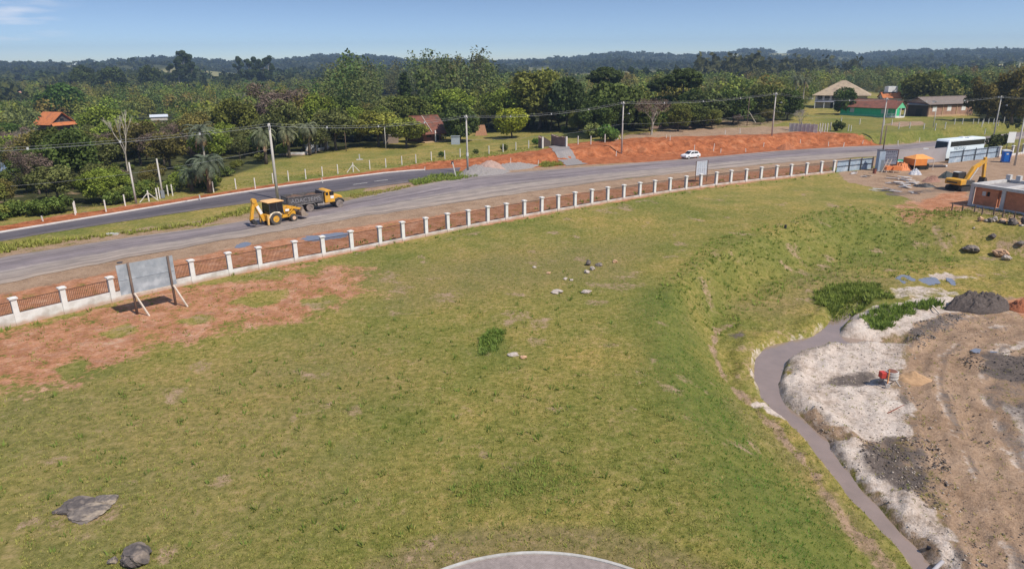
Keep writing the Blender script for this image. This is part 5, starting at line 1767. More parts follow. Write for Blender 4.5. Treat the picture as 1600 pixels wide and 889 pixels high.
MB().box((0, 0, 0.6), (0.5, 0.4, 1.1)).build("meter_box", mat("meter_grey", (0.22, 0.24, 0.26), None, 3), [o for o in COL.objects if o.get("label", "").startswith("white concrete post with")][0])
pole(541, 237, 199, "thin dark timber pole at the far lawn edge, left one", False, 0.08, True)
pole(603, 234, 199, "thin pole with a white base on the lawn left of the white-trunked tree", False, 0.08)
pole(1458, 199, 168, "short white service pole with a meter box before the brick house", False, 0.10)
pole(1167, 197, 152, "thin dark timber pole among the trees above the bank", False, 0.09, True)
wire_m = mat("cable", (0.30, 0.31, 0.31), None, 3, 0.6)
def span(a, b, sag, label, spacers=3, offs=((0, 0.3), (-0.25, 0), (0.25, 0.0))):
    o0 = a.copy()
    t = thing("power_line", label, "power line", o0)
    d = b - a
    s = Vector((-d.y, d.x, 0)).normalized()
    for (u, w) in offs:
        m = MB()
        path = [a + d * (i / 14) + Vector((0, 0, w - 4 * sag * (i / 14) * (1 - i / 14))) + s * u - o0 for i in range(15)]
        m.tube(path, [0.013] * 15, 4, False)
        m.build("cable", wire_m, t)
    for k in range(spacers):
        f = (k + 1) / (spacers + 1)
        p = a + d * f + Vector((0, 0, -4 * sag * f * (1 - f))) - o0
        MB().box(p + Vector((0, 0, 0.08)), (0.16, 0.16, 0.28)).build("spacer", porcelain, t)
tops = [p + Vector((0, 0, h - 0.35)) for p, h in POLES]
p0 = Vector((-62, 72, tops[0].z - 0.6))
span(p0, tops[0], 0.5, "power cables running off to the left edge above the wood")
span(tops[0], tops[1], 0.9, "power cables between the big roadside pole and the gravel-heap pole")
span(tops[1], tops[2], 0.9, "power cables crossing in front of the yellow-green tree")
span(tops[2], tops[3], 0.7, "power cables crossing in front of the leafless tree")
span(tops[3], tops[4], 0.8, "power cables crossing in front of the beige-roofed house", 2)
span(tops[4], tops[5], 0.8, "power cables crossing in front of the brick house", 2)
span(tops[5], tops[5] + (tops[5] - tops[4]), 0.8, "power cables leaving past the willows on the right", 1)
LO = ((0, 0),)
low = [p + Vector((0, 0, h * 0.58)) for p, h in POLES]
span(low[1], G(650, 218) + Vector((0, 0, 3)), 0.4, "single service cable dropping towards the farmhouse", 0, LO)
span(low[1], low[2], 0.8, "single low cable between the gravel-heap pole and the bank pole", 0, LO)
span(low[2], low[3], 0.8, "single low cable along the top of the bare bank", 0, LO)
span(low[0] + Vector((0, 0, 1)), Vector((-62, 84, 4.5)), 0.6, "single low cable left of the big roadside pole", 0, LO)
span(low[3], low[4], 0.8, "single low cable above the white concrete fence", 0, LO)

# ------------------------------------------------------------------ post-and-wire fences
postw = mat("white_concrete_post", (0.68, 0.65, 0.60), (0.52, 0.49, 0.45), 4, 0.85)
def wire_fence(name, pts, hgt, label, r=0.075, wires=3, brace=(), gap=()):
    g = [G(*p) for p in pts]
    t = thing(name, label, "fence", g[0])
    for i, p in enumerate(g):
        m = MB()
        m.box(p - g[0] + Vector((0, 0, hgt / 2 - 0.1)), (2 * r, 2 * r, hgt + 0.2), rz=0.6)
        m.build("post", postw, t)
        if i in brace:
            m = MB()
            for sx_ in (-1, 1):
                m.bar(p - g[0] + Vector((sx_ * 1.0, sx_ * 0.7, 0)), p - g[0] + Vector((0, 0, hgt * 0.8)), 0.1)
            m.build("brace", postw, t)
    for k in range(wires):
        m = MB()
        for i, (a, b) in enumerate(zip(g, g[1:])):
            if i in gap: continue
            z = Vector((0, 0, hgt * (0.3 + 0.3 * k)))
            m.bar(a - g[0] + z, b - g[0] + z, 0.012)
        m.build("wire_strand", dark_steel, t)
    return t
wire_fence("meadow_fence", [(250, 311), (270, 306), (334, 301), (369, 296), (399, 295), (427, 287), (451, 283), (478, 280), (504, 276), (528, 272), (552, 269), (578, 265), (603, 262),
                            (628, 258), (650, 255), (674, 251), (695, 249), (719, 246), (764, 241), (786, 238), (806, 235), (826, 232)], 1.7, "white concrete posts with wire along the meadow's road edge", 0.075, 3, (10,))
wire_fence("roadside_fence", [(118, 336), (119, 333), (166, 331), (196, 322), (233, 315), (246, 311), (243, 307), (263, 306), (299, 300)], 1.6, "pale timber and concrete posts in the bushes left of the meadow", 0.08, 2, (4,))
wire_fence("bank_fence", [(903, 226), (923, 226), (945, 223), (962, 220), (965, 219)], 1.8, "posts at the corner between the meadow and the bare bank", 0.08, 2, (4,))
wire_fence("grass_fence", [(1314, 192), (1325, 205), (1329, 206), (1343, 195), (1381, 197), (1393, 196), (1404, 202), (1421, 201), (1443, 203), (1461, 203), (1476, 203), (1490, 201), (1502, 202), (1534, 198), (1540, 202), (1575, 196)], 1.5, "weathered posts on the grass in front of the green and brick houses", 0.08, 1, (), (0, 2, 3))
wire_fence("yard_gate_posts", [(1280, 206), (1284, 206), (1288, 207), (1292, 206), (1297, 205)], 2.0, "row of pale timber posts right of the white concrete fence", 0.09, 2)
wire_fence("garden_posts", [(497, 233), (502, 233), (508, 234), (512, 232)], 2.4, "four tall white garden posts by the palms", 0.13, 0)
wire_fence("willow_fence", [(1520 + 8 * i, 194 - 0.1 * i) for i in range(11)], 1.3, "row of dark weathered posts under the willows", 0.07, 1)
# white garden wall by the palms
gw = thing("garden_wall", "low white curving garden wall under the palms", "wall", G(440, 244))
m = MB()
gp = [G(*p) for p in ((436, 243), (455, 243), (472, 243), (484, 241), (494, 237), (508, 234), (514, 233))]
for a, b in zip(gp, gp[1:]): m.bar(a - gp[0] + Vector((0, 0, 0.3)), b - gp[0] + Vector((0, 0, 0.3)), 0.3, 0.7)
o = m.build("wall", wallw, gw); o.location = gp[0] - gw.location
m = MB(); m.box((0, 0, 0.9), (2.6, 1.2, 1.8)); o = m.build("gate_block", wallw, gw); o.location = G(487, 236) - gw.location
# survey stakes on the red verge
stk = None
for k, (px, py, h, lb) in enumerate([(504, 286, 0.8, "at the kerb right of the tipper truck"), (664, 267, 0.7, "at the very end of the pale kerb"), (798, 256, 1.1, "bent over beside the gravel heaps"), (841, 259, 1.0, "beside the weedy tuft at the road edge"), (963, 238, 1.1, "left of the bank pole"),
                                     (1047, 219, 1.0, "on the bank top right of the leafless tree"), (1085, 233, 1.6, "behind the white car"), (1115, 237, 1.7, "right of the white car, taller one"), (1126, 239, 0.9, "right of the white car, shorter one"), (1165, 238, 0.8, "at the road edge under the red bank"),
                                     (1193, 230, 1.0, "left of the pole on the red bank"), (1250, 227, 0.9, "at the foot of the bank left of the white fence"), (1281, 217, 1.3, "halfway up the bank below the timber posts"), (1294, 229, 1.0, "at the foot of the bank, tilted"), (1318, 230, 1.0, "at the road edge right of the timber posts"),
                                     (1348, 223, 0.9, "on the red verge left of the green house pole"), (1404, 219, 1.2, "on the grass verge above the notice board"), (1436, 223, 1.1, "on the verge left of the bus"), (313, 313, 0.8, "at the kerb under the drooping palm"), (67, 346, 0.7, "at the kerb far left"), (1133, 210, 1.0, "on the bare bank top, middle"), (1156, 209, 1.2, "on the bare bank top in a small cluster"), (1041, 216, 0.8, "on the bank edge above the white car")]):
    p = G(px, py)
    m = MB()
    m.box((0, 0, h / 2 - 0.1), (0.12, 0.12, h + 0.2), ry=R.uniform(-0.12, 0.12))
    o = m.build("survey_stake", postw)
    o.location = p
    tag(o, "small white wooden stake " + lb, "stake", "survey stakes along the road works")
# leaning marker post and slab on the lawn
ml = thing("marker_post", "slanting white marker post with a dark top by the gravel heaps", "marker post", G(713, 277))
MB().bar((0, 0, -0.2), (-0.55, 0, 2.5), 0.17).build("post", postw, ml)
MB().box((-0.58, -0.02, 2.45), (0.42, 0.12, 0.5)).build("top_plate", dark_steel, ml)
tag(link("water_post", MB().add([(-.6, -.5, .12), (.6, -.5, .12), (.6, .5, .12), (-.6, .5, .12), (-.6, -.5, -.1), (.6, -.5, -.1), (.6, .5, -.1), (-.6, .5, -.1)], [(0, 1, 2, 3), (0, 4, 5, 1), (1, 5, 6, 2), (2, 6, 7, 3), (3, 7, 4, 0)]).box((0, 0, 0.6), (0.2, 0.2, 1.1)).mesh("water_post", conc), None, G(562, 250)), "grey concrete slab with a short standpipe on the meadow", "standpipe")

# ------------------------------------------------------------------ vehicles (x forward, y left)
yellow = mat("machine_yellow", (0.72, 0.36, 0.025), (0.58, 0.29, 0.03), 2.5, 0.45, spec=0.4, c3=(0.50, 0.30, 0.08), scale3=1.4)
rubber = mat("tyre_rubber", (0.045, 0.042, 0.04), (0.11, 0.095, 0.085), 3, 0.9)
dusty = mat("dusty_tyre", (0.27, 0.22, 0.20), (0.16, 0.135, 0.12), 3, 0.95)
glass_d = mat("dark_glass", (0.012, 0.014, 0.018), (0.02, 0.022, 0.026), 2, 0.06, spec=0.35)
white_paint = mat("white_paint", (0.80, 0.80, 0.80), (0.74, 0.74, 0.74), 1, 0.35, spec=0.5, coat=0.3)
blackm = mat("black_steel", (0.03, 0.03, 0.033), (0.05, 0.047, 0.045), 3, 0.6)
bedm = mat("grimy_tipper_steel", (0.065, 0.062, 0.068), (0.11, 0.10, 0.10), 2.5, 0.6, c3=(0.15, 0.13, 0.12), scale3=2)
soil_m = mat("dark_soil", (0.11, 0.065, 0.045), (0.17, 0.10, 0.07), 4, 0.95, bump=0.6)
def wheel(parent, x, y, r, w, tm, rm, rimr=0.55, name="wheel"):
    t = bpy.data.objects.new(name, None); COL.objects.link(t); t.parent = parent; t.location = (x, y, r)
    m = MB()
    n = 20
    prof = [(rimr * r, -w / 2), (r * 0.94, -w / 2), (r, -w * 0.36), (r, w * 0.36), (r * 0.94, w / 2), (rimr * r, w / 2)]
    vs, fs = [], []
    for i in range(n):
        a = 2 * math.pi * i / n
        vs += [(q * math.cos(a), yy, q * math.sin(a)) for q, yy in prof]
    P = len(prof)
    for i in range(n):
        for k in range(P):
            fs.append((i * P + k, ((i + 1) % n) * P + k, ((i + 1) % n) * P + (k + 1) % P, i * P + (k + 1) % P))
    m.add(vs, fs)
    m.build("tyre", tm, t, False)
    m = MB()
    m.cyl((0, -w * 0.40, 0), (0, w * 0.40, 0), rimr * r, None, 16)
    m.cyl((0, -w * 0.47, 0), (0, w * 0.47, 0), rimr * r * 0.4, None, 10)
    m.build("rim", rm, t)
    return t
def heading(a, b):
    p, q = G(*a), G(*b)
    return p, q, math.atan2(q.y - p.y, q.x - p.x)

# tipper truck
p, q, a = heading((489.5, 330), (531.5, 324.2))
tr = thing("tipper_truck", "old yellow bonneted tipper truck with a grimy black open bed on the main road", "truck")
tr.rotation_euler = (0, 0, a)
# q is the front near wheel contact; local (x=2.55, y=-1.0)
tr.location = q - Matrix.Rotation(a, 3, 'Z') @ Vector((2.75, -1.12, 0))
cab = MB()
cab.prism([(0.75, 0.85), (2.15, 0.85), (2.2, 1.6), (2.02, 1.72), (1.72, 2.42), (1.5, 2.55), (0.95, 2.55), (0.75, 2.4)], -1.08, 1.08)
cab.build("cab", yellow, tr, bevel=0.08)
hood = MB()
hood.prism([(2.12, 0.95), (3.35, 0.95), (3.42, 1.3), (3.3, 1.52), (2.9, 1.68), (2.12, 1.76)], -0.72, 0.72)
hood.build("bonnet", yellow, tr, bevel=0.12)
for s in (-1, 1):
    m = MB()
    m.tube([(2.15, s * 0.95, 0.75), (2.3, s * 0.95, 1.08), (2.7, s * 0.95, 1.2), (3.1, s * 0.95, 1.1), (3.3, s * 0.95, 0.9), (3.45, s * 0.95, 0.85)], [0.16, 0.17, 0.17, 0.17, 0.15, 0.1], 8)
    m.build("mudguard", blackm, tr)
    MB().box((1.7, s * 1.085, 2.05), (0.62, 0.03, 0.52)).build("side_window", glass_d, tr)
    MB().box((1.05, s * 1.085, 2.05), (0.36, 0.03, 0.42)).build("side_window", glass_d, tr)
    MB().box((1.75, s * 1.10, 1.55), (0.46, 0.03, 0.36)).build("door_badge", white_paint, tr)
    MB().cyl((3.36, s * 0.48, 1.2), (3.43, s * 0.48, 1.2), 0.12, None, 10).build("headlight", porcelain, tr)
MB().box((1.90, 0, 2.08), (0.05, 1.8, 0.55), ry=-0.42).build("windscreen", glass_d, tr)
MB().box((3.42, 0, 0.78), (0.14, 2.0, 0.22)).build("bumper", blackm, tr)
MB().box((-0.2, 0, 0.82), (7.0, 0.8, 0.22)).build("chassis", blackm, tr)
bed = MB()
x0, x1, zb, zt2, hw = -4.35, 0.45, 1.12, 2.15, 1.18
bed.box(((x0 + x1) / 2, 0, zb), (x1 - x0, 2 * hw, 0.12))
for s in (-1, 1): bed.box(((x0 + x1) / 2, s * hw, (zb + zt2) / 2), (x1 - x0, 0.08, zt2 - zb))
bed.box((x1, 0, 1.75), (0.1, 2 * hw, 1.3))
bed.box((x1 + 0.2, 0, 2.38), (0.5, 2 * hw, 0.08))
bed.box((x0, 0, (zb + zt2) / 2), (0.08, 2 * hw, zt2 - zb))
for s in (-1, 1):
    for k in range(7): bed.box((x0 + 0.1 + (x1 - x0 - 0.2) * k / 6, s * (hw + 0.06), (zb + zt2) / 2), (0.09, 0.06, zt2 - zb))
    bed.box(((x0 + x1) / 2, s * (hw + 0.05), zt2), (x1 - x0, 0.12, 0.1))
bed_o = bed.build("tipper_bed", bedm, tr)
MB().box((x0 - 0.05, 0, 1.64), (0.03, 1.7, 0.7)).build("tailgate_panel", mat("dusty_tail", (0.30, 0.28, 0.25), None, 2), bed_o)
ld = MB()
NXx, NYy = 12, 6
ld.add([(x0 + 0.1 + (x1 - x0 - 0.2) * i / NXx, -hw + 0.06 + (2 * hw - 0.12) * j / NYy, 1.95 + 0.16 * math.sin(i * 1.1) * math.sin(j * 0.9) + R.uniform(-0.05, 0.08)) for j in range(NYy + 1) for i in range(NXx + 1)],
       [(j * (NXx + 1) + i, j * (NXx + 1) + i + 1, (j + 1) * (NXx + 1) + i + 1, (j + 1) * (NXx + 1) + i) for j in range(NYy) for i in range(NXx)])
tag(ld.build("load", soil_m, bed_o), "reddish brown soil load")
txtm = mat("chalk_white", (0.36, 0.35, 0.37), (0.16, 0.155, 0.165), 8, 0.8)
text_obj("lettering", "ADACTEMS", 0.74, txtm, bed_o, (-1.95, -hw - 0.10, 1.62), (math.pi / 2, 0, 0), 0.004, 1.08)
for x in (-1.45, -2.85):
    for s in (-1, 1): wheel(tr, x, s * 0.98, 0.52, 0.5, dusty, dusty, 0.55)
for s in (-1, 1): wheel(tr, 2.75, s * 0.98, 0.52, 0.30, dusty, dusty, 0.55)
for s in (-1, 1):
    m = MB()
    for A, B in (((-3.65, 0.75), (-3.4, 1.06)), ((-3.4, 1.06), (-0.95, 1.14)), ((-0.95, 1.14), (-0.65, 0.75))): m.bar((A[0], s * 1.05, A[1]), (B[0], s * 1.05, B[1]), 0.55, 0.05)
    m.build("mudguard", mat("dusty_guard", (0.26, 0.24, 0.23), None, 3), tr)
    MB().cyl((-0.35, s * 0.85, 0.72), (0.62, s * 0.85, 0.72), 0.28, None, 14).build("fuel_tank", mat("dusty_tank", (0.28, 0.25, 0.24), (0.18, 0.16, 0.15), 3), tr)

# backhoe loader
p, q, a = heading((431.9, 351.5), (457.3, 346.7))
bh = thing("backhoe_loader", "yellow backhoe loader with folded rear boom and raised front bucket, driving beside the truck", "backhoe")
bh.rotation_euler = (0, 0, a)
bh.location = p - Matrix.Rotation(a, 3, 'Z') @ Vector((-0.75, -1.0, 0))
MB().prism([(-1.3, 0.55), (2.3, 0.55), (2.3, 1.0), (2.2, 1.45), (0.75, 1.55), (0.7, 1.1), (-1.3, 1.1)], -0.48, 0.48).build("chassis", yellow, bh, bevel=0.05)
c = MB()
for (x, y) in ((-1.35, -0.82), (-1.35, 0.82), (0.45, -0.78), (0.45, 0.78), (-0.35, -0.84), (-0.35, 0.84)):
    c.bar((x, y, 1.05), (x * 0.94, y * 0.95, 2.72), 0.09)
cabf = c.build("cab_frame", blackm, bh)
for (cen, dim) in (((-0.43, -0.81, 1.95), (1.66, 0.02, 1.4)), ((-0.43, 0.81, 1.95), (1.66, 0.02, 1.4)), ((0.43, 0, 1.95), (0.02, 1.5, 1.4)), ((-1.30, 0, 1.95), (0.02, 1.5, 1.4))):
    MB().box(cen, dim).build("window", glass_d, cabf)
rf_ = MB()
rf_.prism([(-1.5, 2.68), (0.62, 2.68), (0.68, 2.76), (0.4, 2.86), (-1.3, 2.88), (-1.56, 2.78)], -0.92, 0.92)
rf_.build("cab_roof", mat("pale_orange_roof", (0.80, 0.48, 0.22), (0.74, 0.42, 0.17), 2, 0.6), bh, bevel=0.06)  # cab roof paler and less saturated than the machine yellow
for s in (-1, 1):
    m = MB()
    m.tube([(-1.55, s * 0.98, 0.9), (-1.3, s * 0.98, 1.3), (-0.8, s * 0.98, 1.46), (-0.2, s * 0.98, 1.40), (0.1, s * 0.98, 1.1)], [0.09, 0.14, 0.15, 0.14, 0.08], 6)
    m.build("mudguard", mat("pale_guard", (0.74, 0.62, 0.45), None, 2), bh)
    wheel(bh, -0.75, s * 0.98, 0.76, 0.46, rubber, yellow, 0.55)
    wheel(bh, 1.75, s * 0.86, 0.47, 0.34, rubber, mat("pink_rim", (0.72, 0.48, 0.32), None, 3), 0.55)
    m = MB()
    m.bar((0.6, s * 0.62, 1.35), (1.7, s * 0.62, 1.75), 0.14, 0.26)
    m.bar((1.7, s * 0.62, 1.75), (3.0, s * 0.62, 1.35), 0.14, 0.24)
    m.bar((1.2, s * 0.62, 0.95), (1.9, s * 0.62, 1.55), 0.10)
    m.build("loader_arm", yellow, bh)
m = MB(); m.box((1.0, -0.80, 1.52), (0.5, 0.02, 0.26)); m.build("badge", white_paint, bh)
m = MB()
m.prism([(2.75, 0.50), (3.5, 0.42), (3.75, 0.60), (3.66, 0.68), (3.35, 0.62), (3.0, 0.78), (2.98, 1.35), (2.85, 1.45), (2.72, 1.0)], -1.1, 1.1)
for s in (-1.08, 1.08): m.prism([(2.78, 0.5), (3.6, 0.5), (3.1, 1.35), (2.9, 1.4)], s - 0.03, s + 0.03)
m.build("front_bucket", mat("bucket_steel", (0.34, 0.27, 0.21), (0.24, 0.19, 0.15), 3, 0.7), bh)
m = MB()
m.box((-1.55, 0, 0.95), (0.35, 1.9, 0.7))
m.build("rear_frame", yellow, bh)
for s in (-1, 1):
    MB().box((-1.7, s * 0.92, 0.75), (0.22, 0.22, 1.2)).build("stabiliser", mat("worn_yellow", (0.70, 0.42, 0.14), None, 3), bh)
bm_ = MB()
bm_.bar((-1.75, 0, 0.55), (-2.15, 0, 1.6), 0.36, 0.40)
bm_.bar((-2.15, 0, 1.55), (-2.75, 0, 3.05), 0.34, 0.42)
bm_.tube([(-2.78, -0.22, 3.1), (-2.78, 0.22, 3.1)], [0.3, 0.3], 12)
bo_ = bm_.build("boom", yellow, bh)
MB().bar((-2.02, -0.19, 1.45), (-2.48, -0.19, 2.45), 0.02, 0.34).build("decal_panel", white_paint, bo_)
m = MB(); m.bar((-2.8, 0, 3.1), (-3.35, 0, 0.85), 0.28, 0.36); m.build("dipper_arm", yellow, bh)
m = MB(); m.prism([(-3.45, 0.95), (-3.15, 1.0), (-2.75, 0.55), (-2.8, 0.3), (-3.0, 0.28), (-3.3, 0.5)], -0.35, 0.35); m.build("rear_bucket", blackm, bh)

# white hatchback
p, q, a = heading((1090.7, 247.9), (1074.7, 249.0))
car = thing("hatchback_car", "white two-door hatchback driving on the main road under the red bank", "car")
a = math.atan2(-0.50, -0.87)
car.rotation_euler = (0, 0, a)
car.location = (G(1074.7, 249.0) + G(1090.7, 247.9)) / 2 - Matrix.Rotation(a, 3, 'Z') @ Vector((0, 0.75, 0))
car.location.z = 0.035
m = MB()
m.prism([(-1.95, 0.3), (1.95, 0.3), (2.0, 0.55), (1.85, 0.78), (1.0, 0.92), (-1.8, 0.95), (-2.0, 0.75)], -0.82, 0.82)
m.prism([(-1.78, 0.9), (1.02, 0.9), (0.35, 1.40), (-0.1, 1.47), (-1.0, 1.45), (-1.42, 1.32)], -0.72, 0.72)
m.build("body", white_paint, car, bevel=0.07)
for s in (-1, 1):
    MB().plate([(0.72, s * 0.728, 0.97), (-0.18, s * 0.728, 0.97), (-0.18, s * 0.728, 1.37), (0.28, s * 0.728, 1.35)], 0.01 * s).build("side_window", glass_d, car)
    MB().plate([(-0.30, s * 0.728, 0.97), (-1.45, s * 0.728, 1.0), (-1.25, s * 0.728, 1.30), (-0.30, s * 0.728, 1.37)], 0.01 * s).build("side_window", glass_d, car)
    MB().box((1.92, s * 0.6, 0.66), (0.1, 0.32, 0.16)).build("headlight", porcelain, car)
    for x in (1.2, -1.25): wheel(car, x, s * 0.76, 0.30, 0.2, rubber, mat("silver_rim", (0.5, 0.5, 0.5), None, 3, 0.4), 0.62)
MB().plate([(0.99, -0.62, 0.945), (0.99, 0.62, 0.945), (0.36, 0.6, 1.40), (0.36, -0.6, 1.40)], -0.012).build("windscreen", glass_d, car)
MB().plate([(-1.79, 0.62, 0.98), (-1.79, -0.62, 0.98), (-1.44, -0.58, 1.32), (-1.44, 0.58, 1.32)], -0.012).build("rear_window", glass_d, car)

# bus
bus = thing("bus", "long white coach with a dark window band and dark lettering, behind the blue-grey sheeting", "bus")
a = math.atan2(-0.44, -0.90)
bp_, bhh = height_for(1477, 252.5, 224)
bus.rotation_euler = (0, 0, a)
bus.location = bp_ - Matrix.Rotation(a, 3, 'Z') @ Vector((5.7, 1.25, 0))
bus.location.z = 0.03
HB = 3.95
m = MB()
m.prism([(-5.8, 0.45), (5.75, 0.45), (5.85, 1.2), (5.62, HB - 0.35), (5.3, HB), (-5.6, HB), (-5.8, HB - 0.2)], -1.25, 1.25)
m.build("body", mat("bus_white", (0.74, 0.80, 0.82), (0.68, 0.75, 0.78), 1, 0.4, spec=0.5), bus, bevel=0.08)
m = MB()
for y in (-0.6, 0.6): m.box((-1.5, y, HB + 0.06), (1.4, 0.8, 0.14))
m.build("roof_hatch", white_paint, bus)
for s in (-1, 1):
    MB().box((-0.35, s * 1.252, HB - 0.85), (10.6, 0.03, 0.95)).build("window_band", glass_d, bus)
    for x in (4.0, -3.1): wheel(bus, x, s * 1.08, 0.5, 0.3, rubber, dusty, 0.55)
MB().plate([(5.88, -1.1, 1.35), (5.88, 1.1, 1.35), (5.68, 1.1, HB - 0.35), (5.68, -1.1, HB - 0.35)], -0.02).build("windscreen", glass_d, bus)
text_obj("lettering", "MEDESAU", 0.8, mat("letter_grey", (0.10, 0.15, 0.19), None, 3), bus, (1.9, 1.262, 2.2), (math.pi / 2, 0, math.pi), 0.004, 1.05)
MB().box((5.85, 0, 0.6), (0.12, 2.3, 0.3)).build("bumper", blackm, bus)

# excavator
ex = thing("excavator",  "yellow tracked excavator with its boom reaching up to the right, beside the brick shell", "excavator", G(1500, 297))
a = math.atan2(0.36, 0.93)
ex.rotation_euler = (0, 0, a)
ex.scale = (0.96, 0.96, 0.96)
for s in (-1, 1):
    m = MB()
    m.prism([(-1.6, 0.25), (-1.4, 0.05), (1.4, 0.05), (1.65, 0.25), (1.65, 0.55), (1.4, 0.75), (-1.4, 0.75), (-1.6, 0.55)], s * 1.05 - 0.28, s * 1.05 + 0.28)
    m.build("track", blackm, ex)
MB().box((0, 0, 0.62), (1.9, 1.6, 0.5)).build("undercarriage", blackm, ex)
m = MB()
m.prism([(-1.95, 0.98), (-0.7, 0.98), (-0.7, 1.85), (-1.75, 1.85), (-1.95, 1.7)], -1.3, 1.3)
m.build("counterweight", yellow, ex, bevel=0.1)
MB().box((0.2, -0.75, 1.25), (1.9, 1.0, 0.6)).build("engine_cover", mat("engine_dark", (0.05, 0.05, 0.055), (0.08, 0.08, 0.08), 3, 0.6), ex)
m = MB(); m.prism([(-0.55, 0.98), (1.3, 0.98), (1.4, 1.6), (1.0, 2.65), (-0.45, 2.65), (-0.6, 2.4)], 0.25, 1.25)
cb_ = m.build("cab", blackm, ex, bevel=0.05)
MB().box((0.4, 1.262, 2.0), (1.2, 0.02, 0.95)).build("window", glass_d, cb_)
MB().box((-0.3, 0.75, 2.68), (1.0, 0.8, 0.05)).build("roof_panel", mat("pale_panel", (0.5, 0.5, 0.5), None, 3), cb_)
m = MB()
m.bar((0.6, -0.15, 1.3), (2.0, -0.15, 3.3), 0.42, 0.60)
m.bar((1.95, -0.15, 3.22), (4.3, -0.15, 4.35), 0.40, 0.50)
m.build("boom", yellow, ex)
m = MB()
m.bar((4.05, -0.15, 4.75), (4.45, -0.15, 1.7), 0.34, 0.42)
m.build("stick", yellow, ex)
MB().bar((1.0, -0.5, 1.5), (2.4, -0.5, 3.3), 0.12).build("ram", porcelain, ex)
m = MB(); m.prism([(4.3, 1.75), (4.7, 1.6), (4.9, 1.0), (4.4, 0.6), (3.9, 0.7), (4.15, 1.2)], -0.6, 0.35); m.build("bucket", mat("bucket_dark", (0.08, 0.07, 0.06), None, 3), ex)
m = MB(); m.box((-1.965, 0.1, 1.32), (0.03, 1.7, 0.2)); m.build("dark_stripe", blackm, ex)

# plain grey gate panel with faded lettering beside the bus
ga, gb = G(1399, 261), G(1476, 252.5)
gd = gb - ga
gt = thing("gate_panel", "long plain lilac-grey gate panel with faded lettering, hiding the front of the bus", "gate", ga, math.atan2(gd.y, gd.x))
GL = gd.length
MB().box((GL / 2, 0.05, 1.32), (GL, 0.07, 2.55)).build("panel", mat("lilac_grey_panel", (0.36, 0.325, 0.33), (0.33, 0.295, 0.295), 0.6, 0.7), gt)
for k in range(5): MB().box((GL * k / 4, 0.14, 1.3), (0.1, 0.1, 2.6)).build("post", dark_steel, gt)
MB().box((GL / 2, 0.05, 2.62), (GL, 0.1, 0.06)).build("top_rail", mat("lilac_grey_panel", (0.36, 0.325, 0.33)), gt)

# ------------------------------------------------------------------ houses
def tile_mat(name, c1, c2, c3=None):
    m = mat(name, c1, c2, 1.4, 0.85, c3=c3, scale3=0.6)
    n, l = m.node_tree.nodes, m.node_tree.links
    tc = n.new("ShaderNodeTexCoord")
    wv = n.new("ShaderNodeTexWave")
    wv.inputs["Scale"].default_value = 1.6
    wv.bands_direction = 'X'
    wv.inputs["Distortion"].default_value = 0.6
    l.new(tc.outputs["Object"], wv.inputs[0])
    bp = n.new("ShaderNodeBump")
    bp.inputs["Strength"].default_value = 0.6
    bp.inputs["Distance"].default_value = 0.08
    l.new(wv.outputs[0], bp.inputs["Height"])
    l.new(bp.outputs[0], n["Principled BSDF"].inputs["Normal"])
    return m
red_tile = tile_mat("old_red_tiles", (0.23, 0.088, 0.058), (0.15, 0.060, 0.042), (0.11, 0.065, 0.05))
orange_tile = tile_mat("orange_tiles", (0.58, 0.20, 0.07), (0.46, 0.15, 0.055), (0.36, 0.13, 0.06))
brown_tile = tile_mat("brown_tiles", (0.27, 0.105, 0.07), (0.20, 0.075, 0.05), (0.15, 0.07, 0.05))
beige_tile = tile_mat("beige_tiles", (0.46, 0.36, 0.25), (0.38, 0.29, 0.20), (0.30, 0.23, 0.17))
def brick_mat(name, c1, c2, mortar, scale=4.0):
    m = mat(name, c1, c2, 2.0, 0.9, c3=tuple(v * 0.7 for v in c1), scale3=0.9)
    n, l = m.node_tree.nodes, m.node_tree.links
    tc = n.new("ShaderNodeTexCoord")
    mp = n.new("ShaderNodeMapping")
    mp.inputs["Rotation"].default_value = (math.pi / 2, 0, 0)
    l.new(tc.outputs["Object"], mp.inputs[0])
    br = n.new("ShaderNodeTexBrick")
    br.inputs["Scale"].default_value = scale
    br.inputs["Color1"].default_value = (1.1, 1.05, 1.0, 1); br.inputs["Color2"].default_value = (0.75, 0.75, 0.78, 1); br.inputs["Mortar"].default_value = tuple(mortar) + (1,)
    br.inputs["Mortar Size"].default_value = 0.03
    l.new(mp.outputs[0], br.inputs["Vector"])
    b = n["Principled BSDF"]
    src = b.inputs["Base Color"].links[0].from_socket
    mx = n.new("ShaderNodeMixRGB"); mx.blend_type = 'MULTIPLY'; mx.inputs[0].default_value = 0.8
    l.new(src, mx.inputs[1]); l.new(br.outputs[0], mx.inputs[2]); l.new(mx.outputs[0], b.inputs["Base Color"])
    return m
brick_o = brick_mat("orange_brick", (0.60, 0.25, 0.13), (0.50, 0.19, 0.10), (0.85, 0.85, 0.85))
brick_p = brick_mat("pink_brick", (0.42, 0.26, 0.19), (0.34, 0.20, 0.15), (1.0, 0.95, 0.9))
brick_old = brick_mat("old_brick", (0.32, 0.21, 0.17), (0.22, 0.145, 0.12), (0.9, 0.85, 0.8))
darkin = mat("dark_interior", (0.03, 0.028, 0.026), None, 3, 0.9)  # near-black: paints shade in openings and under eaves, also plain dark parts

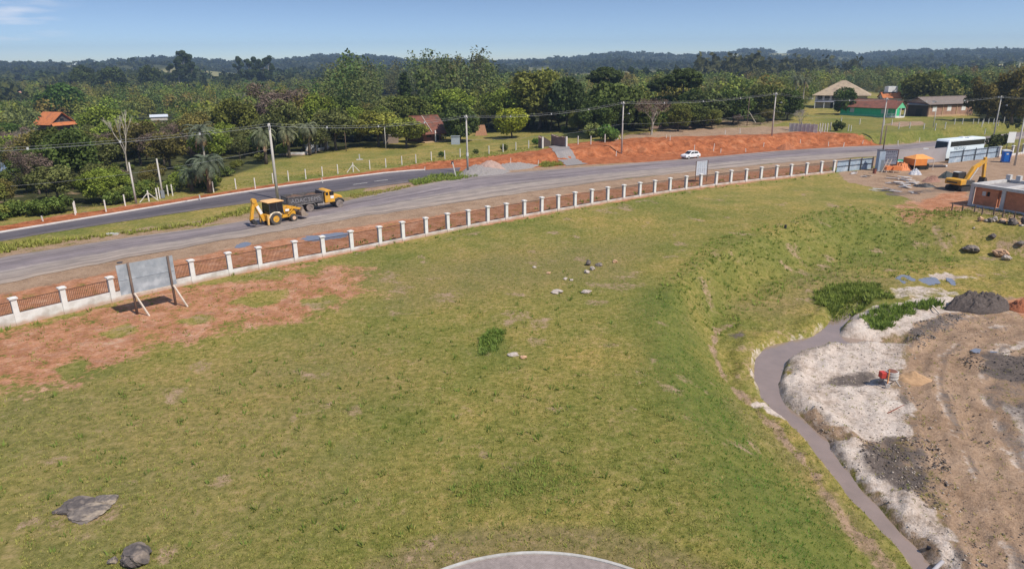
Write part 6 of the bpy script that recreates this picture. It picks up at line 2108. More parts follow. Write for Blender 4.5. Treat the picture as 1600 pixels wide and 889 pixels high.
def base_frame(a, b):
    d = b - a
    d.z = 0
    return d.length, math.atan2(d.y, d.x)
def gable(name, label, a, b, depth, wh, rh, wm, rm, over=0.5, cat="house", gm=None, hip=0.0):
    L, az = base_frame(a, b)
    t = thing(name, label, cat, (a.x, a.y, min(a.z, b.z)), az)
    m = MB()
    m.box((L / 2, depth / 2, wh / 2 - 0.3), (L, depth, wh + 0.6))
    m.build("wall", wm, t)
    if not hip:
        for x, s in ((0.0, 1), (L, -1)):
            g = MB()
            g.plate([(x, 0, wh), (x, depth, wh), (x, depth / 2, wh + rh)], 0.12 * s)
            g.build("gable", gm or wm, t)
    r = MB()
    o = over
    sl = rh / (depth / 2)
    ze = wh - o * sl + 0.08
    th = 0.14
    rd0, rd1 = (-o + hip, L + o - hip)
    F_ = [(-o, -o, ze), (L + o, -o, ze), (rd1, depth / 2, wh + rh + 0.08), (rd0, depth / 2, wh + rh + 0.08)]
    B_ = [(L + o, depth + o, ze), (-o, depth + o, ze), (rd0, depth / 2, wh + rh + 0.08), (rd1, depth / 2, wh + rh + 0.08)]
    r.plate(F_, th)
    r.plate(B_, th)
    if hip:
        r.plate([(-o, depth + o, ze), (-o, -o, ze), (rd0, depth / 2, wh + rh + 0.08)], th)
        r.plate([(L + o, -o, ze), (L + o, depth + o, ze), (rd1, depth / 2, wh + rh + 0.08)], th)
    ro = r.build("roof", rm, t)
    MB().box(((rd0 + rd1) / 2, depth / 2, wh + rh + 0.12), (rd1 - rd0, 0.3, 0.14)).build("ridge", rm, ro)
    return t, L
def win(t, x, z, w, h, m, fm=None, y=-0.0):
    f = MB().box((x, y - 0.02, z), (w + 0.16, 0.05, h + 0.16)).build("window", fm or m, t)
    MB().box((x, y - 0.05, z), (w, 0.03, h)).build("pane", m, f)
    return f

# green house
a, b = G(1312, 180.5), G(1383, 184)
gm_ = mat("green_paint", (0.05, 0.50, 0.26), (0.04, 0.42, 0.22), 1.2, 0.75)
gl = mat("light_green", (0.16, 0.58, 0.32), (0.13, 0.5, 0.28), 1.2, 0.75)
t, L = gable("green_house", "bright green bungalow with a red tiled roof and white porch at its right end", a, b, 7.5, 3.0, 2.1, gm_, brown_tile, 0.6, gm=gl)
s_ = L / 14.5
MB().box((L / 2, -0.06, 0.35), (L, 0.06, 0.75)).build("plinth_band", gl, t)
win(t, L * 0.27, 1.85, 1.2, 1.3, mat("grey_shutter", (0.45, 0.50, 0.50), None, 3))
win(t, L * 0.93, 1.85, 0.7, 1.1, mat("grey_shutter", (0.45, 0.50, 0.50)))
pr = MB()
pr.box((L + 1.5, 2.6, 0.2), (3.0, 5.0, 0.5))
po_ = pr.build("porch_floor", white_paint, t)
for x, y in ((L + 0.25, 0.2), (L + 2.9, 0.2), (L + 2.9, 2.6), (L + 2.9, 5.0)):
    MB().box((x, y, 1.6), (0.26, 0.26, 2.6)).build("porch_post", white_paint, t)
m = MB(); m.plate([(L - 0.1, -0.3, 2.85), (L + 3.3, -0.3, 2.85), (L + 3.3, 2.6, 4.9), (L - 0.1, 2.6, 4.9)], 0.14); m.plate([(L + 3.3, 5.5, 2.85), (L - 0.1, 5.5, 2.85), (L - 0.1, 2.6, 4.9), (L + 3.3, 2.6, 4.9)], 0.14)
m.build("porch_roof", brown_tile, t)
MB().plate([(L + 3.1, -0.1, 2.85), (L + 3.1, 5.3, 2.85), (L + 3.1, 2.6, 4.8)], 0.1).build("gable", gl, t)
MB().box((L + 1.6, -0.05, 2.78), (3.0, 0.16, 0.22)).build("porch_beam", white_paint, t)
m = MB()
for k in range(7): m.box((L + 0.4 + k * 0.4, 0.12, 0.85), (0.07, 0.07, 0.9))
m.box((L + 1.6, 0.12, 1.3), (2.7, 0.09, 0.09))
m.build("porch_railing", white_paint, t)
MB().bar((L - 2.2, -0.6, 0.15), (L + 0.1, -0.3, 1.5), 0.16).build("stair_rail", gl, t)
MB().box((L + 0.9, 1.2, 1.3), (0.9, 0.1, 1.9)).build("door", gl, t)

# beige-roofed big house
a, b = G(1272, 169), G(1352, 170)
t, L = gable("villa", "big two-storey house under a wide beige hipped tile roof", a, b, 15.0, 5.2, 4.4, mat("cream_wall", (0.50, 0.46, 0.42), (0.42, 0.39, 0.36), 1.5), beige_tile, 1.2, hip=9.0)
for k, x in enumerate((1.6, 4.0, 6.4)):
    win(t, x, 3.75, 1.7, 1.9, glass_d, mat("pale_frame", (0.6, 0.57, 0.52), None, 3))
MB().box((5, -1.2, 2.35), (10, 2.6, 0.22)).build("balcony", mat("lilac_grey", (0.45, 0.44, 0.52), None, 3), t)
for x in (0.3, 3.4, 6.6): MB().box((x, -2.3, 1.2), (0.25, 0.25, 2.4)).build("pillar", white_paint, t)
MB().box((7, -0.05, 1.1), (3.2, 0.12, 2.1)).build("garage_painted_dark", darkin, t)  # near-black panel on the solid wall, paints the unlit inside of a garage

# water tank tower and small red roofs behind
a, b = G(1378, 172), G(1406, 172.5)
t, L = gable("red_roof_outbuilding", "small outbuilding with an orange-red roof behind the green house's ridge", a, b, 6, 4.2, 1.6, mat("cream_wall", (0.5, 0.46, 0.42)), orange_tile, 0.4, cat="outbuilding")
wt = thing("water_tank", "square white water tank on a dark block rising behind the green house roof", "water tank", G(1383, 171))
MB().box((0, 0, 2.8), (4.2, 3.0, 6.2)).build("tower", mat("dark_block", (0.10, 0.085, 0.08), None, 2), wt)
MB().box((0.9, -0.2, 6.7), (3.2, 2.6, 2.2)).build("tank", white_paint, wt)
# dark shed
a, b = G(1417, 182), G(1447, 183)
t, L = gable("dark_shed", "dark brown timber shed with a small tin roof between the green and brick houses", a, b, 6, 3.6, 0.9, mat("dark_boards", (0.07, 0.05, 0.042), (0.045, 0.034, 0.03), 3, stretch=(6, 1, 0.4)), mat("grey_tin_roof", (0.30, 0.29, 0.29), (0.22, 0.21, 0.21), 2, 0.6), 0.4, cat="shed")
MB().box((L * 0.6, -0.05, 1.2), (2.0, 0.08, 2.4)).build("door", darkin, t)
# brick house
a, b = G(1449, 183), G(1519, 180.5)
t, L = gable("brick_house", "long pink brick house with three white shuttered windows and a grey-brown roof", a, b, 8, 3.9, 1.7, brick_p, mat("grey_brown_roof", (0.22, 0.175, 0.15), (0.16, 0.13, 0.115), 1.5, 0.85), 0.7)
for k in range(3): win(t, L * (0.13 + 0.32 * k), 2.35, 1.5, 1.35, white_paint)
m = MB()
for x in (0.02, 0.31, 0.62, 0.98): m.box((L * x, -0.06, 1.9), (0.28, 0.1, 3.8))
m.build("pilasters", mat("tan_plaster", (0.52, 0.36, 0.22), None, 3), t)
MB().box((L / 2, -0.08, 0.28), (L + 0.1, 0.12, 0.5)).build("plinth_band", mat("tan_plaster", (0.52, 0.36, 0.22)), t)
MB().box((L / 2, -0.05, 3.55), (L, 0.06, 0.6)).build("painted_eave_shadow", darkin, t)  # near-black strip, painted shade under the eaves, no real board
# meadow farmhouse
a, b = G(662, 223), G(690, 220.5)
t, L = gable("farmhouse", "low farmhouse with old red tiled roof and white veranda post, behind lawn trees", a, b, 9.0, 3.0, 3.0, mat("dark_red_boards", (0.16, 0.07, 0.05), (0.10, 0.05, 0.04), 2, stretch=(5, 1, 0.5)), red_tile, 1.6)
MB().box((L * 0.52, -1.35, 1.4), (0.24, 0.24, 2.9)).build("veranda_post", white_paint, t)
MB().box((L * 0.5, -0.8, 0.08), (L + 1, 1.8, 0.3)).build("veranda_floor", mat("tan_plaster", (0.52, 0.36, 0.22)), t)
MB().box((L * 0.75, -0.03, 1.2), (1.0, 0.06, 2.2)).build("door", darkin, t)
MB().box((L * 0.3, -0.03, 1.7), (1.3, 0.06, 1.1)).build("window", glass_d, t)
MB().bar((L * 0.35, -1.3, 2.55), (L * 0.40, 4.4, 6.1), 0.14, 0.12).build("roof_ridge_tiles", mat("pale_mortar", (0.5, 0.42, 0.36), None, 3), t)
# garden shelter by the big tree
sh = thing("garden_cabinet", "small pale blue-grey cabinet in the shade beside the dense domed tree", "cabinet", G(712, 226))
MB().box((0, 0, 0.95), (2.0, 0.8, 1.9)).build("body", mat("pale_blue_grey", (0.36, 0.40, 0.44), (0.28, 0.32, 0.36), 2), sh)
MB().box((0, -0.05, 1.94), (2.2, 1.0, 0.1)).build("lid", steel, sh)
hp = thing("clay_mound", "orange clay wall fragment behind the dense domed tree", "wall", G(752, 212))
MB().box((0, 0, 1.3), (3.2, 1.5, 2.8), taper=0.6).build("wall", mat("clay", (0.48, 0.26, 0.16), (0.40, 0.2, 0.12), 2), hp)
gr = thing("brick_kiln", "low pale brick grill hut at the lawn edge behind the white-trunked tree", "grill hut", G(611, 224))
MB().box((0, 0, 1.0), (3.5, 2.0, 2.0)).build("wall", mat("pale_brick", (0.36, 0.27, 0.22), (0.26, 0.2, 0.17), 2), gr)
MB().prism([(-2.0, 2.0), (2.0, 2.0), (0.4, 2.9), (-0.4, 2.9)], -1.2, 1.2).build("roof", mat("pale_roof", (0.6, 0.54, 0.48), None, 2), gr)
# orange-roofed chalet
a, b = G(84, 207), G(116, 204)
t, L = gable("chalet", "orange-roofed chalet with a dark triangular gable, deep in the left wood", a, b, 9, 3.0, 0.6, mat("chalet_wall", (0.20, 0.13, 0.10), None, 2), orange_tile, 0.8)
for c_ in list(t.children):
    if c_.name.split('.')[0] in ("gable", "roof"):
        for g in list(c_.children): bpy.data.objects.remove(g)
        bpy.data.objects.remove(c_)
r = MB()
zr_ = 7.2
r.plate([(-1.4, -0.6, 2.7), (L * 0.5, -1.0, zr_), (L * 0.5, 9.5, zr_), (-1.4, 9.5, 2.7)], 0.16)
r.plate([(L * 0.5, -1.0, zr_), (L + 1.4, -0.6, 2.7), (L + 1.4, 9.5, 2.7), (L * 0.5, 9.5, zr_)], 0.16)
r.plate([(-1.4, -2.2, 2.4), (L + 1.4, -2.2, 2.4), (L + 0.5, -0.1, 3.5), (-0.5, -0.1, 3.5)], 0.14)
r.build("roof", orange_tile, t)
MB().plate([(0.3, 0.0, 3.3), (L - 0.3, 0.0, 3.3), (L * 0.5, 0.0, zr_ - 0.5)], 0.12).build("gable", mat("chalet_gable", (0.09, 0.07, 0.065), (0.06, 0.05, 0.045), 2), t)
win(t, L * 0.5, 4.4, 1.6, 1.0, glass_d, mat("chalet_wall", (0.2, 0.13, 0.1)))
a, b = G(-60, 222), G(0, 222)
# far roofs
for (pa_, pb_, wh, rh, rm, lb) in (((14, 154), (36, 153), 3.2, 2.6, tile_mat("far_tiles", (0.42, 0.24, 0.17), (0.34, 0.18, 0.13)), "small far house with a faded orange roof at the far left"),
                                   ((236, 189), (262, 188), 1.6, 0.7, mat("pale_tin", (0.62, 0.66, 0.72), (0.52, 0.56, 0.62), 2, 0.5), "long pale tin-roofed shed glimpsed in the left wood"),
                                   ((758, 131), (775, 131), 5.0, 2.0, mat("far_white", (0.62, 0.60, 0.56), None, 2), "tiny pale farm building far off above the farmhouse trees"),
                                   ((1300, 121), (1320, 121), 4.0, 1.5, mat("far_roof", (0.26, 0.2, 0.19), None, 2), "tiny brown-roofed building on the far pale field"),
                                   ((1030, 122), (1044, 122), 5.0, 2.0, mat("far_white", (0.62, 0.60, 0.56)), "tiny pale barn on the far yellow field")):
    gable("far_house", lb, G(*pa_), G(*pb_), 7 if pa_[1] > 140 else 14, wh, rh, mat("cream_wall", (0.5, 0.46, 0.42)), rm, 0.4)
mast = thing("radio_mast", "thin radio mast on the hilltop right of centre", "mast", G(1184, 80.5))
p, h = mast.location.copy(), 34
MB().tube([(0, 0, -1), (0, 0, h)], [0.9, 0.4], 5).build("mast", mat("mast_grey", (0.4, 0.4, 0.42), None, 1), mast)

# white panel wall
a, b = G(1233, 206), G(1277, 208)
L, az = base_frame(a, b)
pw = thing("concrete_panel_wall", "white concrete panel fence, slightly uneven, on top of the red bank", "fence", a, az)
for k in range(7):
    MB().box((L * (k + 0.5) / 7, 0, 0.95 + 0.06 * math.sin(k * 2)), (L / 7 - 0.1, 0.12, 2.1)).build("panel", mat("aged_white", (0.60, 0.57, 0.54), (0.42, 0.40, 0.38), 1.2, 0.9), pw)
    MB().box((L * k / 7, -0.08, 1.0), (0.14, 0.16, 2.3)).build("post", conc, pw)
# ruins
for (pa_, pb_, hgt, dp, lb) in (((841, 231), (847, 232), 2.4, 2.6, "narrow ruined brick gate pier with a jagged top"), ((861, 228), (884, 230), 2.3, 3.5, "wide ruined brick wall with earth and grass banked behind it")):
    a, b = G(*pa_), G(*pb_)
    L, az = base_frame(a, b)
    t = thing("brick_ruin", lb, "ruin", a, az)
    m = MB()
    n = 9
    top = [(L * i / n, hgt * (0.86 + 0.16 * R.random()) * (1.12 if i == 0 else 1)) for i in range(n + 1)]
    prof = [(0, -0.3), (L, -0.3)] + [(x, z) for x, z in top[::-1]]
    m.prism(prof, 0, 0.35)
    m.build("wall", brick_old, t)
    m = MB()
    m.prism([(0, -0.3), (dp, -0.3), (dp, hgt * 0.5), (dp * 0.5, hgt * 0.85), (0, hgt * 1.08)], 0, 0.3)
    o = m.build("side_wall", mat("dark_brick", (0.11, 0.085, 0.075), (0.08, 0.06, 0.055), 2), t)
    o.rotation_euler = (0, 0, math.pi / 2); o.location = (0.0, 0.35, 0)
    MB().box((L + 0.05, 0.1, hgt * 0.5), (0.35, 0.35, hgt * 1.05)).build("white_edge", postw, t)

# ------------------------------------------------------------------ brick shell on the site
a, b = G(1513, 321), G(1600, 336)
e = b - a
t = thing("brick_shell", "unfinished orange brick building with concrete columns and flat slab", "building", (a.x, a.y, -0.05), math.atan2(e.y, e.x))
cw = mat("pale_concrete", (0.58, 0.56, 0.54), (0.46, 0.44, 0.43), 1.5, 0.85)
LB, DB, HB_ = 14.0, 7.5, 3.1
for (x0, x1, z0, z1) in ((0.5, 1.9, 0.3, 2.6), (1.9, 2.35, 0.3, 1.55), (1.9, 2.35, 2.15, 2.6), (2.35, 3.35, 0.3, 2.6), (4.25, 9.0, 0.3, 2.6), (9.4, 13.5, 0.3, 2.6)):
    MB().box(((x0 + x1) / 2, 0.2, (z0 + z1) / 2), (x1 - x0, 0.18, z1 - z0)).build("brick_wall", brick_o, t)
MB().box((0.14, DB / 2, 1.45), (0.18, DB - 0.5, 2.3)).build("brick_wall", brick_o, t)
MB().box((7, DB - 0.2, 1.45), (13.4, 0.18, 2.3)).build("brick_wall", brick_o, t)
MB().box((3.4, 3.5, 1.4), (0.18, 6.2, 2.4)).build("brick_wall", brick_o, t)
MB().box((2.2, 0.32, 1.85), (0.5, 0.04, 0.6)).build("window_painted_dark", darkin, t)  # near-black sheet behind the window hole, paints the shade of the room
MB().box((1.62, 0.10, 1.85), (0.45, 0.03, 0.55)).build("plaster_patch", cw, t)
for x in (0.12, 4.05, 8.9, 13.7):
    for y in (0.12, DB - 0.12):
        MB().box((x, y, 1.3), (0.42, 0.40, 3.2)).build("column", cw, t)
MB().box((7, 0.16, 0.08), (14, 0.44, 0.44)).build("ground_beam", cw, t)
m = MB()
m.box((7, 0.13, 2.78), (14.1, 0.44, 0.40)); m.box((7, DB - 0.12, 2.78), (14.1, 0.44, 0.40))
m.build("ring_beam", cw, t)
for k, x in enumerate((0.13, 4.05, 6.5, 8.9, 11.3, 13.7)):
    MB().box((x, DB / 2, 2.80), (0.36, DB - 0.7, 0.36)).build("cross_beam", cw, t)
for (x0, x1) in ((0.3, 3.85), (4.25, 6.3), (9.1, 13.5)):
    MB().box(((x0 + x1) / 2, DB / 2 + (0.6 if x0 < 1 else 0.2), 2.55), (x1 - x0, DB - 1.9, 0.12)).build("slab", mat("slab_grey", (0.30, 0.28, 0.28), (0.22, 0.205, 0.205), 1.2), t)
for (x, y) in ((0.3, DB - 0.4), (1.5, DB - 0.3), (4.1, DB - 0.2), (8.9, DB - 0.2)):
    MB().box((x, y, 3.25), (0.55, 0.5, 0.7)).build("stub_column", cw, t)
# low timber rail fence under the shell
wire_fence("site_stakes", [(1487, 329), (1503, 332), (1522, 333), (1534, 336), (1552, 337), (1566, 341), (1584, 344)], 1.0, "dark timber stakes on the grassy slope below the brick shell", 0.06, 2)
for o in COL.objects:
    if o.parent and o.parent.name.startswith("site_stakes"):
        o.data.materials.clear(); o.data.materials.append(wood_old)

# ------------------------------------------------------------------ yard things
blue_p = mat("toilet_blue", (0.015, 0.12, 0.50), (0.012, 0.10, 0.42), 2, 0.5)
tp, th_ = height_for(1570, 254, 235)
t = thing("portable_toilet", "bright blue portable toilet cabin with a white roof", "portable toilet", tp, -0.35)
MB().box((0, 0, 1.1), (1.25, 1.2, 2.0)).build("cabin", blue_p, t, bevel=0.06)
MB().box((0, 0, 0.06), (1.35, 1.3, 0.14)).build("base", mat("base_grey", (0.2, 0.2, 0.21), None, 3), t)
MB().prism([(-0.7, 2.1), (0.7, 2.1), (0.6, 2.26), (0, 2.36), (-0.6, 2.26)], -0.66, 0.66).build("roof", white_paint, t)
d_ = MB().box((-0.05, -0.615, 1.1), (0.75, 0.03, 1.75)).build("door", mat("door_blue", (0.02, 0.16, 0.58), None, 3), t)
MB().box((0.0, -0.635, 1.62), (0.35, 0.015, 0.22)).build("door_sign", white_paint, d_)
for x in (-0.55, 0.55): MB().box((x, -0.62, 1.1), (0.06, 0.06, 1.9)).build("corner_rib", blue_p, t)
MB().box((0.5, -0.62, 1.85), (0.5, 0.02, 0.2)).build("vent_grille", darkin, t)
t = thing("white_sign_panel", "tall white sign panel behind the portable toilet by the road", "sign", G(1576, 238))
MB().box((0, 0, 3.0), (1.5, 0.08, 2.2)).build("panel", white_paint, t)
for x in (-0.6, 0.6): MB().box((x, 0.06, 1.4), (0.1, 0.08, 3.0)).build("post", dark_steel, t)
t = thing("white_sign_panel", "leaning plain white board standing on the road side of the orange awning", "sign board", G(1443, 252))
MB().box((0, 0, 1.3), (0.95, 0.06, 2.3), ry=0.06).build("panel", white_paint, t)
MB().box((0, 0.08, 0.6), (0.08, 0.08, 1.3)).build("post", dark_steel, t)
# notice board, kiosk panel, ladder
kp = thing("tin_booth", "narrow blue-grey tin booth at the gate beside the notice board", "booth", G(1373, 267))
MB().box((0, 0, 1.75), (1.0, 1.0, 3.5)).build("wall", tin, kp)
MB().box((0, 0, 3.55), (1.15, 1.15, 0.08)).build("roof", dark_steel, kp)
MB().box((0.2, -0.515, 1.0), (0.5, 0.03, 1.9)).build("door", mat("booth_door", (0.22, 0.25, 0.28), None, 2), kp)
nb = thing("notice_board", "brown-framed grey site notice board with rows of small dark text, tilted by the gate", "notice board", G(1389, 265), -0.25)
MB().box((0, 0, 2.15), (2.1, 0.06, 2.5)).build("panel", mat("notice_grey", (0.34, 0.35, 0.40), (0.28, 0.29, 0.34), 3), nb)
m = MB()
for x in (-1.08, 1.08): m.box((x, -0.01, 2.15), (0.12, 0.12, 2.6))
for z in (0.88, 3.42): m.box((0, -0.01, z), (2.28, 0.12, 0.12))
m.build("frame", mat("brown_frame", (0.17, 0.09, 0.075), None, 3), nb)
for x in (-0.9, 0.9): MB().box((x, 0.06, 0.5), (0.1, 0.1, 1.2)).build("leg", wood_old, nb)
m = MB()
rr_ = random.Random(3)
for k in range(7):
    x = -0.85
    while x < 0.75:
        w = rr_.uniform(0.12, 0.34)
        m.box((x + w / 2, -0.035, 3.1 - 0.27 * k), (w, 0.012, 0.11 if k else 0.2))
        x += w + 0.08
m.build("text_rows", mat("notice_ink", (0.10, 0.10, 0.14), None, 3), nb)
la = thing("ladder", "white timber ladder leaning on the notice board", "ladder", G(1379.5, 269.5), -0.3)
for x in (-0.28, 0.28): MB().bar((x, -0.3, 0), (x + 0.9, 0.5, 2.2), 0.09).build("stile", wood_pale, la)
for k in range(6):
    f_ = (k + 0.6) / 6.2
    MB().bar((-0.28 + 0.9 * f_, -0.3 + 0.8 * f_, 2.2 * f_), (0.28 + 0.9 * f_, -0.3 + 0.8 * f_, 2.2 * f_), 0.06).build("rung", wood_pale, la)
o = MB().bar((0, 0, 0), (0.5, 0.4, 2.9), 0.26, 0.08).build("plank", wood_pale)
o.location = G(1381.5, 264.5); tag(o, "pale plank propped steeply against the site notice board", "plank")
# orange awning stall
orange_t = mat("orange_tarpaulin", (0.72, 0.24, 0.05), (0.62, 0.19, 0.04), 1.5, 0.7)
ap, ah = height_for(1433, 265, 247)
t = thing("awning_stall", "orange tarpaulin stall with a hipped top standing over dark clutter", "stall", ap, 0.12)
Wd, Dp = 3.6, 3.0
m = MB()
A = [(-Wd / 2, -Dp / 2, 2.0), (Wd / 2, -Dp / 2, 2.0), (Wd / 2, Dp / 2, 2.0), (-Wd / 2, Dp / 2, 2.0)]
Rg = [(-0.6, 0, 2.65), (0.6, 0, 2.65)]
m.plate([A[0], A[1], Rg[1], Rg[0]], 0.03); m.plate([A[2], A[3], Rg[0], Rg[1]], 0.03); m.plate([A[3], A[0], Rg[0]], 0.03); m.plate([A[1], A[2], Rg[1]], 0.03)
m.build("canopy", mat("orange_sunlit_top", (0.80, 0.34, 0.10), (0.72, 0.28, 0.07), 1.5, 0.7), t)  # top in a lighter orange than the sides, sunlight put into the colour
MB().box((-0.65, -Dp / 2 + 0.02, 1.45), (2.3, 0.05, 1.1)).build("front_sheet", orange_t, t)
MB().box((-Wd / 2 + 0.02, 0, 1.45), (0.05, Dp, 1.1)).build("side_sheet", orange_t, t)
for q_ in A: MB().box((q_[0] * 0.98, q_[1] * 0.98, 1.0), (0.09, 0.09, 2.0)).build("leg", wood_pale, t)
MB().box((0.3, 0.2, 0.55), (2.6, 1.8, 0.9)).build("dark_bench", darkin, t)
t = thing("green_hoarding", "low bright green panel beside the orange stall", "panel", G(1409, 262), 0.1)
MB().box((0, 0, 0.75), (2.2, 0.08, 1.4)).build("board", mat("panel_green", (0.03, 0.36, 0.22), None, 2), t)
for x in (-1, 1): MB().box((x, 0.08, 0.7), (0.08, 0.08, 1.6)).build("post", dark_steel, t)
for (px, py, rz, lb) in ((1387.5, 269.5, 0.1, "orange plastic table on pale legs, nearest the ladder"), (1399.5, 270, -0.1, "orange plastic table on pale legs, right of the ladder table"), (1402, 262.5, 0.3, "orange crate table with a white cloth, in front of the green panel")):
    t = thing("orange_table", lb, "table", G(px, py), rz)
    MB().prism([(-0.75, 0.45), (0.75, 0.45), (0.62, 0.98), (0.3, 1.1), (-0.3, 1.1), (-0.62, 0.98)], -0.5, 0.5).build("top", mat("orange_plastic", (0.74, 0.25, 0.09), (0.66, 0.2, 0.06), 2, 0.5), t)
    for x in (-0.55, 0.55):
        for y in (-0.4, 0.4): MB().bar((x, y, 0.5), (x * 1.15, y * 1.1, 0), 0.08).build("leg", wood_pale, t)
    if py < 265: MB().box((0, 0, 1.13), (1.2, 0.9, 0.06)).build("cloth", white_paint, t)

def heap_mesh(r, h, seed, m, pw=1.4, rough=0.18, lump=1.0):
    nr_, na = 44, 110
    rs = np.linspace(0, 1, nr_)
    an = np.linspace(0, 2 * np.pi, na, endpoint=False)
    Rr, An = np.meshgrid(rs, an, indexing='ij')
    edge = 1 + 0.25 * (vnoise(np.cos(An) * 2 + seed, np.sin(An) * 2, seed) - 0.5)
    X, Y = Rr * r * edge * np.cos(An), Rr * r * edge * np.sin(An)
    Z = h * np.clip(1 - Rr ** pw, 0, 1) * (1 + 0.5 * (fbm(X * 1.2 * lump + seed, Y * 1.2 * lump, seed) - 0.5)) + (fbm(X * 4 * lump, Y * 4 * lump, seed + 3, 4) - 0.5) * rough * 2 * (1 - Rr ** 4) - 0.25 * (Rr > 0.98)
    v = np.stack([X, Y, Z], -1).reshape(-1, 3)
    ii = np.arange(nr_ * na).reshape(nr_, na)
    f = np.stack([ii[:-1], ii[1:], np.roll(ii, -1, 1)[1:], np.roll(ii, -1, 1)[:-1]], -1).reshape(-1, 4)
    return np_mesh("heap", v, f, m, None, True)
def heap(px, py, r, h, name, label, cat, m, seed, sx_=1.0, sy_=1.0, rz=0.0, **k):
    o = link(name, heap_mesh(r, h, seed, m, **k), None, G(px, py), rz)
    o.scale = (sx_, sy_, 1)
    return tag(o, label, cat)
grav_pink = mat("pink_gravel", (0.42, 0.29, 0.24), (0.32, 0.22, 0.185), 5, 0.95, bump=0.6, detail=8)
grav_grey = mat("grey_gravel", (0.29, 0.262, 0.25), (0.21, 0.19, 0.185), 5, 0.95, bump=0.6, detail=8)
heap(766, 265, 3.0, 1.6, "gravel_heap", "pinkish gravel heap, tallest of the heaps beside the pole", "gravel heap", grav_pink, 3)
heap(744, 268, 2.6, 1.25, "gravel_heap", "grey-pink gravel heap just behind the pole's foot", "gravel heap", grav_grey, 5)
heap(755, 271.5, 4.4, 1.0, "gravel_heap", "spreading grey gravel heap in front of the pink one", "gravel heap", grav_grey, 6, 1.2, 0.7, 0.5)
heap(800, 262.5, 4.6, 0.9, "gravel_heap", "low grey gravel heap right of the pink one", "gravel heap", grav_grey, 8, 1.2, 0.6, 0.5)
heap(1228, 233, 2.2, 1.1, "earth_heap", "small red earth heap at the foot of the bank near the pole", "earth heap", mat("red_earth", (0.40, 0.15, 0.07), (0.30, 0.11, 0.055), 3, 0.95, bump=0.5), 12)
heap(1040, 200, 3.5, 1.8, "brush_heap", "brown heap of cut brush under the trees behind the leafless tree", "brush heap", mat("brush", (0.24, 0.15, 0.115), (0.14, 0.095, 0.075), 3, 0.95, bump=0.8), 13, 2.0, 0.8, 0.1, rough=0.4)
heap(1531, 481, 1.75, 1.15, "soil_heap", "large heap of dark grey-brown soil at the end of the dirt track", "soil heap", mat("dark_clods", (0.075, 0.06, 0.055), (0.135, 0.11, 0.10), 7, 0.95, bump=1.0, detail=8, bdist=0.1), 15, 1.7, 0.9, 0.1, pw=4.5, rough=0.5, lump=1.8)
heap(1597, 482, 1.3, 0.8, "soil_heap", "orange-red soil heap at the right edge beside the dark one", "soil heap", mat("rust_clods", (0.34, 0.12, 0.055), (0.24, 0.085, 0.045), 6, 0.95, bump=0.9, bdist=0.08), 16, rough=0.25)
heap(1426, 594, 0.95, 0.62, "sand_heap", "tan sand heap right of the cement mixer", "sand heap", mat("tan_sand", (0.44, 0.28, 0.16), (0.36, 0.225, 0.13), 5, 0.95, bump=0.5), 17, 1.5, 0.8, -0.2, rough=0.12)
heap(1455, 284, 1.3, 0.9, "brick_pile", "jumbled heap of broken red bricks in the yard", "brick pile", mat("rubble_red", (0.36, 0.20, 0.15), (0.25, 0.15, 0.12), 8, 0.95, bump=1), 18, 1.3, 0.7, 0.2, rough=0.4, lump=2)
heap(1411, 266, 1.4, 1.3, "netting_heap", "crumpled orange netting heaped beside the green panel", "netting", mat("orange_net", (0.72, 0.27, 0.12), (0.55, 0.2, 0.08), 6, 0.8, bump=0.8), 19, 1.2, 0.7, 0.2, rough=0.35, lump=2)
heap(1430, 273, 0.9, 0.9, "sack_heap", "white and blue sacks heaped in front of the orange stall", "sacks", mat("white_sack", (0.66, 0.64, 0.62), (0.34, 0.36, 0.45), 2.5, 0.8), 20, 1.2, 0.8, 0, rough=0.3, lump=2)
heap(1444, 292, 1.4, 0.5, "black_sheet", "crumpled black plastic sheet on the yard", "plastic sheet", mat("black_plastic", (0.02, 0.02, 0.024), (0.045, 0.045, 0.05), 3, 0.45, bump=0.5), 21, 1.2, 0.6, -0.2, rough=0.2)
heap(1479, 278, 1.3, 1.2, "dark_tarp", "dark green-black tarpaulin bundle left of the excavator cab", "tarpaulin", mat("dark_tarp", (0.035, 0.045, 0.045), (0.06, 0.07, 0.07), 3, 0.7), 22, 1.0, 0.8, 0, rough=0.2)
rl = poly([(857, 233), (868, 243), (884, 254)], 0.7)
rr2 = poly([(881, 232), (898, 243), (917, 251)], 0.7)
ramp_o = link("gravel_driveway", ribbon("gravel_driveway", rl, rr2, grav_grey, 0.07, 40, 14, 0.8, 0.8, 4))
tag(ramp_o, "grey gravel driveway running down the red bank below the brick ruins", "driveway", kind="structure")
